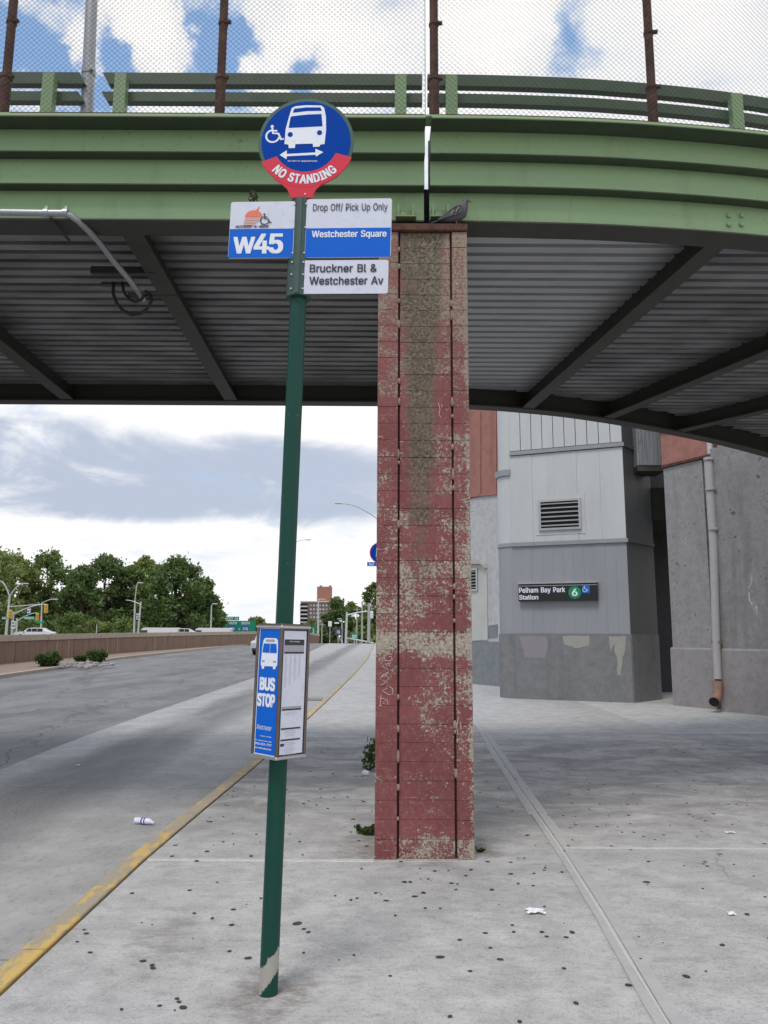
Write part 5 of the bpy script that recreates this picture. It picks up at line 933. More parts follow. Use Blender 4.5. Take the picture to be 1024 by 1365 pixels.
# wire twisted on the back of the blade
wt = MB(); q = at(338, 262, 3.84); pts = []
for k in range(40):
    a = k * .55; pts.append(q + Vector((.020 * math.cos(a) + .004 * math.sin(k), .01 * math.sin(k * 1.7), -.03 + k * .0012 + .016 * math.sin(a * 1.3))))
wt.tube(pts, .0035, 5); wt.tube([q + Vector((0, .0, -.02)), q + Vector((-.012, 0, .035))], .004, 5); wt.tube([q + Vector((.01, .0, -.065)), q + Vector((.002, 0, -.01))], .0035, 5)
tag(wt.build('twisted_wire', mat('old_wire', (.05, .04, .03), .8, var=.4, vscale=80), origin=q), 'small knot of dark twisted wire on top of the W45 blade', 'wire')
# round sign
RC = lx(408.5, 189.5); R0 = .256; rs = thing('tmp', (0, 0, 0), None, None); bpy.data.objects.remove(rs)
def rbuild(mb, name, color, parent):
    o = mb.build(name, color, parent, origin=(0, 0, 0)); 
    if parent is bs: o.rotation_euler[2] = math.radians(-2)
    return o
def circ(r, n=56, a0=0, a1=2 * math.pi): return [(RC[0] + r * math.cos(a0 + (a1 - a0) * k / n), RC[1] + r * math.sin(a0 + (a1 - a0) * k / n)) for k in range(n if a1 - a0 > 6.28 else n + 1)]
rd = rbuild(MB().prism(circ(R0), -.052, -.047, 'Y'), 'round_sign', M_rim, bs)
rbuild(MB().prism(circ(R0 - .018), -.0535, -.0521, 'Y'), 'blue_field', M_blue, rd)
a0, a1 = math.radians(207), math.radians(340)
outer = [(RC[0] + (R0 + .006) * math.cos(a0 + (a1 - a0) * k / 40), RC[1] + (R0 + .006) * math.sin(a0 + (a1 - a0) * k / 40)) for k in range(41)]
inner = [(RC[0] + (R0 - .082) * math.cos(a0 + .04 + (a1 - a0 - .08) * k / 40), RC[1] + (R0 - .082) * math.sin(a0 + .04 + (a1 - a0 - .08) * k / 40)) for k in range(41)]
mb = MB(); mb.loft([[(o[0], -.0560, o[1]), (i[0], -.0560, i[1]), (i[0], -.0540, i[1]), (o[0], -.0470, o[1])] for o, i in zip(outer, inner)])
rb = rbuild(mb, 'red_band', M_red, rd)
# flared neck
zn0 = lx(404, 264)[1]; nk = []
for t_ in [k / 10 for k in range(11)]:
    ang = math.radians(270 - 8 - 24 * (1 - t_)); top = (RC[0] + (R0 + .004) * math.cos(ang), RC[1] + (R0 + .004) * math.sin(ang))
hw = .058; cxn = RC[0] - .012
left = [(cxn - .150, RC[1] - R0 + .040), (cxn - .100, RC[1] - R0 + .006), (cxn - .076, RC[1] - R0 - .018), (cxn - .064, RC[1] - R0 - .045), (cxn - hw, RC[1] - R0 - .07), (cxn - hw, zn0)]
right = [(2 * cxn - x, z) for x, z in left[::-1]]
rbuild(MB().prism(left + right, -.0552, -.049, 'Y'), 'neck', M_red, rd)
for z in (zn0 + .02, zn0 + .09):
    rbuild(MB().tube([(cxn + .02, -.05, z), (cxn + .02, -.0585, z)], .005, 8), 'rivet', M_alu, rd)
o = put_text(text_mesh('NO STANDING', .345, .050, .035, arc=(0, 0, R0 - .038), space=1.05), M_wtext, rd, Matrix.Translation((RC[0], -.0575, RC[1])) @ FRONT)
def zr(x, y): return (RC[0] + (x - 465) / 4.267 * U * .985, RC[1] - (y - 311) / 4.267 * U * 1.03)
def shape(pts, y, name, color): return rbuild(MB().prism([zr(*p) for p in pts], y - .0008, y, 'Y'), name, color, rd)
shape([(342, 325), (345, 235), (360, 165), (374, 108), (395, 96), (460, 90), (545, 92), (562, 106), (574, 160), (578, 240), (572, 325), (548, 328), (545, 340), (507, 342), (505, 322), (405, 325), (403, 348), (368, 350), (365, 328)], -.0545, 'bus_symbol', M_wtext)
shape([(362, 228), (370, 165), (376, 158), (460, 148), (548, 144), (557, 218)], -.0555, 'bus_window_symbol', M_blue)
shape([(382, 136), (390, 112), (460, 104), (540, 104), (549, 124), (460, 126)], -.0555, 'bus_window_symbol', M_blue)
for c_ in ((373, 268, 15), (541, 257, 15)):
    shape([(c_[0] + c_[2] * math.cos(a), c_[1] + c_[2] * math.sin(a)) for a in [math.pi * 2 * k / 14 for k in range(14)]], -.0555, 'headlamp_symbol', M_blue)
shape([(318, 390), (357, 362), (359, 384), (522, 375), (521, 353), (567, 373), (526, 400), (524, 389), (359, 398), (358, 416)], -.0545, 'arrow_symbol', M_wtext)
x_, z_ = zr(272, 262); wheelchair(.083, x_, z_, -.0545, M_wtext, rd, .13)
x_, z_ = zr(450, 427); put_text(text_mesh('NYC DEPT OF TRANSPORTATION', .155, .009, .01), M_wtext, rd, Matrix.Translation((x_, -.0552, z_)) @ FRONT)

# schedule box: four-sided, one corner towards the camera
zb0, zb1 = lx(372, 1010)[1], lx(378, 834)[1]; bw = .187; TH = math.radians(48)
sb = MB(); 
bxo = thing('tmp', (0, 0, 0), None, None); bpy.data.objects.remove(bxo)
shell = MB(); cz = (zb0 + zb1) / 2; H = zb1 - zb0
shell.box((0, 0, cz), (bw - .02, bw - .02, H - .02)); box = shell.build('schedule_box', M_frame, bs, origin=(0, 0, 0)); box.rotation_euler[2] = TH; box.location = (.0, -.012, 0)
def bpart(mb, name, m_): return mb.build(name, m_, box, origin=(0, 0, 0))
for z, h in ((zb0 + .007, .014), (zb1 - .007, .014)):
    mb = MB(); mb.bbox((0, 0, z), (bw + .004, bw + .004, h), .004); bpart(mb, 'frame_rim', M_alu)
mb = MB(); mb.bbox((0, 0, zb1 + .003), (bw - .006, bw - .006, .012), .004); bpart(mb, 'lid', M_frame)
for sx in (-1, 1):
    for sy in (-1, 1):
        mb = MB(); mb.bbox((sx * (bw / 2 - .008), sy * (bw / 2 - .008), cz), (.015, .015, H - .004), .004); bpart(mb, 'corner_post', M_frame)
# two front faces: local -Y after TH rot faces right-front; local -X faces left-front
e = bw / 2 - .0095
Rf = {'y': Matrix.Identity(4), 'x': Matrix.Rotation(-math.pi / 2, 4, 'Z')}
def face(kind): return Rf[kind]
def fbox(kind, u0, u1, v0, v1, lay, name, color, d=.0012):
    mb = MB(); mb.box(((u0 + u1) / 2, -e - .001 - lay * .0013, (v0 + v1) / 2), (u1 - u0, d, v1 - v0)); mb.v = [tuple(Rf[kind] @ Vector(v)) for v in mb.v]; return bpart(mb, name, color)
def ftext(kind, s, u0, u1, v, h, lay, color, bold=0., **k):
    me = text_mesh(s, u1 - u0, h, bold, **k); return put_text(me, color, box, Rf[kind] @ Matrix.Translation(((u0 + u1) / 2, -e - .0016 - lay * .0013, v)) @ FRONT)
hw = bw / 2 - .018
V = lambda f: zb1 - H * f      # f = fraction from the top
fbox('x', -hw, hw, V(.985), V(.02), 0, 'poster', M_wtext); fbox('x', -hw + .006, hw - .002, V(.97), V(.028), 1, 'blue_poster', M_blue2)
BUS = [(185, 465), (195, 300), (205, 240), (222, 218), (350, 218), (370, 235), (375, 300), (375, 465), (360, 475), (355, 500), (330, 500), (326, 475), (228, 478), (224, 503), (200, 503), (195, 475)]
def fshape(kind, pts, lay, name, color, map_):
    q = [map_(*p) for p in pts]; mb = MB(); mb.prism(q, -e - .0016 - lay * .0013, -e - .001 - lay * .0013, 'Y'); mb.v = [tuple(Rf[kind] @ Vector(v)) for v in mb.v]; return bpart(mb, name, color)
mp = lambda x, y: (-hw + .006 + (x - 160) / (385 - 160) * (2 * hw - .008), V((y - 100) / (1300 - 100)))
fshape('x', BUS, 2, 'bus_symbol', M_wtext, mp)
for q in ([(200, 352), (212, 270), (282, 268), (282, 354)], [(288, 354), (288, 268), (358, 270), (366, 352)]): fshape('x', q, 3, 'bus_window_symbol', M_blue2, mp)
fshape('x', [(235, 232), (335, 230), (335, 250), (235, 252)], 3, 'destination_symbol', M_grey_p, mp)
for cx_ in (207, 224, 336, 353): fshape('x', [(cx_ - 7, 432), (cx_, 424), (cx_ + 7, 432), (cx_, 440)], 3, 'headlamp_symbol', M_blue, mp)
u = lambda x: mp(x, 0)[0]
ftext('x', 'BUS', u(192), u(355), mp(0, 638)[1], .056, 2, M_wtext, .05); ftext('x', 'STOP', u(170), u(362), mp(0, 785)[1], .056, 2, M_wtext, .05)
ftext('x', 'Westchester', u(175), u(345), mp(0, 1030)[1], .022, 2, M_wtext, .0, shear=.35)
ftext('x', 'county transit', u(215), u(345), mp(0, 1108)[1], .007, 2, M_wtext, .01)
ftext('x', 'for information call', u(165), u(350), mp(0, 1148)[1], .006, 2, M_wtext, .01)
ftext('x', '(914) 813-7777', u(165), u(350), mp(0, 1180)[1], .012, 2, M_wtext, .03); ftext('x', 'bus information line', u(165), u(350), mp(0, 1215)[1], .008, 2, M_wtext, .02)
# right face: printed timetable
fbox('y', -hw, hw, V(.985), V(.03), 0, 'timetable_backing', M_ink); fbox('y', -hw + .006, hw - .004, V(.965), V(.04), 1, 'timetable_sheet', M_white)
mq = lambda y: V((y - 95) / (1300 - 95))
L0, L1 = -hw + .010, hw - .018
fbox('y', L0, L1, mq(275), mq(222), 2, 'timetable_header', M_ink); fbox('y', L0, L1, mq(335), mq(277), 2, 'timetable_key', M_grey_p); fbox('y', L0, L1, mq(352), mq(336), 2, 'timetable_rule', M_ink)
for y in (860, 1030, 1130): fbox('y', L0, L1 - .004, mq(y + 7), mq(y - 7), 2, 'timetable_rule', M_ink)
fbox('y', L0, L1 - .004, mq(850), mq(832), 2, 'timetable_key', M_grey_p); fbox('y', L0, L0 + .022, mq(1185), mq(1160), 2, 'timetable_emblem', M_ink)
M_fine = flat('print_fine', (.38, .39, .46), .5)
mb = MB()
for cxx in (.1, .33, .56, .8):
    for k in range(int(26 * (1 - .5 * (cxx - .1)))):
        uu = L0 + (L1 - L0) * cxx; vv = mq(370) - k * .0058
        mb.box((uu, -e - .0012 - 2 * .0013, vv), (.008, .0004, .0018))
for y0_, n in ((885, 2), (1050, 4), (1155, 8)):
    for k in range(n): mb.box((L0 + .055, -e - .0012 - 2 * .0013, mq(y0_ + k * 15)), (.06 + .02 * math.sin(k * 2), .0004, .0016))
tag(bpart(mb, 'timetable_print', M_fine), kind='stuff')
ftext('y', 'W45 timetable', L0 + .03, L1 - .03, mq(240), .007, 3, M_wtext)

# ---------------------------------------------------------------- station tower
M_clad = mat('cladding', (.49, .515, .52), .55, var=.16, vscale=1.2, stretch=(1, 1, .2), dirt=.25, dirtcol=(.22, .25, .26), bump=.1, bscale=5)
M_clad2 = mat('lower_cladding', (.265, .28, .30), .6, var=.16, vscale=1.5, stretch=(1, 1, .3), dirt=.2, dirtcol=(.13, .14, .15))
M_base = mat('tower_base', fn=f_wall((.195, .20, .205), (.09, .088, .085), .5, .9, .35))
A = Vector((3.46, 20.78, 0)); B = Vector((6.209, 19.632, 0))       # front face ends
fw = (B - A); LW = fw.length; ft = fw.normalized(); fn_ = Vector((ft.y, -ft.x, 0))     # fn_ faces the camera
if fn_.y > 0: fn_ = -fn_
tw = thing('station_tower', A, 'grey clad station tower with rounded corner and louvred vent', 'building')
def fp(u, v, d=0): return A + ft * u + fn_ * d + Vector((0, 0, v))
def fquad(u0, u1, v0, v1, d0, d1): # slab on the tower face
    mb = MB(); mb.add([fp(u0, v0, d1), fp(u1, v0, d1), fp(u1, v1, d1), fp(u0, v1, d1), fp(u0, v0, d0), fp(u1, v0, d0), fp(u1, v1, d0), fp(u0, v1, d0)],
                      [(0, 1, 2, 3), (7, 6, 5, 4), (0, 4, 5, 1), (1, 5, 6, 2), (2, 6, 7, 3), (3, 7, 4, 0)]); return mb
za, zb_, zc_, zd_ = 1.68, 4.05, 6.56, 11.0
def pw(n, z0, z1, m_, g=.008, d=.0):
    for i in range(n):
        u0, u1 = LW * i / n + g / 2, LW * (i + 1) / n - g / 2
        fquad(u0, u1, z0 + .004, z1 - .004, -.10, d + rnd.uniform(-.003, .003)).build('cladding_panel', m_, tw)
fquad(0, LW, 0, za, -.10, .03).build('base_wall', M_base, tw)
pw(11, za, zb_ - .04, M_clad2, .002, 0); pw(5, zb_ + .06, zc_ - .05, M_clad, .003, 0); pw(10, zc_ + .09, zd_, M_clad, .018)
for z in (zb_ + .01, zc_ + .02): 
    fquad(0, LW + .04, z - .05, z + .05, -.1, .035).build('cladding_band', M_clad2, tw)
    fquad(0, LW + .045, z - .055, z - .045, -.1, .05).build('flashing', M_clad2, tw)
# rounded left corner
cc = A - fn_ * .47; 
def arcw(z0, z1, r, m_, nm, seg=10):
    ang0 = math.atan2(fn_.y, fn_.x); mb = MB(); secs = []
    for k in range(seg + 1):
        a = ang0 - math.radians(112) * k / seg
        d = Vector((math.cos(a), math.sin(a), 0)); secs.append([cc + d * r + Vector((0, 0, z0)), cc + d * (r - .1) + Vector((0, 0, z0)), cc + d * (r - .1) + Vector((0, 0, z1)), cc + d * r + Vector((0, 0, z1))])
    return mb.loft(secs).build(nm, m_, tw, smooth=True)
arcw(0, za, .50, M_base, 'corner_base'); arcw(za, zb_ - .04, .472, M_clad2, 'corner_panel'); arcw(zb_ - .04, zb_ + .06, .50, M_clad2, 'cladding_band'); arcw(zb_ + .06, 5.97, .472, M_clad, 'corner_panel')
arcw(5.97, 6.14, .53, M_clad2, 'cladding_band'); arcw(6.14, zd_, .44, M_clad, 'corner_panel')
# inside body and right-hand flank
C3 = Vector((7.28, 20.75, 0)); M_flank_shaded = mat('flank_cladding_shaded', (.085, .09, .093), .6, var=.25, vscale=1.5, stretch=(1, 1, .3), dirt=.35, dirtcol=(.10, .10, .10))  # occluded side of the tower: shade painted in as darker cladding
back = Vector((4.6, 24.9, 0)); bk2 = Vector((8.2, 25.0, 0))
pl = [A - fn_ * .12 - ft * .0, B - fn_ * .12, C3 - fn_ * .1, bk2, back]
MB().prism([(p.x, p.y) for p in pl], 0, zd_ - .05).build('body', M_flank_shaded, tw)
def flank(z0, z1, m_, d=0): 
    t = (C3 - B).normalized(); n = Vector((t.y, -t.x, 0)); L = (C3 - B).length
    mb = MB(); q = [B + n * d, C3 + n * d, C3 - n * .08, B - n * .08]; mb.prism([(p.x, p.y) for p in q], z0, z1); return mb
flank(0, za, M_base, .03).build('base_wall', M_base, tw); flank(za, zb_, M_flank_shaded, 0).build('cladding_panel', M_flank_shaded, tw); flank(zb_ + .02, zc_, M_flank_shaded).build('cladding_panel', M_flank_shaded, tw); flank(zc_ + .04, zd_, M_flank_shaded).build('cladding_panel', M_flank_shaded, tw)
flank(zb_ - .03, zb_ + .05, M_clad2, .04).build('cladding_band', M_flank_shaded, tw); flank(zc_ - .03, zc_ + .07, M_clad2, .04).build('cladding_band', M_flank_shaded, tw)
# louvred vent
def face_uv(px, py):     # pixel -> (u, v) on the front face plane
    r = Vector(ray(px, py)); o = Vector((0, 0, 1.6)); t = (A - o).dot(fn_) / r.dot(fn_); q = o + r * t; return (q - A).dot(ft), q.z
def louvre(u0, u1, v0, v1, parent, fpfun, n=6, mfr=None, dp=.05):
    mfr = mfr or M_alu
    def sl(a, b_, c, d_, e0, e1, nm, m_):
        mb = MB(); mb.add([fpfun(a, c, e1), fpfun(b_, c, e1), fpfun(b_, d_, e1), fpfun(a, d_, e1), fpfun(a, c, e0), fpfun(b_, c, e0), fpfun(b_, d_, e0), fpfun(a, d_, e0)], [(0, 1, 2, 3), (7, 6, 5, 4), (0, 4, 5, 1), (1, 5, 6, 2), (2, 6, 7, 3), (3, 7, 4, 0)]); return mb.build(nm, m_, parent)
    w = .06
    fr = sl(u0 - w, u1 + w, v1, v1 + w, 0, dp, 'vent_frame', mfr); sl(u0 - w, u1 + w, v0 - w, v0, 0, dp, 'vent_frame', mfr); sl(u0 - w, u0, v0, v1, 0, dp, 'vent_frame', mfr); sl(u1, u1 + w, v0, v1, 0, dp, 'vent_frame', mfr)
    sl(u0, u1, v0, v1, .012, .014, 'vent_back', flat('vent_dark', (.006, .006, .007), .8))
    for k in range(n):
        c = v0 + (v1 - v0) * (k + .5) / n; h = (v1 - v0) / n
        mb = MB(); mb.add([fpfun(u0, c - h * .12, dp), fpfun(u1, c - h * .12, dp), fpfun(u1, c + h * .16, .016), fpfun(u0, c + h * .16, .016), fpfun(u0, c - h * .02, dp), fpfun(u1, c - h * .02, dp), fpfun(u1, c + h * .24, .016), fpfun(u0, c + h * .24, .016)],
                          [(0, 1, 2, 3), (7, 6, 5, 4), (0, 4, 5, 1), (1, 5, 6, 2), (2, 6, 7, 3), (3, 7, 4, 0)]); mb.build('slat', mat('slat_grey', (.25, .26, .27), .5), parent)
u0, v0 = face_uv(722, 705); u1, v1 = face_uv(771, 666)
fquad(u0 - .16, u1 + .16, v0 - .17, v1 + .17, .0, .012).build('vent_surround', M_clad, tw)
louvre(u0, u1, (face_uv(722, 705)[1] + face_uv(771, 702)[1]) / 2, (face_uv(722, 671)[1] + face_uv(771, 666)[1]) / 2, tw, lambda u, v, d: fp(u, v, d + .012), 6)
# painted-out patches on the base (roller paint, flat)
for q, m_ in (([(692, 848), (728, 848), (731, 860), (727, 877), (700, 876), (697, 862)], mat('patch_mauve', (.24, .23, .24), .7)), ([(750, 848), (786, 847), (786, 860), (770, 864), (752, 858)], mat('patch_beige', (.31, .31, .275), .7)),
              ([(812, 848), (835, 848), (834, 866), (830, 878), (828, 900), (823, 900), (823, 876), (820, 872), (819, 858), (814, 870)], MATS['patch_beige'])):
    q = [(a_[0] + (b_[0] - a_[0]) * k / 5 + (rnd.uniform(-.8, .8) if k else 0), a_[1] + (b_[1] - a_[1]) * k / 5 + (rnd.uniform(-.8, .8) if k else 0)) for a_, b_ in zip(q, q[1:] + q[:1]) for k in range(5)]
    mb = MB(); uv = [face_uv(*p_) for p_ in q]; n = len(uv); mb.add([fp(a, b_, .034) for a, b_ in uv] + [fp(a, b_, .028) for a, b_ in uv], [tuple(range(n)), tuple(range(2 * n - 1, n - 1, -1))] + [(i, (i + 1) % n, n + (i + 1) % n, n + i) for i in range(n)]); mb.build('paint_patch', m_, tw)
# station sign
us0, vs0 = face_uv(693, 803.5); us1, vs1 = face_uv(797, 776.5); vs0 = (vs0 + face_uv(797, 799)[1]) / 2; vs1 = (vs1 + face_uv(693, 779.5)[1]) / 2
ss = thing('station_sign', fp(us0, vs0, .1), 'black Pelham Bay Park Station sign with green circle on grey tower', 'sign')
fquad(us0, us1, vs0, vs1, .02, .13).build('board', flat('sign_black', (.012, .012, .016), .35), ss)
fquad(us0 - .01, us1 + .01, vs1, vs1 + .03, .0, .15).build('top_trim', M_alu, ss)
fquad(us0, us1, vs1 - .06, vs1 - .045, .131, .134).build('white_line', M_grey_p, ss)
FM = Matrix(((ft.x, 0, fn_.x, 0), (ft.y, 0, fn_.y, 0), (0, 1, 0, 0), (0, 0, 0, 1)))   # text x->ft, y->z, normal->fn
def stext(s, u_a, u_b, v, h, m_, bold, parent, lay=.135):
    me = text_mesh(s, u_b - u_a, h, bold); q = fp((u_a + u_b) / 2, v, lay) - Vector(ss.location); return put_text(me, m_, parent, Matrix.Translation(q) @ FM)
WS, HS = us1 - us0, vs1 - vs0
stext('Pelham Bay Park', us0 + .01 * WS, us0 + .60 * WS, vs0 + .60 * HS, HS * .36, M_wtext, .02, ss)
stext('Station', us0 + .01 * WS, us0 + .255 * WS, vs0 + .23 * HS, HS * .26, M_wtext, .02, ss)
cu_, cv_ = us0 + .72 * WS, vs0 + .47 * HS
mb = MB(); n = 24; r = HS * .36; mb.add([fp(cu_ + r * math.cos(2 * math.pi * k / n), cv_ + r * math.sin(2 * math.pi * k / n), d) for d in (.134, .130) for k in range(n)], [tuple(range(n))] + [(k, (k + 1) % n, n + (k + 1) % n, n + k) for k in range(n)]); mb.build('green_circle', flat('line_green', (.0, .22, .10), .4), ss)
stext('6', cu_ - .065, cu_ + .065, cv_, HS * .40, M_wtext, .02, ss, .137)
fquad(us0 + .815 * WS, us0 + .905 * WS, vs0 + .42 * HS, vs0 + .84 * HS, .13, .134).build('blue_square', flat('access_blue', (.0, .14, .55), .4), ss)
def wc_at(px, py, s, parent):
    uu, vv = face_uv(px, py); mb = MB()
    P_ = lambda a, b_: fp(uu + a * s, vv + b_ * s, .138) 
    mb.tube([P_(.42 * math.cos(a) - .05, -.15 + .42 * math.sin(a)) for a in [math.radians(100 + 250 * k / 12) for k in range(13)]], s * .06, 5); mb.tube([P_(-.08, .4), P_(-.05, 0), P_(.3, 0), P_(.5, -.4)], s * .07, 5); mb.ball(P_(-.1, .55), s * .11, 6, 4)
    mb.build('wheelchair_symbol', M_wtext, parent)
wc_at(781, 785.5, .13, ss)

# hanging corrugated box between tower and pier
hb = [atz(0, 0, 0)] * 0
mb = MB(); yh = 19.78
za_, zb2 = at(865, 620, yh)[2], 11
xa, xb = at(850, 620, yh)[0], at(886, 618, yh)[0]
n = 14
link_box = thing('bridge_housing', ((xa + xb) / 2, yh, za_), 'streaky grey ribbed housing above the dark gap beside tower', 'housing')
for k in range(n):
    x0_ = xa + (xb - xa) * k / n; w = (xb - xa) / n
    MB().box((x0_ + w / 2, yh + .35 - (.02 if k % 2 else 0), (za_ + zb2) / 2), (w - .006, .7, zb2 - za_)).build('rib_panel', mat('streaked_panel', (.23, .24, .26), .7, var=.5, vscale=6, stretch=(1, 1, .15), dirt=.8, dirtcol=(.04, .045, .05)), link_box)
MB().box(((xa + xb) / 2, yh + .36, za_ - .08), (xb - xa, .70, .15)).build('beam', M_darksteel, link_box)

# ---------------------------------------------------------------- concrete piers of the elevated station
M_pier = mat('pier_concrete', fn=f_wall((.29, .283, .285), (.065, .06, .058), 1.0, 1.2, .35))
M_pier2 = mat('pier_concrete_stained', fn=f_spill)
M_plinth = mat('plinth_concrete', fn=f_wall((.285, .268, .27), (.10, .09, .09), .6, 1.0, .2))
M_terra = mat('salmon_paint', fn=f_wall((.35, .16, .13), (.22, .10, .08), .35, .8, .45))
def pier(P0, P1, depth, z_top, label, m_, zpl=1.37):
    t = (P1 - P0).normalized(); n = Vector((t.y, -t.x, 0)); n = n if n.y < 0 else -n
    th = thing('concrete_pier', P0, label, 'pier', 'concrete piers under the elevated station')
    def pr(e0, e1, z0, z1, d, nm, mm, bev=.04):
        q = [P0 - t * e0 + n * d, P1 + t * e1 + n * d, P1 + t * e1 - n * depth, P0 - t * e0 - n * depth]
        mb = MB(); mb.loft([[p + Vector((0, 0, z0)) for p in q], [p + Vector((0, 0, z1 - bev)) for p in q], [p - n * bev * (1 if i < 2 else 0) + Vector((0, 0, z1)) for i, p in enumerate(q)]]); return mb.build(nm, mm, th)
    pr(.0, .0, 0, zpl, .06, 'plinth', M_plinth); pr(-.03, -.03, zpl - .001, z_top, 0, 'shaft', m_, .01); return th, t, n
P0 = Vector((7.0, 19.02, 0)); P1 = Vector((7.58, 17.95, 0))
pier(P0, P1, 1.4, 5.80, 'grey concrete pier left of the downpipe under salmon wall', M_pier)
Q0 = Vector((7.50, 17.50, 0)); Q1 = Vector((9.1, 14.9, 0))
pierB, tB, nB = pier(Q0, Q1, 1.6, 5.66, 'stained dark concrete pier right of the downpipe', M_pier2)
# white paint spill on the right pier
def pier_pt(px, py, d=.004):
    r = Vector(ray(px, py)); o = Vector((0, 0, 1.6)); s_ = (Q0 - o).dot(nB) / r.dot(nB); return o + r * s_ + nB * d
# salmon parapet wall above
w_ = thing('upper_wall', Vector((6.95, 19.0, 5.8)), 'salmon painted station wall above the left concrete pier', 'wall')
tA = (P1 - P0).normalized(); nA = Vector((tA.y, -tA.x, 0)); nA = nA if nA.y < 0 else -nA
def wl(p, q, z0, z1, d0, d1, nm, m_, par):
    t = (q - p).normalized(); n = Vector((t.y, -t.x, 0)); n = n if n.y < 0 else -n
    a = [p + n * d1, q + n * d1, q - n * d0, p - n * d0]; return MB().prism([(v.x, v.y) for v in a], z0, z1).build(nm, m_, par)
wl(P0, P1 + tA * .3, 5.805, 5.87, .5, .05, 'ledge', M_rust, w_); wl(P0, P1 + tA * .3, 5.872, 6.72, .5, .0, 'panel', M_terra, w_); wl(P0, P1 + tA * .3, 6.722, 6.78, .5, .05, 'ledge', M_rust, w_); wl(P0, P1 + tA * .3, 6.782, 12, .5, -.01, 'panel', M_terra, w_)
w2 = thing('upper_wall', Vector((7.6, 17.6, 5.7)), 'dark weathered wall above the right concrete pier', 'wall')
wl(Q0 + tB * .1, Q1, 5.68, 11.9, 1.2, -.25, 'panel', M_pier2, w2); wl(Q0 - tB * .0, Q1, 5.67, 5.95, 1.2, -.1, 'ledge', M_pier2, w2)
# wall closing the recess, shade painted into its dark colour
cw = thing('recess_wall', Vector((7.4, 22.2, 0)), 'shade-painted wall at the back of the gap beside the tower', 'wall')
wl(Vector((7.7, 23.4, 0)), Vector((12, 23.8, 0)), 0, 11.8, .3, 0, 'panel', mat('recess_wall_shade', (.045, .045, .05), .9, var=.3), cw); MB().box((9.6, 22.2, 5.2), (4.6, 2.9, .9)).build('light_block_slab', M_darksteel, cw); wl(Vector((8.62, 20.2, 0)), Vector((9.8, 17.0, 0)), 0, 11.7, .3, 0, 'panel', M_base, cw)  # slab over the gap is added to keep light out
# downpipe
dpp = at(958, 905, 17.55)
dp = thing('downpipe', (dpp.x, 17.45, 0), 'white painted downpipe with rusty elbow outlet between two piers', 'pipe')
M_pipe = mat('pipe_white', (.37, .36, .37), .5, var=.15, vscale=8, dirt=.3, dirtcol=(.2, .16, .14)); M_pipe2 = mat('pipe_rusty', (.25, .15, .11), .75, var=.5, vscale=14)
a, c, d_ = at(957, 905, 17.40), at(951, 722, 17.45), at(944, 610, 17.45)
MB().tube([a, at(955, 862, 17.40), c, d_], [.085, .085, .095, .10], 14).build('pipe', M_pipe, dp, smooth=True)
MB().tube([at(947, 606, 17.6), at(945, 580, 17.7)], .07, 12).build('upper_pipe', M_pipe, dp, smooth=True)
for x, y in ((951, 705), (955.5, 856), (944.5, 612), (947, 652)):
    q = at(x, y, 17.43); MB().tube([q + Vector((0, 0, -.03)), q + Vector((0, 0, .03))], .115, 14).build('collar', M_pipe if y != 856 else M_pipe2, dp, smooth=True)
e0_, e1_, e2_, e3_ = at(957, 908, 17.40), at(957, 925, 17.38), at(955, 931, 17.32), at(952, 936, 17.14)
MB().tube([e0_, e1_, e2_, e3_], [.10, .10, .10, .11], 14, cap=False).build('elbow', M_pipe2, dp, smooth=True)
q = e3_; dr = (e3_ - e2_).normalized(); MB().tube([e3_ - dr * .02, e3_ - dr * .012], .098, 14).build('outlet_dark', MATS['vent_dark'], dp)

# far left part of the station wall (behind the column)
M_chalk = mat('chalky_wall', fn=f_wall((.47, .48, .49), (.13, .10, .08), .75, .9, .2)); M_bluegrey = mat('bluegrey_base', fn=f_wall((.20, .22, .235), (.10, .12, .14), .4, 1, .3))
S0 = Vector((4.35, 25.0, 0)); S1 = Vector((2.98, 27.1, 0)); S2 = Vector((3.4, 60, 0))
sw_ = thing('station_wall', S1, 'station wall with salmon top, flaking white middle and bluish base', 'building')
tl = (S0 - S1).normalized(); nl = Vector((tl.y, -tl.x, 0)); nl = nl if nl.y < 0 else -nl
for z0_, z1_, m_, nm, dd in ((.0, 1.43, M_bluegrey, 'base_wall', .05), (1.434, 4.9 + 1.52, M_chalk, 'middle_wall', 0), (6.424, 13, M_terra, 'upper_wall', .02)):
    mb = MB(); q = [S1 + nl * dd, S0 + nl * dd, S0 - nl * .8, S2 + Vector((3, 0, 0)), S2 - Vector((dd, 0, 0)), S1 - Vector((dd, 0, 0))]; mb.prism([(v.x, v.y) for v in q], z0_, z1_); mb.build(nm, m_, sw_)
def lp_(u, v, d=0): return S1 + tl * u + nl * d + Vector((0, 0, v))
def luv(px, py):
    r = Vector(ray(px, py)); o = Vector((0, 0, 1.6)); t = (S1 - o).dot(nl) / r.dot(nl); q = o + r * t; return (q - S1).dot(tl), q.z
def lslab(pts, d0, d1, nm, m_):
    mb = MB(); n = len(pts); mb.add([lp_(a, b_, d1) for a, b_ in pts] + [lp_(a, b_, d0) for a, b_ in pts], [tuple(range(n)), tuple(range(2 * n - 1, n - 1, -1))] + [(i, (i + 1) % n, n + (i + 1) % n, n + i) for i in range(n)]); return mb.build(nm, m_, sw_)
lslab([luv(x, y) for x, y in ((618, 753), (644, 752), (650, 760), (651, 853), (618, 855))], .0, .03, 'door_panel', mat('cream_panel', (.46, .47, .45), .6, var=.15, vscale=2))
lslab([luv(x, y) for x, y in ((618, 746), (642, 746), (648, 752), (650, 757), (645, 752), (618, 752))], .0, .16, 'hood', mat('hood_concrete', (.42, .40, .37), .8))
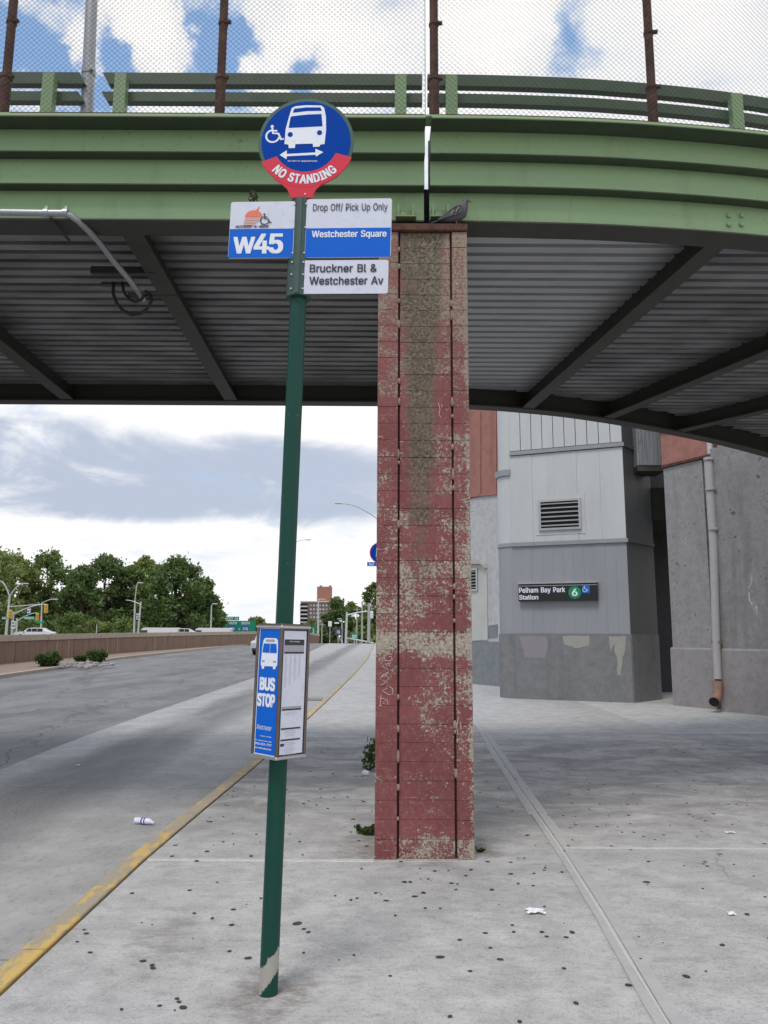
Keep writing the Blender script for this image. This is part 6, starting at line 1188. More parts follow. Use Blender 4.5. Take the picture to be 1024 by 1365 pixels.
ua, va = luv(626, 786); ub, vb = luv(636.5, 760); louvre(ua - .3, ub, va, vb, sw_, lambda u, v, d: lp_(u, v, d + .031), 6)
for x in (641, 662): lslab([luv(x, 660), luv(x + 1, 660), luv(x + 1, 548), luv(x, 548)], .02, .05, 'pilaster_edge', M_terra)
lslab([luv(618, 664), luv(667, 659), luv(667, 656.5), luv(618, 661.5)], .0, .06, 'ledge', M_terra)
lslab([luv(645, 835), luv(664, 832), luv(664, 850), luv(646, 852)], .0, .006, 'paint_patch', M_bluegrey)

# ---------------------------------------------------------------- barrier wall on the far side
M_bar = mat('barrier_brown', fn=f_brickwall); M_cope = mat('coping', (.38, .33, .27), .85, var=.25, vscale=2, bump=.4, bscale=15, dirt=.35, dirtcol=(.16, .12, .10))
bar = thing('barrier_wall', (ip(BX, 41), 41, tz(41)), 'long brown concrete barrier wall with pale coping across the road', 'wall')
yb_ = [-4, 2, 8, 14, 20, 25, 29.5, 34, 38.5, 43, 47, 51, 55.5, 60, 65, 70, 75, 80, 85, 90, 95, 100, 105, 110, 114, 118, 122]
for i, (a, c) in enumerate(zip(yb_, yb_[1:])):
    for z0_, z1_, wd, nm, m_ in ((-.3, 1.15, .13, 'wall_panel', M_bar), (1.155, 1.49, .19, 'coping', M_cope)):
        mb = MB(); secs = []
        for y in yr(a + .03, c - .03, 1.5):
            x = ip(BX, y); z = tz(y); dx_ = (ip(BX, y + .5) - ip(BX, y - .5)); n = Vector((1, -dx_, 0)).normalized()
            p_, q_ = Vector((x, y, z)) + n * wd, Vector((x, y, z)) - n * wd
            secs.append([p_ + Vector((0, 0, z0_)), p_ + Vector((0, 0, z1_)), q_ + Vector((0, 0, z1_)), q_ + Vector((0, 0, z0_))])
        mb.loft(secs).build(nm, m_, bar)
    for y in ((a + c) / 2 - .7, c - .9) if 40 < a < 75 and i % 2 == 0 else ():
        x = ip(BX, y) + .15; MB().tube([(x, y, tz(y) - .1), (x, y, tz(y) + 1.1)], .035, 6).build('stake', mat('stake_pale', (.45, .36, .28), .9), bar)

# ---------------------------------------------------------------- foliage
rng = np.random.default_rng(11)
def leaf_mesh(name, centers, radii, per, size, squash=.85):
    C_ = []; 
    for (c, r, n) in zip(centers, radii, per):
        d = rng.normal(size=(n, 3)); d /= np.linalg.norm(d, axis=1)[:, None]
        rr = r * np.abs(rng.normal(.78, .34, size=(n, 1))); C_.append(np.asarray(c) + d * rr * np.array([1, 1, squash]))
    P_ = np.concatenate(C_); n = len(P_)
    a = rng.normal(size=(n, 3)); a /= np.linalg.norm(a, axis=1)[:, None]; b = rng.normal(size=(n, 3)); b -= (a * b).sum(1)[:, None] * a; b /= np.linalg.norm(b, axis=1)[:, None]
    s = size * rng.uniform(.6, 1.4, size=(n, 1)); V = np.stack([P_ - a * s, P_ - b * s * .5, P_ + a * s, P_ + b * s * .5], 1).reshape(-1, 3)
    me = bpy.data.meshes.new(name); me.vertices.add(len(V)); me.vertices.foreach_set('co', V.astype(np.float32).reshape(-1))
    me.loops.add(4 * n); me.loops.foreach_set('vertex_index', np.arange(4 * n, dtype=np.int32)); me.polygons.add(n); me.polygons.foreach_set('loop_start', np.arange(0, 4 * n, 4, dtype=np.int32))
    me.update(calc_edges=True); me.validate(); return me
M_bark = mat('bark', (.07, .055, .04), .9, var=.4, vscale=5)
LEAF = {'dark': mat('leaf_dark', fn=f_leaf((.095, .15, .058))), 'mid': mat('leaf_mid', fn=f_leaf((.125, .185, .066))), 'pale': mat('leaf_pale', fn=f_leaf((.17, .225, .085))), 'weed': mat('leaf_weed', fn=f_leaf((.05, .09, .025)))}
def tree(x, Y, base, top, w, kind, label, n=46, leaves=130, size=.36, group='trees beyond the barrier wall', name='tree', cat='tree', trunk=True):
    h = top - base; t = thing(name, (x, Y, base), label, cat, group); cs, rs, per = [], [], []
    for i in range(n):
        f = rng.uniform(.12, .93); prof = math.sin(math.pi * min(1, (f * .92 + .12))) ** .55; a = rng.uniform(0, 2 * math.pi); rad = w / 2 * prof * math.sqrt(rng.uniform(.1, 1)) * .93
        cr_ = w * rng.uniform(.07, .16); cs.append(np.array([rad * math.cos(a), rad * math.sin(a) * .8, h * f])); rs.append(cr_); per.append(int(leaves * (cr_ / (w * .13)) ** 2))
    for k in range(3): cs.append(np.array([rng.uniform(-.15, .15) * w, 0, h * (.93 - .04 * k)])); rs.append(w * .09); per.append(leaves // 2)
    link('crown', leaf_mesh('crown', cs, rs, per, size), LEAF[kind], t)
    if trunk:
        mb = MB(); r = w * .03; mb.tube([(0, 0, -.3), (.1, 0, h * .3), (-.05, 0, h * .6), (.1, .1, h * .85)], [r * 1.3, r, r * .6, r * .2], 8)
        for c in cs[::5]: mb.tube([(0, 0, h * .25 + .3 * c[2] * .4), tuple(c * .6 + np.array([0, 0, .15 * h])), tuple(c)], [r * .5, r * .3, r * .1], 5)
        mb.build('trunk', M_bark, t, origin=(0, 0, 0), smooth=True)
    return t
TL = [(-22, 718, 105, 'pale', 'pale green tree at the left edge beyond the barrier wall', 118), (22, 733, 78, 'pale', 'lighter green tree behind the double arm street lamp', 130), (70, 731, 84, 'mid', 'tall rounded green tree behind the traffic signal arm', 135),
      (112, 752, 62, 'dark', 'dark tree filling the dip between two taller crowns', 128), (143, 735, 66, 'dark', 'dark pointed tree right of the yellow traffic signals', 138), (178, 750, 52, 'mid', 'mid green tree behind the thin tall street lamp', 142), (200, 736, 48, 'pale', 'slim paler tree rising beside the broad dark tree', 150),
      (236, 741, 84, 'dark', 'broad dark green tree nearest the highway signs', 134), (268, 768, 60, 'dark', 'lower dark tree at the right end of the row', 140), (285, 800, 30, 'mid', 'small tree at the far right tip of the row', 145)]
for px, pt_, wpx, kind, lab, Y in TL:
    p_ = at(px, pt_, Y); tree(p_.x, Y, tz(Y) - .3, p_.z, wpx / 1015 * Y * 1.08, kind, lab, n=60, leaves=150, size=.34 * Y / 130)
for px, pt_, wpx, lab in ((95, 822, 60, 'low dark shrub below the traffic signals'), (132, 829, 46, 'bright low shrub right of the signals behind the wall'), (40, 826, 50, 'low shrub behind the double arm lamp pole'), (165, 826, 60, 'shrub between thin lamp and bright shrub behind wall')):
    p_ = at(px, pt_, 112); tree(p_.x, 112, tz(112), p_.z, wpx / 1015 * 112, 'mid' if px != 132 else 'pale', lab, n=16, leaves=110, size=.2, group='shrubs behind the barrier wall', name='shrub', cat='shrub', trunk=False)
mb = MB(); cs = [np.array([x, 168 + rng.uniform(-6, 6), rng.uniform(0, 9)]) for x in np.arange(-130, -38, 2.6) for _ in range(2)]
o = link('woodland', leaf_mesh('woodland', cs, [3.6] * len(cs), [260] * len(cs), .6), LEAF['dark']); tag(o, 'dark mass of woodland filling the gaps behind the row of trees', 'woodland', kind='stuff')
for px, pt_, wpx, kind, lab, Y in ((448, 796, 42, 'dark', 'dark tree in front of the brick apartment block', 190), (472, 800, 34, 'mid', 'green tree behind the curved signal arm', 200), (497, 772, 34, 'mid', 'tallest roadside tree beside the red column', 150), (486, 822, 34, 'pale', 'pale bushy tree low beside the column', 145),
                            (520, 765, 50, 'dark', 'roadside tree mostly hidden by the red column', 160), (418, 828, 36, 'pale', 'pale bushes below the apartment block', 210), (344, 823, 34, 'mid', 'distant low trees right of the highway signs', 330)):
    p_ = at(px, pt_, Y); tree(p_.x, Y, tz(Y) - .3, p_.z, wpx / 1015 * Y * 1.1, kind, lab, n=44, leaves=140, size=.30 * Y / 130, group='trees beyond the road crest')
# weeds
def weed(c, r, h, n, label, size=.03, name='weed', m_='weed', stems=7):
    t = thing(name, c, label, 'weed'); cs, rs, per = [], [], []
    mb = MB()
    for k in range(stems):
        a = rng.uniform(0, 6.28); d = np.array([math.cos(a), math.sin(a), 0]) * r * rng.uniform(.2, 1); tip = d + np.array([0, 0, h * rng.uniform(.55, 1)])
        mb.tube([(0, 0, 0), tuple(d * .5 + np.array([0, 0, h * .35])), tuple(tip)], [size * .12, size * .1, size * .05], 4)
        for q in (.25, .6, 1): cs.append(tip * q + d * .35 * (1 - q)); rs.append(max(r, h) * .26); per.append(n)
    mb.build('stem', mat('stem_green', (.06, .09, .03), .7), t, origin=(0, 0, 0)); link('leaves', leaf_mesh('leaves', cs, rs, per, size), LEAF[m_], t); return t
weed(gr(494, 1030, .0) + Vector((-.01, .15, 0)), .09, .33, 9, 'broad leaved weed growing beside the column base', .034, stems=6)
weed(gr(488, 1113), .085, .055, 20, 'low tuft of grass at the column foot', .014, stems=12)
weed(gr(640, 1136), .04, .03, 6, 'tiny dry weed at the right foot of the column', .012, stems=5)
for (x, y, w_px, h_px, lab) in ((63, 889, 34, 24, 'round green weed clump against the barrier wall'), (105, 884, 16, 12, 'small weed between two larger clumps by barrier'), (127, 882, 26, 20, 'green weed clump right of the rubble by barrier')):
    c = gr(x, y); s = c.y / 1015; c = c + Vector((-.25, .9, 0)); c.z = tz(c.y) - .02; weed(c, w_px * s * .46, h_px * s * .66, 34, lab, .075, stems=20)
mb = MB()
for _ in range(70):
    c = gr(rnd.uniform(78, 150), rnd.uniform(884, 891)); c.z = tz(c.y); s = rnd.uniform(.05, .22); mb.bbox(c + Vector((0, 0, s * .25)), (s * 1.4, s, s * .6), s * .15, rot=rnd.uniform(0, 3))
tag(mb.build('rubble', mat('rubble_grey', (.32, .31, .30), .9, var=.5, vscale=2)), 'broken grey rubble strewn between the weeds along the barrier', 'rubble', kind='stuff')

# ---------------------------------------------------------------- litter
c = gr(192, 1099, -.13)
bt = thing('crushed_bottle', c + Vector((0, 0, .028)), 'crushed clear plastic bottle with blue label in the bus lane', 'bottle')
M_plas = mat('clear_plastic', (.72, .75, .85), .15, var=.1); 
MB().tube([(-.095, 0, 0), (-.09, 0, 0), (-.04, .006, .002), (-.02, .004, .0), (.03, -.003, .002), (.06, -.006, .001), (.085, -.008, -.006), (.095, -.008, -.008)], [.018, .029, .026, .030, .028, .024, .012, .011], 14).build('body', M_plas, bt, origin=(0, 0, 0), smooth=True)
MB().tube([(-.022, .004, .0), (.002, .002, .001), (.022, -.002, .002)], [.0315, .029, .0305], 14).build('wrapper', flat('label_blue', (.05, .04, .35), .3), bt, origin=(0, 0, 0), smooth=True)
MB().tube([(.094, -.008, -.008), (.108, -.008, -.009)], .013, 10).build('cap', flat('cap_white', (.7, .7, .72), .4), bt, origin=(0, 0, 0)); bt.rotation_euler = (0, 0, math.radians(-12))
def paper(px, py, w, d, label, cat='paper', h=.015):
    c = gr(px, py, .0045 if px > 300 else -.13); mb = MB(); n = 6; vs = []
    for j in range(n):
        for i in range(n): vs.append((c.x + (i / (n - 1) - .5) * w * (1 + .2 * math.sin(j * 2)), c.y + (j / (n - 1) - .5) * d * (1 + .25 * math.sin(i * 1.7)), c.z + .001 + h * abs(math.sin(i * 1.9 + j * 1.3)) * rnd.uniform(.3, 1)))
    fs = [(j * n + i, j * n + i + 1, (j + 1) * n + i + 1, (j + 1) * n + i) for j in range(n - 1) for i in range(n - 1)]
    b0 = len(vs); vs2 = [(x, y, z + .0012) for x, y, z in vs]; mb.add(vs + vs2, fs + [tuple(b0 + k for k in f[::-1]) for f in fs])
    tag(mb.build('litter', flat('paper_white', (.72, .72, .74), .8), origin=c), label, cat)
paper(714, 1216, .10, .075, 'crumpled white paper scrap below the column'); paper(975, 1220, .04, .035, 'small white paper curl at far right of sidewalk', h=.02); paper(104, 1021, .05, .04, 'white scrap lying in the dark wheel track of the bus lane')
paper(973, 1111, .07, .03, 'flat white scrap on the right slab')
c = gr(487, 1034); mb = MB(); mb.ball(c + Vector((0, 0, .03)), (.045, .035, .032), 12, 8); mb.v = [(x + .006 * math.sin(z * 300 + y * 200), y + .006 * math.sin(x * 260), z + .005 * math.sin(x * 300)) for x, y, z in mb.v]
tag(mb.build('litter', MATS['paper_white'], origin=c, smooth=True), 'scrunched white bag beside the weed at the column', 'bag')
# leaf litter and dust at column foot
# drain grate beside the kerb
gc = gr(421, 932, -.135)
dg = thing('drain_grate', gc, 'steel drain grate beside the kerb past the schedule box', 'drain grate')
gc.z += .008
MB().box(gc + Vector((0, 0, -.006)), (.62, 1.0, .01)).build('frame', flat('grate_dark', (.02, .02, .02), .8), dg)
for k in range(9): MB().box(gc + Vector((-.28 + k * .07, 0, .005)), (.035, .96, .014)).build('bar', mat('grate_steel', (.45, .45, .46), .5, .3), dg)

# ---------------------------------------------------------------- street furniture beyond
M_gal2 = mat('pole_galv', (.45, .48, .47), .5, .2, var=.1); M_yel = flat('signal_yellow', (.55, .33, .04), .5); M_sgreen = flat('sign_green', (.0, .22, .13), .45); M_wsign = flat('plate_white', (.62, .66, .66), .5); M_conc = mat('pole_concrete', (.33, .34, .33), .8)
def arc_pts(a, b, Y, bow=0.4, n=8):
    out = []
    for k in range(n + 1):
        t = k / n; x = a[0] + (b[0] - a[0]) * t; y = a[1] + (b[1] - a[1]) * (1 - (1 - t) ** 2 * 1.0) ; y = a[1] + (b[1] - a[1]) * math.sin(t * math.pi / 2) if bow else a[1] + (b[1] - a[1]) * t
        out.append(at(x, y, Y))
    return out
def lamp(Y, basepx, toppx, arms, label, r=.09, group='street lamps beyond the road'):
    b = at(basepx[0], basepx[1], Y); t = thing('street_lamp', (b.x, Y, tz(Y)), label, 'street lamp', group)
    T_ = at(*toppx, Y); MB().tube([(b.x, Y, tz(Y)), T_], [r * 1.2, r * .7], 8).build('pole', M_gal2, t, smooth=True)
    for (ax_, ay_) in arms:
        MB().tube(arc_pts(toppx, (ax_, ay_), Y), r * .5, 6).build('arm', M_gal2, t, smooth=True)
        q = at(ax_, ay_, Y); s_ = 1 if ax_ > toppx[0] else -1; MB().bbox(q + Vector((s_ * .3, 0, 0)), (.75, .28, .14), .05).build('lamp_head', M_gal2, t)
    return t
lamp(95, (8, 846), (13, 795), [(1, 775), (31, 778)], 'double arm street lamp at the left behind the barrier', .16)
lamp(100, (179, 845), (180, 800), [(184, 777)], 'tall thin street lamp with bent top in front of the trees', .12)
lamp(115, (281, 845), (282, 808), [(284, 805)], 'short straight street lamp at the right end of the trees', .12)
lamp(80, (512, 855), (514, 700), [(455, 671)], 'long arm street lamp reaching out from behind the column', .12)
lamp(110, (388, 855), (388, 725), [(408, 719.5)], 'street lamp arm peeking out right of the bus stop pole', .1)
lamp(125, (424, 850), (424.5, 800), [(428, 799)], 'pale lamp pole in front of the apartment block', .16, 'poles beyond the crest')
lamp(130, (456, 852), (456, 827), [(455, 825)], 'short pole between the white sign and the signal mast', .1, 'poles beyond the crest')
def signal(p, parent_lab, Y, w=.36, h=1.05, col=None):
    q = at(p[0], p[1], Y); t = thing('traffic_light', q, parent_lab, 'traffic light', 'traffic lights'); c = col or M_yel
    MB().bbox(q, (w, .3, h), .05).build('housing', c, t)
    for k in (-1, 0, 1):
        MB().tube([q + Vector((0, -.15, k * h * .3)), q + Vector((0, -.3, k * h * .3))], .13, 10).build('visor', c, t)
def mast(Y, base_, top_, tip, label, r=.11, stay=None):
    b = at(*base_, Y); t = thing('signal_mast', (b.x, Y, tz(Y)), label, 'signal mast', 'traffic signal masts'); T_ = at(*top_, Y)
    MB().tube([(b.x, Y, tz(Y)), T_], [r * 1.2, r], 8).build('pole', M_gal2, t, smooth=True)
    j = at(top_[0], top_[1] + 3, Y); pts = []
    for k in range(9):
        f = k / 8; pts.append(at(top_[0] + (tip[0] - top_[0]) * f, top_[1] + 4 + (tip[1] - top_[1] - 4) * math.sin(f * math.pi / 2), Y))
    MB().tube(pts, [r * .8 - .04 * k / 8 for k in range(9)], 6).build('arm', M_gal2, t, smooth=True)
    if stay: MB().tube([at(*stay[0], Y), at(*stay[1], Y)], .05, 5).build('stay', M_gal2, t)
    return t
mast(92, (16, 846), (18, 815), (61, 805.5), 'signal mast with long arm at the left', .12, ((10, 809), (56, 805.5)))
signal((61.5, 811.5), 'yellow traffic light hanging at the tip of the long arm', 91.6); signal((13.5, 819), 'yellow traffic light beside the double arm lamp', 91.5)
mast(104, (22, 846), (23, 824), (50, 817), 'shorter signal mast arm below the long one'); signal((50, 822.5), 'yellow traffic light hanging on the shorter mast arm', 103.6)
lamp(108, (54.5, 846), (56, 804), [(71, 799)], 'lamp pole with slanted arm behind the signals', .12)
mast(98, (183.5, 845), (188, 802), (168, 800), 'signal mast with short arm in front of the trees', .1)
mast(118, (461, 858), (462.5, 816), (493, 815), 'signal mast with curved arm beyond the road crest', .16); signal((495.5, 819.5), 'pale traffic light hanging from the curved arm', 117.6, .5, 1.1, M_wsign)
def board(Y, x0, x1, y0, y1, m_, label, txt=None, name='road_sign', pole=True, cat='road sign', tm=None, group=None):
    a, c = at(x0, y1, Y), at(x1, y0, Y); t = thing(name, ((a.x + c.x) / 2, Y, a.z), label, cat, group)
    bd = MB().bbox((a + c) / 2, (c.x - a.x, .06, c.z - a.z), .02).build('board', m_, t)
    if pole: MB().tube([((a.x + c.x) / 2, Y + .1, tz(Y)), ((a.x + c.x) / 2, Y + .1, c.z)], .05, 6).build('pole', M_gal2, t)
    if txt:
        for (s_, u0, u1, v, h) in txt:
            me = text_mesh(s_, (u1 - u0) * (c.x - a.x), h * (c.z - a.z), .02); put_text(me, tm or M_wtext, t, Matrix.Translation((a.x + (u0 + u1) / 2 * (c.x - a.x) - (a.x + c.x) / 2, -.045, v * (c.z - a.z))) @ FRONT)
    return t
board(91, 32, 46.5, 821.5, 826, M_sgreen, 'green street name sign hanging below the long mast arm', [('Westchester Av', .06, .94, .5, .5)], pole=False, name='street_name_sign')
board(91, 36, 41, 811.5, 817.5, M_wsign, 'small white square sign on the long mast arm', [('ONLY', .1, .9, .5, .4)], pole=False, tm=M_ink)
board(91, 2.5, 10, 822, 826, M_sgreen, 'green street name sign left of the signals', [('Bruckner', .08, .92, .5, .5)], pole=False, name='street_name_sign')
board(91, 14.5, 21, 828, 838, M_wsign, 'white regulatory sign on the signal mast pole', [('NO', .2, .8, .75, .3), ('TURNS', .1, .9, .35, .25)], pole=False, tm=M_ink)
board(91, 48, 59, 828.5, 831, M_sgreen, 'thin green street sign on the slanted lamp pole', None, pole=False, name='street_name_sign')
board(97, 181.5, 187, 818, 826, M_wsign, 'white sign on the mast in front of the trees', [('BUS', .1, .9, .7, .3), ('LANE', .1, .9, .3, .3)], pole=False, tm=M_ink)
board(99, 178.5, 181, 812, 828, M_gal2, 'narrow pale box high on the thin street lamp', None, pole=False, cat='box', name='control_box')
board(100, 128, 129.5, 833, 846, M_wsign, 'small white post standing behind the barrier', None, pole=False, name='marker_post', cat='post')
# overhead highway signs
gs = board(150, 301, 341, 827.5, 843.5, M_sgreen, 'large green highway sign reading SOUTH twice above blue shields', [('SOUTH', .07, .36, .80, .20), ('SOUTH', .52, .80, .80, .20), ('TO', .42, .48, .3, .14)], name='highway_sign', pole=False)
a, c = at(301, 843.5, 150), at(341, 827.5, 150)
for f, s_ in ((.215, '695'), (.66, '278')):
    cx_ = a.x + f * (c.x - a.x); zz = a.z + .32 * (c.z - a.z); h = (c.z - a.z) * .27
    mb = MB(); mb.prism([(cx_ - h, zz + h * .9), (cx_, zz + h * 1.05), (cx_ + h, zz + h * .9), (cx_ + h * .95, zz - h * .2), (cx_, zz - h * 1.05), (cx_ - h * .95, zz - h * .2)], 149.93, 149.965, 'Y'); mb.build('shield', flat('shield_blue', (.05, .09, .42), .4), gs)
    put_text(text_mesh(s_, h * 1.5, h * .8, .02), M_wtext, gs, Matrix.Translation((cx_ - gs.location.x, -.09, zz + .02 - gs.location.z)) @ FRONT)
for x in (304, 338): MB().tube([at(x, 842, 150.2), Vector((at(x, 842, 150.2).x, 150.2, tz(150) - .3))], .15, 6).build('pole', M_gal2, gs)
board(150, 301.5, 319, 822, 826.8, M_sgreen, 'small green EXIT 7A panel on top of the highway sign', [('EXIT 7A', .08, .92, .5, .6)], name='exit_sign', pole=False)
board(170, 415.5, 421, 835, 846, M_sgreen, 'green highway sign seen edge on right of the schedule box', [('1', .3, .6, .5, .5)], name='highway_sign')
board(125, 437.5, 442.5, 828, 835, M_wsign, 'white and green square sign before the dark tree', None)
board(126, 446, 452, 829.5, 831.5, M_wsign, 'thin white arrow sign beside the square sign', None, pole=False)
board(128, 446, 456, 838, 847, mat('truck_blue', (.035, .05, .085), .5), 'dark blue sign with pale emblem near the crest', [('75', .3, .7, .5, .4)])
board(122, 468.5, 477.5, 843.5, 853, M_sgreen, 'green sign low at the crest between the utility poles', [('EXIT', .15, .85, .5, .4)])
# utility poles and cables past the crest
for x, yt, Y, r, lab in ((475.5, 810, 135, .12, 'thin grey utility pole left of the pair'), (482.5, 801, 128, .16, 'tall utility pole in the middle of the group'), (486, 817, 150, .12, 'short utility pole behind the tall one'), (491.5, 804, 110, .24, 'thick concrete pole nearest to the red column'), (429, 830, 140, .12, 'stubby pole right of the pale lamp pole')):
    b, T_ = at(x, 856, Y), at(x + .5, yt, Y); t = thing('utility_pole', (b.x, Y, tz(Y)), lab, 'utility pole', 'poles beyond the crest')
    MB().tube([(b.x, Y, tz(Y)), T_], [r, r * .75], 8).build('pole', M_conc, t, smooth=True); MB().box(T_ + Vector((0, 0, -.35)), (1.2, .1, .1)).build('crossarm', M_conc, t)
# far part of the road: low wall and guardrail at the crest
t = thing('crest_guardrail', at(480, 852, 119), 'grey metal guardrail sloping down past the road crest', 'guardrail'); MB().tube([at(462, 850.5, 119), at(498, 857, 117)], .12, 6).build('rail', M_gal2, t)
for k in range(5): q = at(464 + k * 8, 851.5 + k * 1.3, 118.6); MB().box(q + Vector((0, .1, -.5)), (.1, .1, 1)).build('post', M_gal2, t)

# second bus stop sign, mostly behind the column
Y2 = 22.0; c2 = at(507, 737, Y2); t = thing('bus_stop_sign', (c2.x, Y2, tz(Y2)), 'second bus stop sign half hidden behind the red column', 'bus stop sign')
MB().tube([(c2.x, Y2, tz(Y2)), (c2.x, Y2, c2.z)], .043, 12).build('pole', M_sleeve, t, smooth=True)
rr = 14 / 1015 * Y2
def ringp(r, a0=0, a1=360, n=32): return [(c2.x + r * math.cos(math.radians(a0 + (a1 - a0) * k / n)), c2.z + r * math.sin(math.radians(a0 + (a1 - a0) * k / n))) for k in range(n)]
MB().prism(ringp(rr), Y2 - .055, Y2 - .05, 'Y').build('round_sign', M_red, t); MB().prism(ringp(rr * .93), Y2 - .06, Y2 - .056, 'Y').build('blue_field', M_blue, t)
MB().prism([(c2.x - .12, c2.z - .12), (c2.x - .11, c2.z + .14), (c2.x + .11, c2.z + .14), (c2.x + .12, c2.z - .12)], Y2 - .063, Y2 - .061, 'Y').build('bus_symbol', M_wtext, t)
a, c = at(489.5, 755, Y2), at(504, 749.5, Y2); MB().box((a + c) / 2 + Vector((0, -.05, 0)), (c.x - a.x, .005, c.z - a.z)).build('sign_plate', M_blue2, t)
put_text(text_mesh('Bx5', (c.x - a.x) * .45, (c.z - a.z) * .6, .02), M_wtext, t, Matrix.Translation((a.x + (c.x - a.x) * .4 - c2.x, -.056, (a.z + c.z) / 2 - tz(Y2))) @ FRONT)

# ---------------------------------------------------------------- vehicles
M_glass = mat('car_glass', (.015, .018, .02), .08, var=.1); M_tyre = mat('tyre', (.015, .015, .016), .85); M_trim = mat('car_trim', (.03, .03, .032), .5); M_lamp2 = mat('headlamp', (.6, .6, .6), .15)
def vehicle(x, Y, kind, paint, label, yaw=0, group=None):
    dims = {'car': (4.6, 1.8, 1.45), 'van': (6.4, 2.05, 2.45), 'suv': (4.8, 1.9, 1.8), 'bus': (11, 2.5, 3.0)}[kind]; L, W_, H_ = dims; z = tz(Y) - .14
    t = thing({'car': 'parked_car', 'van': 'delivery_van', 'suv': 'suv', 'bus': 'coach'}[kind], (x, Y, z), label, {'car': 'car', 'van': 'van', 'suv': 'car', 'bus': 'bus'}[kind], group); t['org'] = [0, 0, 0]
    prof = {'car': [(-.5, .22), (-.5, .55), (-.46, .62), (-.24, .68), (-.13, .96), (.0, 1.0), (.2, .98), (.36, .70), (.47, .64), (.5, .55), (.5, .22)],
            'suv': [(-.5, .2), (-.5, .5), (-.47, .58), (-.27, .63), (-.17, .95), (-.08, 1.0), (.38, 1.0), (.46, .93), (.49, .6), (.5, .2)],
            'van': [(-.5, .15), (-.5, .42), (-.47, .5), (-.36, .58), (-.27, .93), (-.22, 1.0), (.48, 1.0), (.5, .96), (.5, .15)],
            'bus': [(-.5, .12), (-.5, .5), (-.48, .95), (-.45, 1.0), (.48, 1.0), (.5, .96), (.5, .12)]}[kind]
    secs = []
    for yy, ins in ((-.5, .04), (-.46, 0), (.46, 0), (.5, .04)):
        secs.append([(px * L * (1 - ins * .3), yy * W_ * (1 - .16 * max(0, pz - .6)), pz * H_ - (ins * .3 if pz > .9 else 0)) for px, pz in prof])
    MB().loft(secs).build('body', paint, t, smooth=True)
    wz = {'car': (.66, .92), 'suv': (.62, .92), 'van': (.56, .86), 'bus': (.5, .85)}[kind]; wx = {'car': (-.17, .28), 'suv': (-.2, .43), 'van': (-.34, -.14), 'bus': (-.46, .46)}[kind]
    for s_ in (-1, 1):
        n = 3 if kind != 'bus' else 6
        for k in range(n if kind != 'van' else 1):
            a_, b_ = wx[0] + (wx[1] - wx[0]) * k / n + .006, wx[0] + (wx[1] - wx[0]) * (k + 1) / n - .006
            if kind == 'van': a_, b_ = wx
            lift = lambda pz: s_ * (W_ / 2 * (1 - .16 * max(0, pz - .6)) + .006)
            sl = .05 if (k == 0 and kind in ('car', 'suv', 'van')) else 0
            mb = MB(); q = [(a_ * L, lift(wz[0]), wz[0] * H_), (b_ * L, lift(wz[0]), wz[0] * H_), (b_ * L, lift(wz[1]), wz[1] * H_), ((a_ + sl) * L, lift(wz[1]), wz[1] * H_)]
            mb.add(q + [(p_[0], p_[1] - s_ * .02, p_[2]) for p_ in q], [(0, 1, 2, 3), (7, 6, 5, 4), (0, 4, 5, 1), (1, 5, 6, 2), (2, 6, 7, 3), (3, 7, 4, 0)]); mb.build('side_window', M_glass, t)
    i0 = {'car': (3, 4), 'suv': (3, 4), 'van': (3, 4), 'bus': (1, 2)}[kind]; (xa_, za2), (xb_, zb3) = prof[i0[0]], prof[i0[1]]
    f0, f1 = .1, .92; pa_ = ((xa_ + (xb_ - xa_) * f0) * L - .012, (za2 + (zb3 - za2) * f0) * H_ + .012); pb_ = ((xa_ + (xb_ - xa_) * f1) * L - .012, (za2 + (zb3 - za2) * f1) * H_ + .012)
    mb = MB(); w0, w1 = W_ * .44, W_ * .40; mb.add([(pa_[0], -w0, pa_[1]), (pa_[0], w0, pa_[1]), (pb_[0], w1, pb_[1]), (pb_[0], -w1, pb_[1]), (pa_[0] + .03, -w0, pa_[1] - .02), (pa_[0] + .03, w0, pa_[1] - .02), (pb_[0] + .03, w1, pb_[1] - .02), (pb_[0] + .03, -w1, pb_[1] - .02)], [(0, 1, 2, 3), (7, 6, 5, 4), (0, 4, 5, 1), (1, 5, 6, 2), (2, 6, 7, 3), (3, 7, 4, 0)]); mb.build('windscreen', M_glass, t)
    R_ = .34 if kind in ('car', 'suv') else .42
    for sx in (-.31, .31):
        for s_ in (-1, 1):
            wh = MB().tube([(sx * L, s_ * (W_ / 2 - .2), R_), (sx * L, s_ * (W_ / 2 + .01), R_)], R_, 18).build('wheel', M_tyre, t); MB().tube([(sx * L, s_ * (W_ / 2 - .1), R_), (sx * L, s_ * (W_ / 2 + .02), R_)], R_ * .6, 12).build('rim', M_alu, wh)
    for s_ in (-1, 1):
        MB().bbox((-.492 * L, s_ * W_ * .36, H_ * .42), (.06, W_ * .17, .14), .02).build('headlight', M_lamp2, t)
        MB().bbox((.5 * L, s_ * W_ * .4, H_ * .45), (.03, W_ * .12, .18), .01).build('tail_light', flat('tail_red', (.4, .01, .01), .3), t)
        MB().bbox((-.22 * L, s_ * (W_ / 2 + .08), H_ * .63), (.12, .16, .12), .03).build('mirror', M_trim, t)
    MB().bbox((-.497 * L, 0, H_ * .24), (.08, W_ * .9, .2), .03).build('bumper', M_trim, t)
    t.rotation_euler = (0, 0, yaw); return t
M_carw = mat('car_white', (.62, .63, .64), .3, var=.03); M_cars = mat('car_silver', (.50, .53, .57), .3, .2, var=.03)
s_ = at(361, 868, 62); vehicle(s_.x, 62, 'suv', M_cars, 'silver suv driving towards the camera behind the schedule box', math.radians(83))
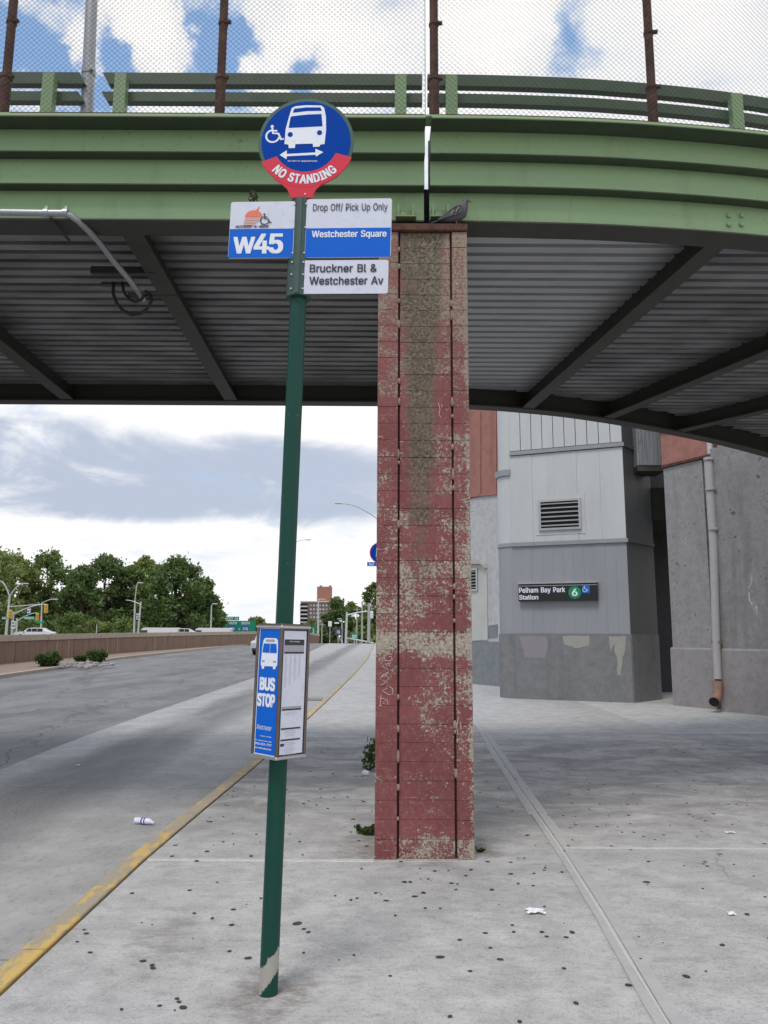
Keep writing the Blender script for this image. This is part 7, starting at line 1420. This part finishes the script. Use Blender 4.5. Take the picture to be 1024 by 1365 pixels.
for px, Y, kind, lab in ((47, 97, 'car', 'white car beyond the wall below the traffic signals'), ):
    v_ = vehicle(at(px, 845, Y).x, Y, kind, M_carw, lab); v_.location.z += .5
for px, Y, kind, lab, dz in ((208, 108, 'van', 'white van behind the wall, leftmost of the white queue', -.4), (242, 109, 'car', 'white car between the two vans behind the wall', .55), (279, 112, 'van', 'white van behind the wall nearest the highway signs', -.35)):
    v_ = vehicle(at(px, 845, Y).x, Y, kind, M_carw, lab, group='white vehicles queuing behind the barrier'); v_.location.z += dz

# ---------------------------------------------------------------- apartment block far off
YB = 600; ab = thing('apartment_block', at(430, 850, YB), 'brown brick apartment block with square tower on its roof', 'building')
M_brk = mat('far_brick', (.16, .115, .105), .9, var=.15, vscale=.3); M_brk2 = mat('tower_brick', (.33, .165, .12), .9, var=.15, vscale=.3); M_win = flat('far_window', (.33, .36, .42), .3); M_winf = flat('window_white', (.5, .5, .52), .6)
a, c = at(399, 900, YB), at(450, 803, YB); zt = c.z
MB().box(((a.x + c.x) / 2, YB + 8, (zt - 12) / 2), (c.x - a.x, 16, zt + 12)).build('wall', M_brk, ab)
MB().box(((a.x + c.x) / 2, YB + 7.9, zt + .5), (c.x - a.x + .8, 16.6, 1.0)).build('roof_edge', M_winf, ab)
px_m = YB / 1015
for r_ in range(9):
    for q in range(8):
        w = at(414.5 + q * 4.2, 805.5 + r_ * 5.25, YB); o = MB().box((w.x, YB - .05, w.z - .9), (1.25, .2, 1.35)).build('window', M_winf if (q + r_) % 3 else M_win, ab)
        if (q + r_) % 3: MB().box((w.x, YB - .2, w.z - 1.05), (1.0, .1, .8)).build('pane', M_win, o)
    w = at(405, 806.5 + r_ * 5.25, YB); bl = MB().box((w.x, YB - .8, w.z - 1.1), (6.0, 1.5, 1.0)).build('balcony', M_winf, ab); MB().box((w.x, YB - .05, w.z + .35), (5.6, .2, 1.6)).build('balcony_door', MATS['vent_dark'], ab)
a, c = at(422, 801, YB), at(441.5, 783, YB); MB().box(((a.x + c.x) / 2, YB + 8, (a.z + c.z) / 2), (c.x - a.x, 10, c.z - a.z + 1.5)).build('roof_tower', M_brk2, ab)
for x in (427, 439.5): q = at(x, 782, YB); MB().box((q.x, YB + 6, q.z), (1.8, 2, 2.6)).build('chimney', M_brk2, ab)

finish_orgs()
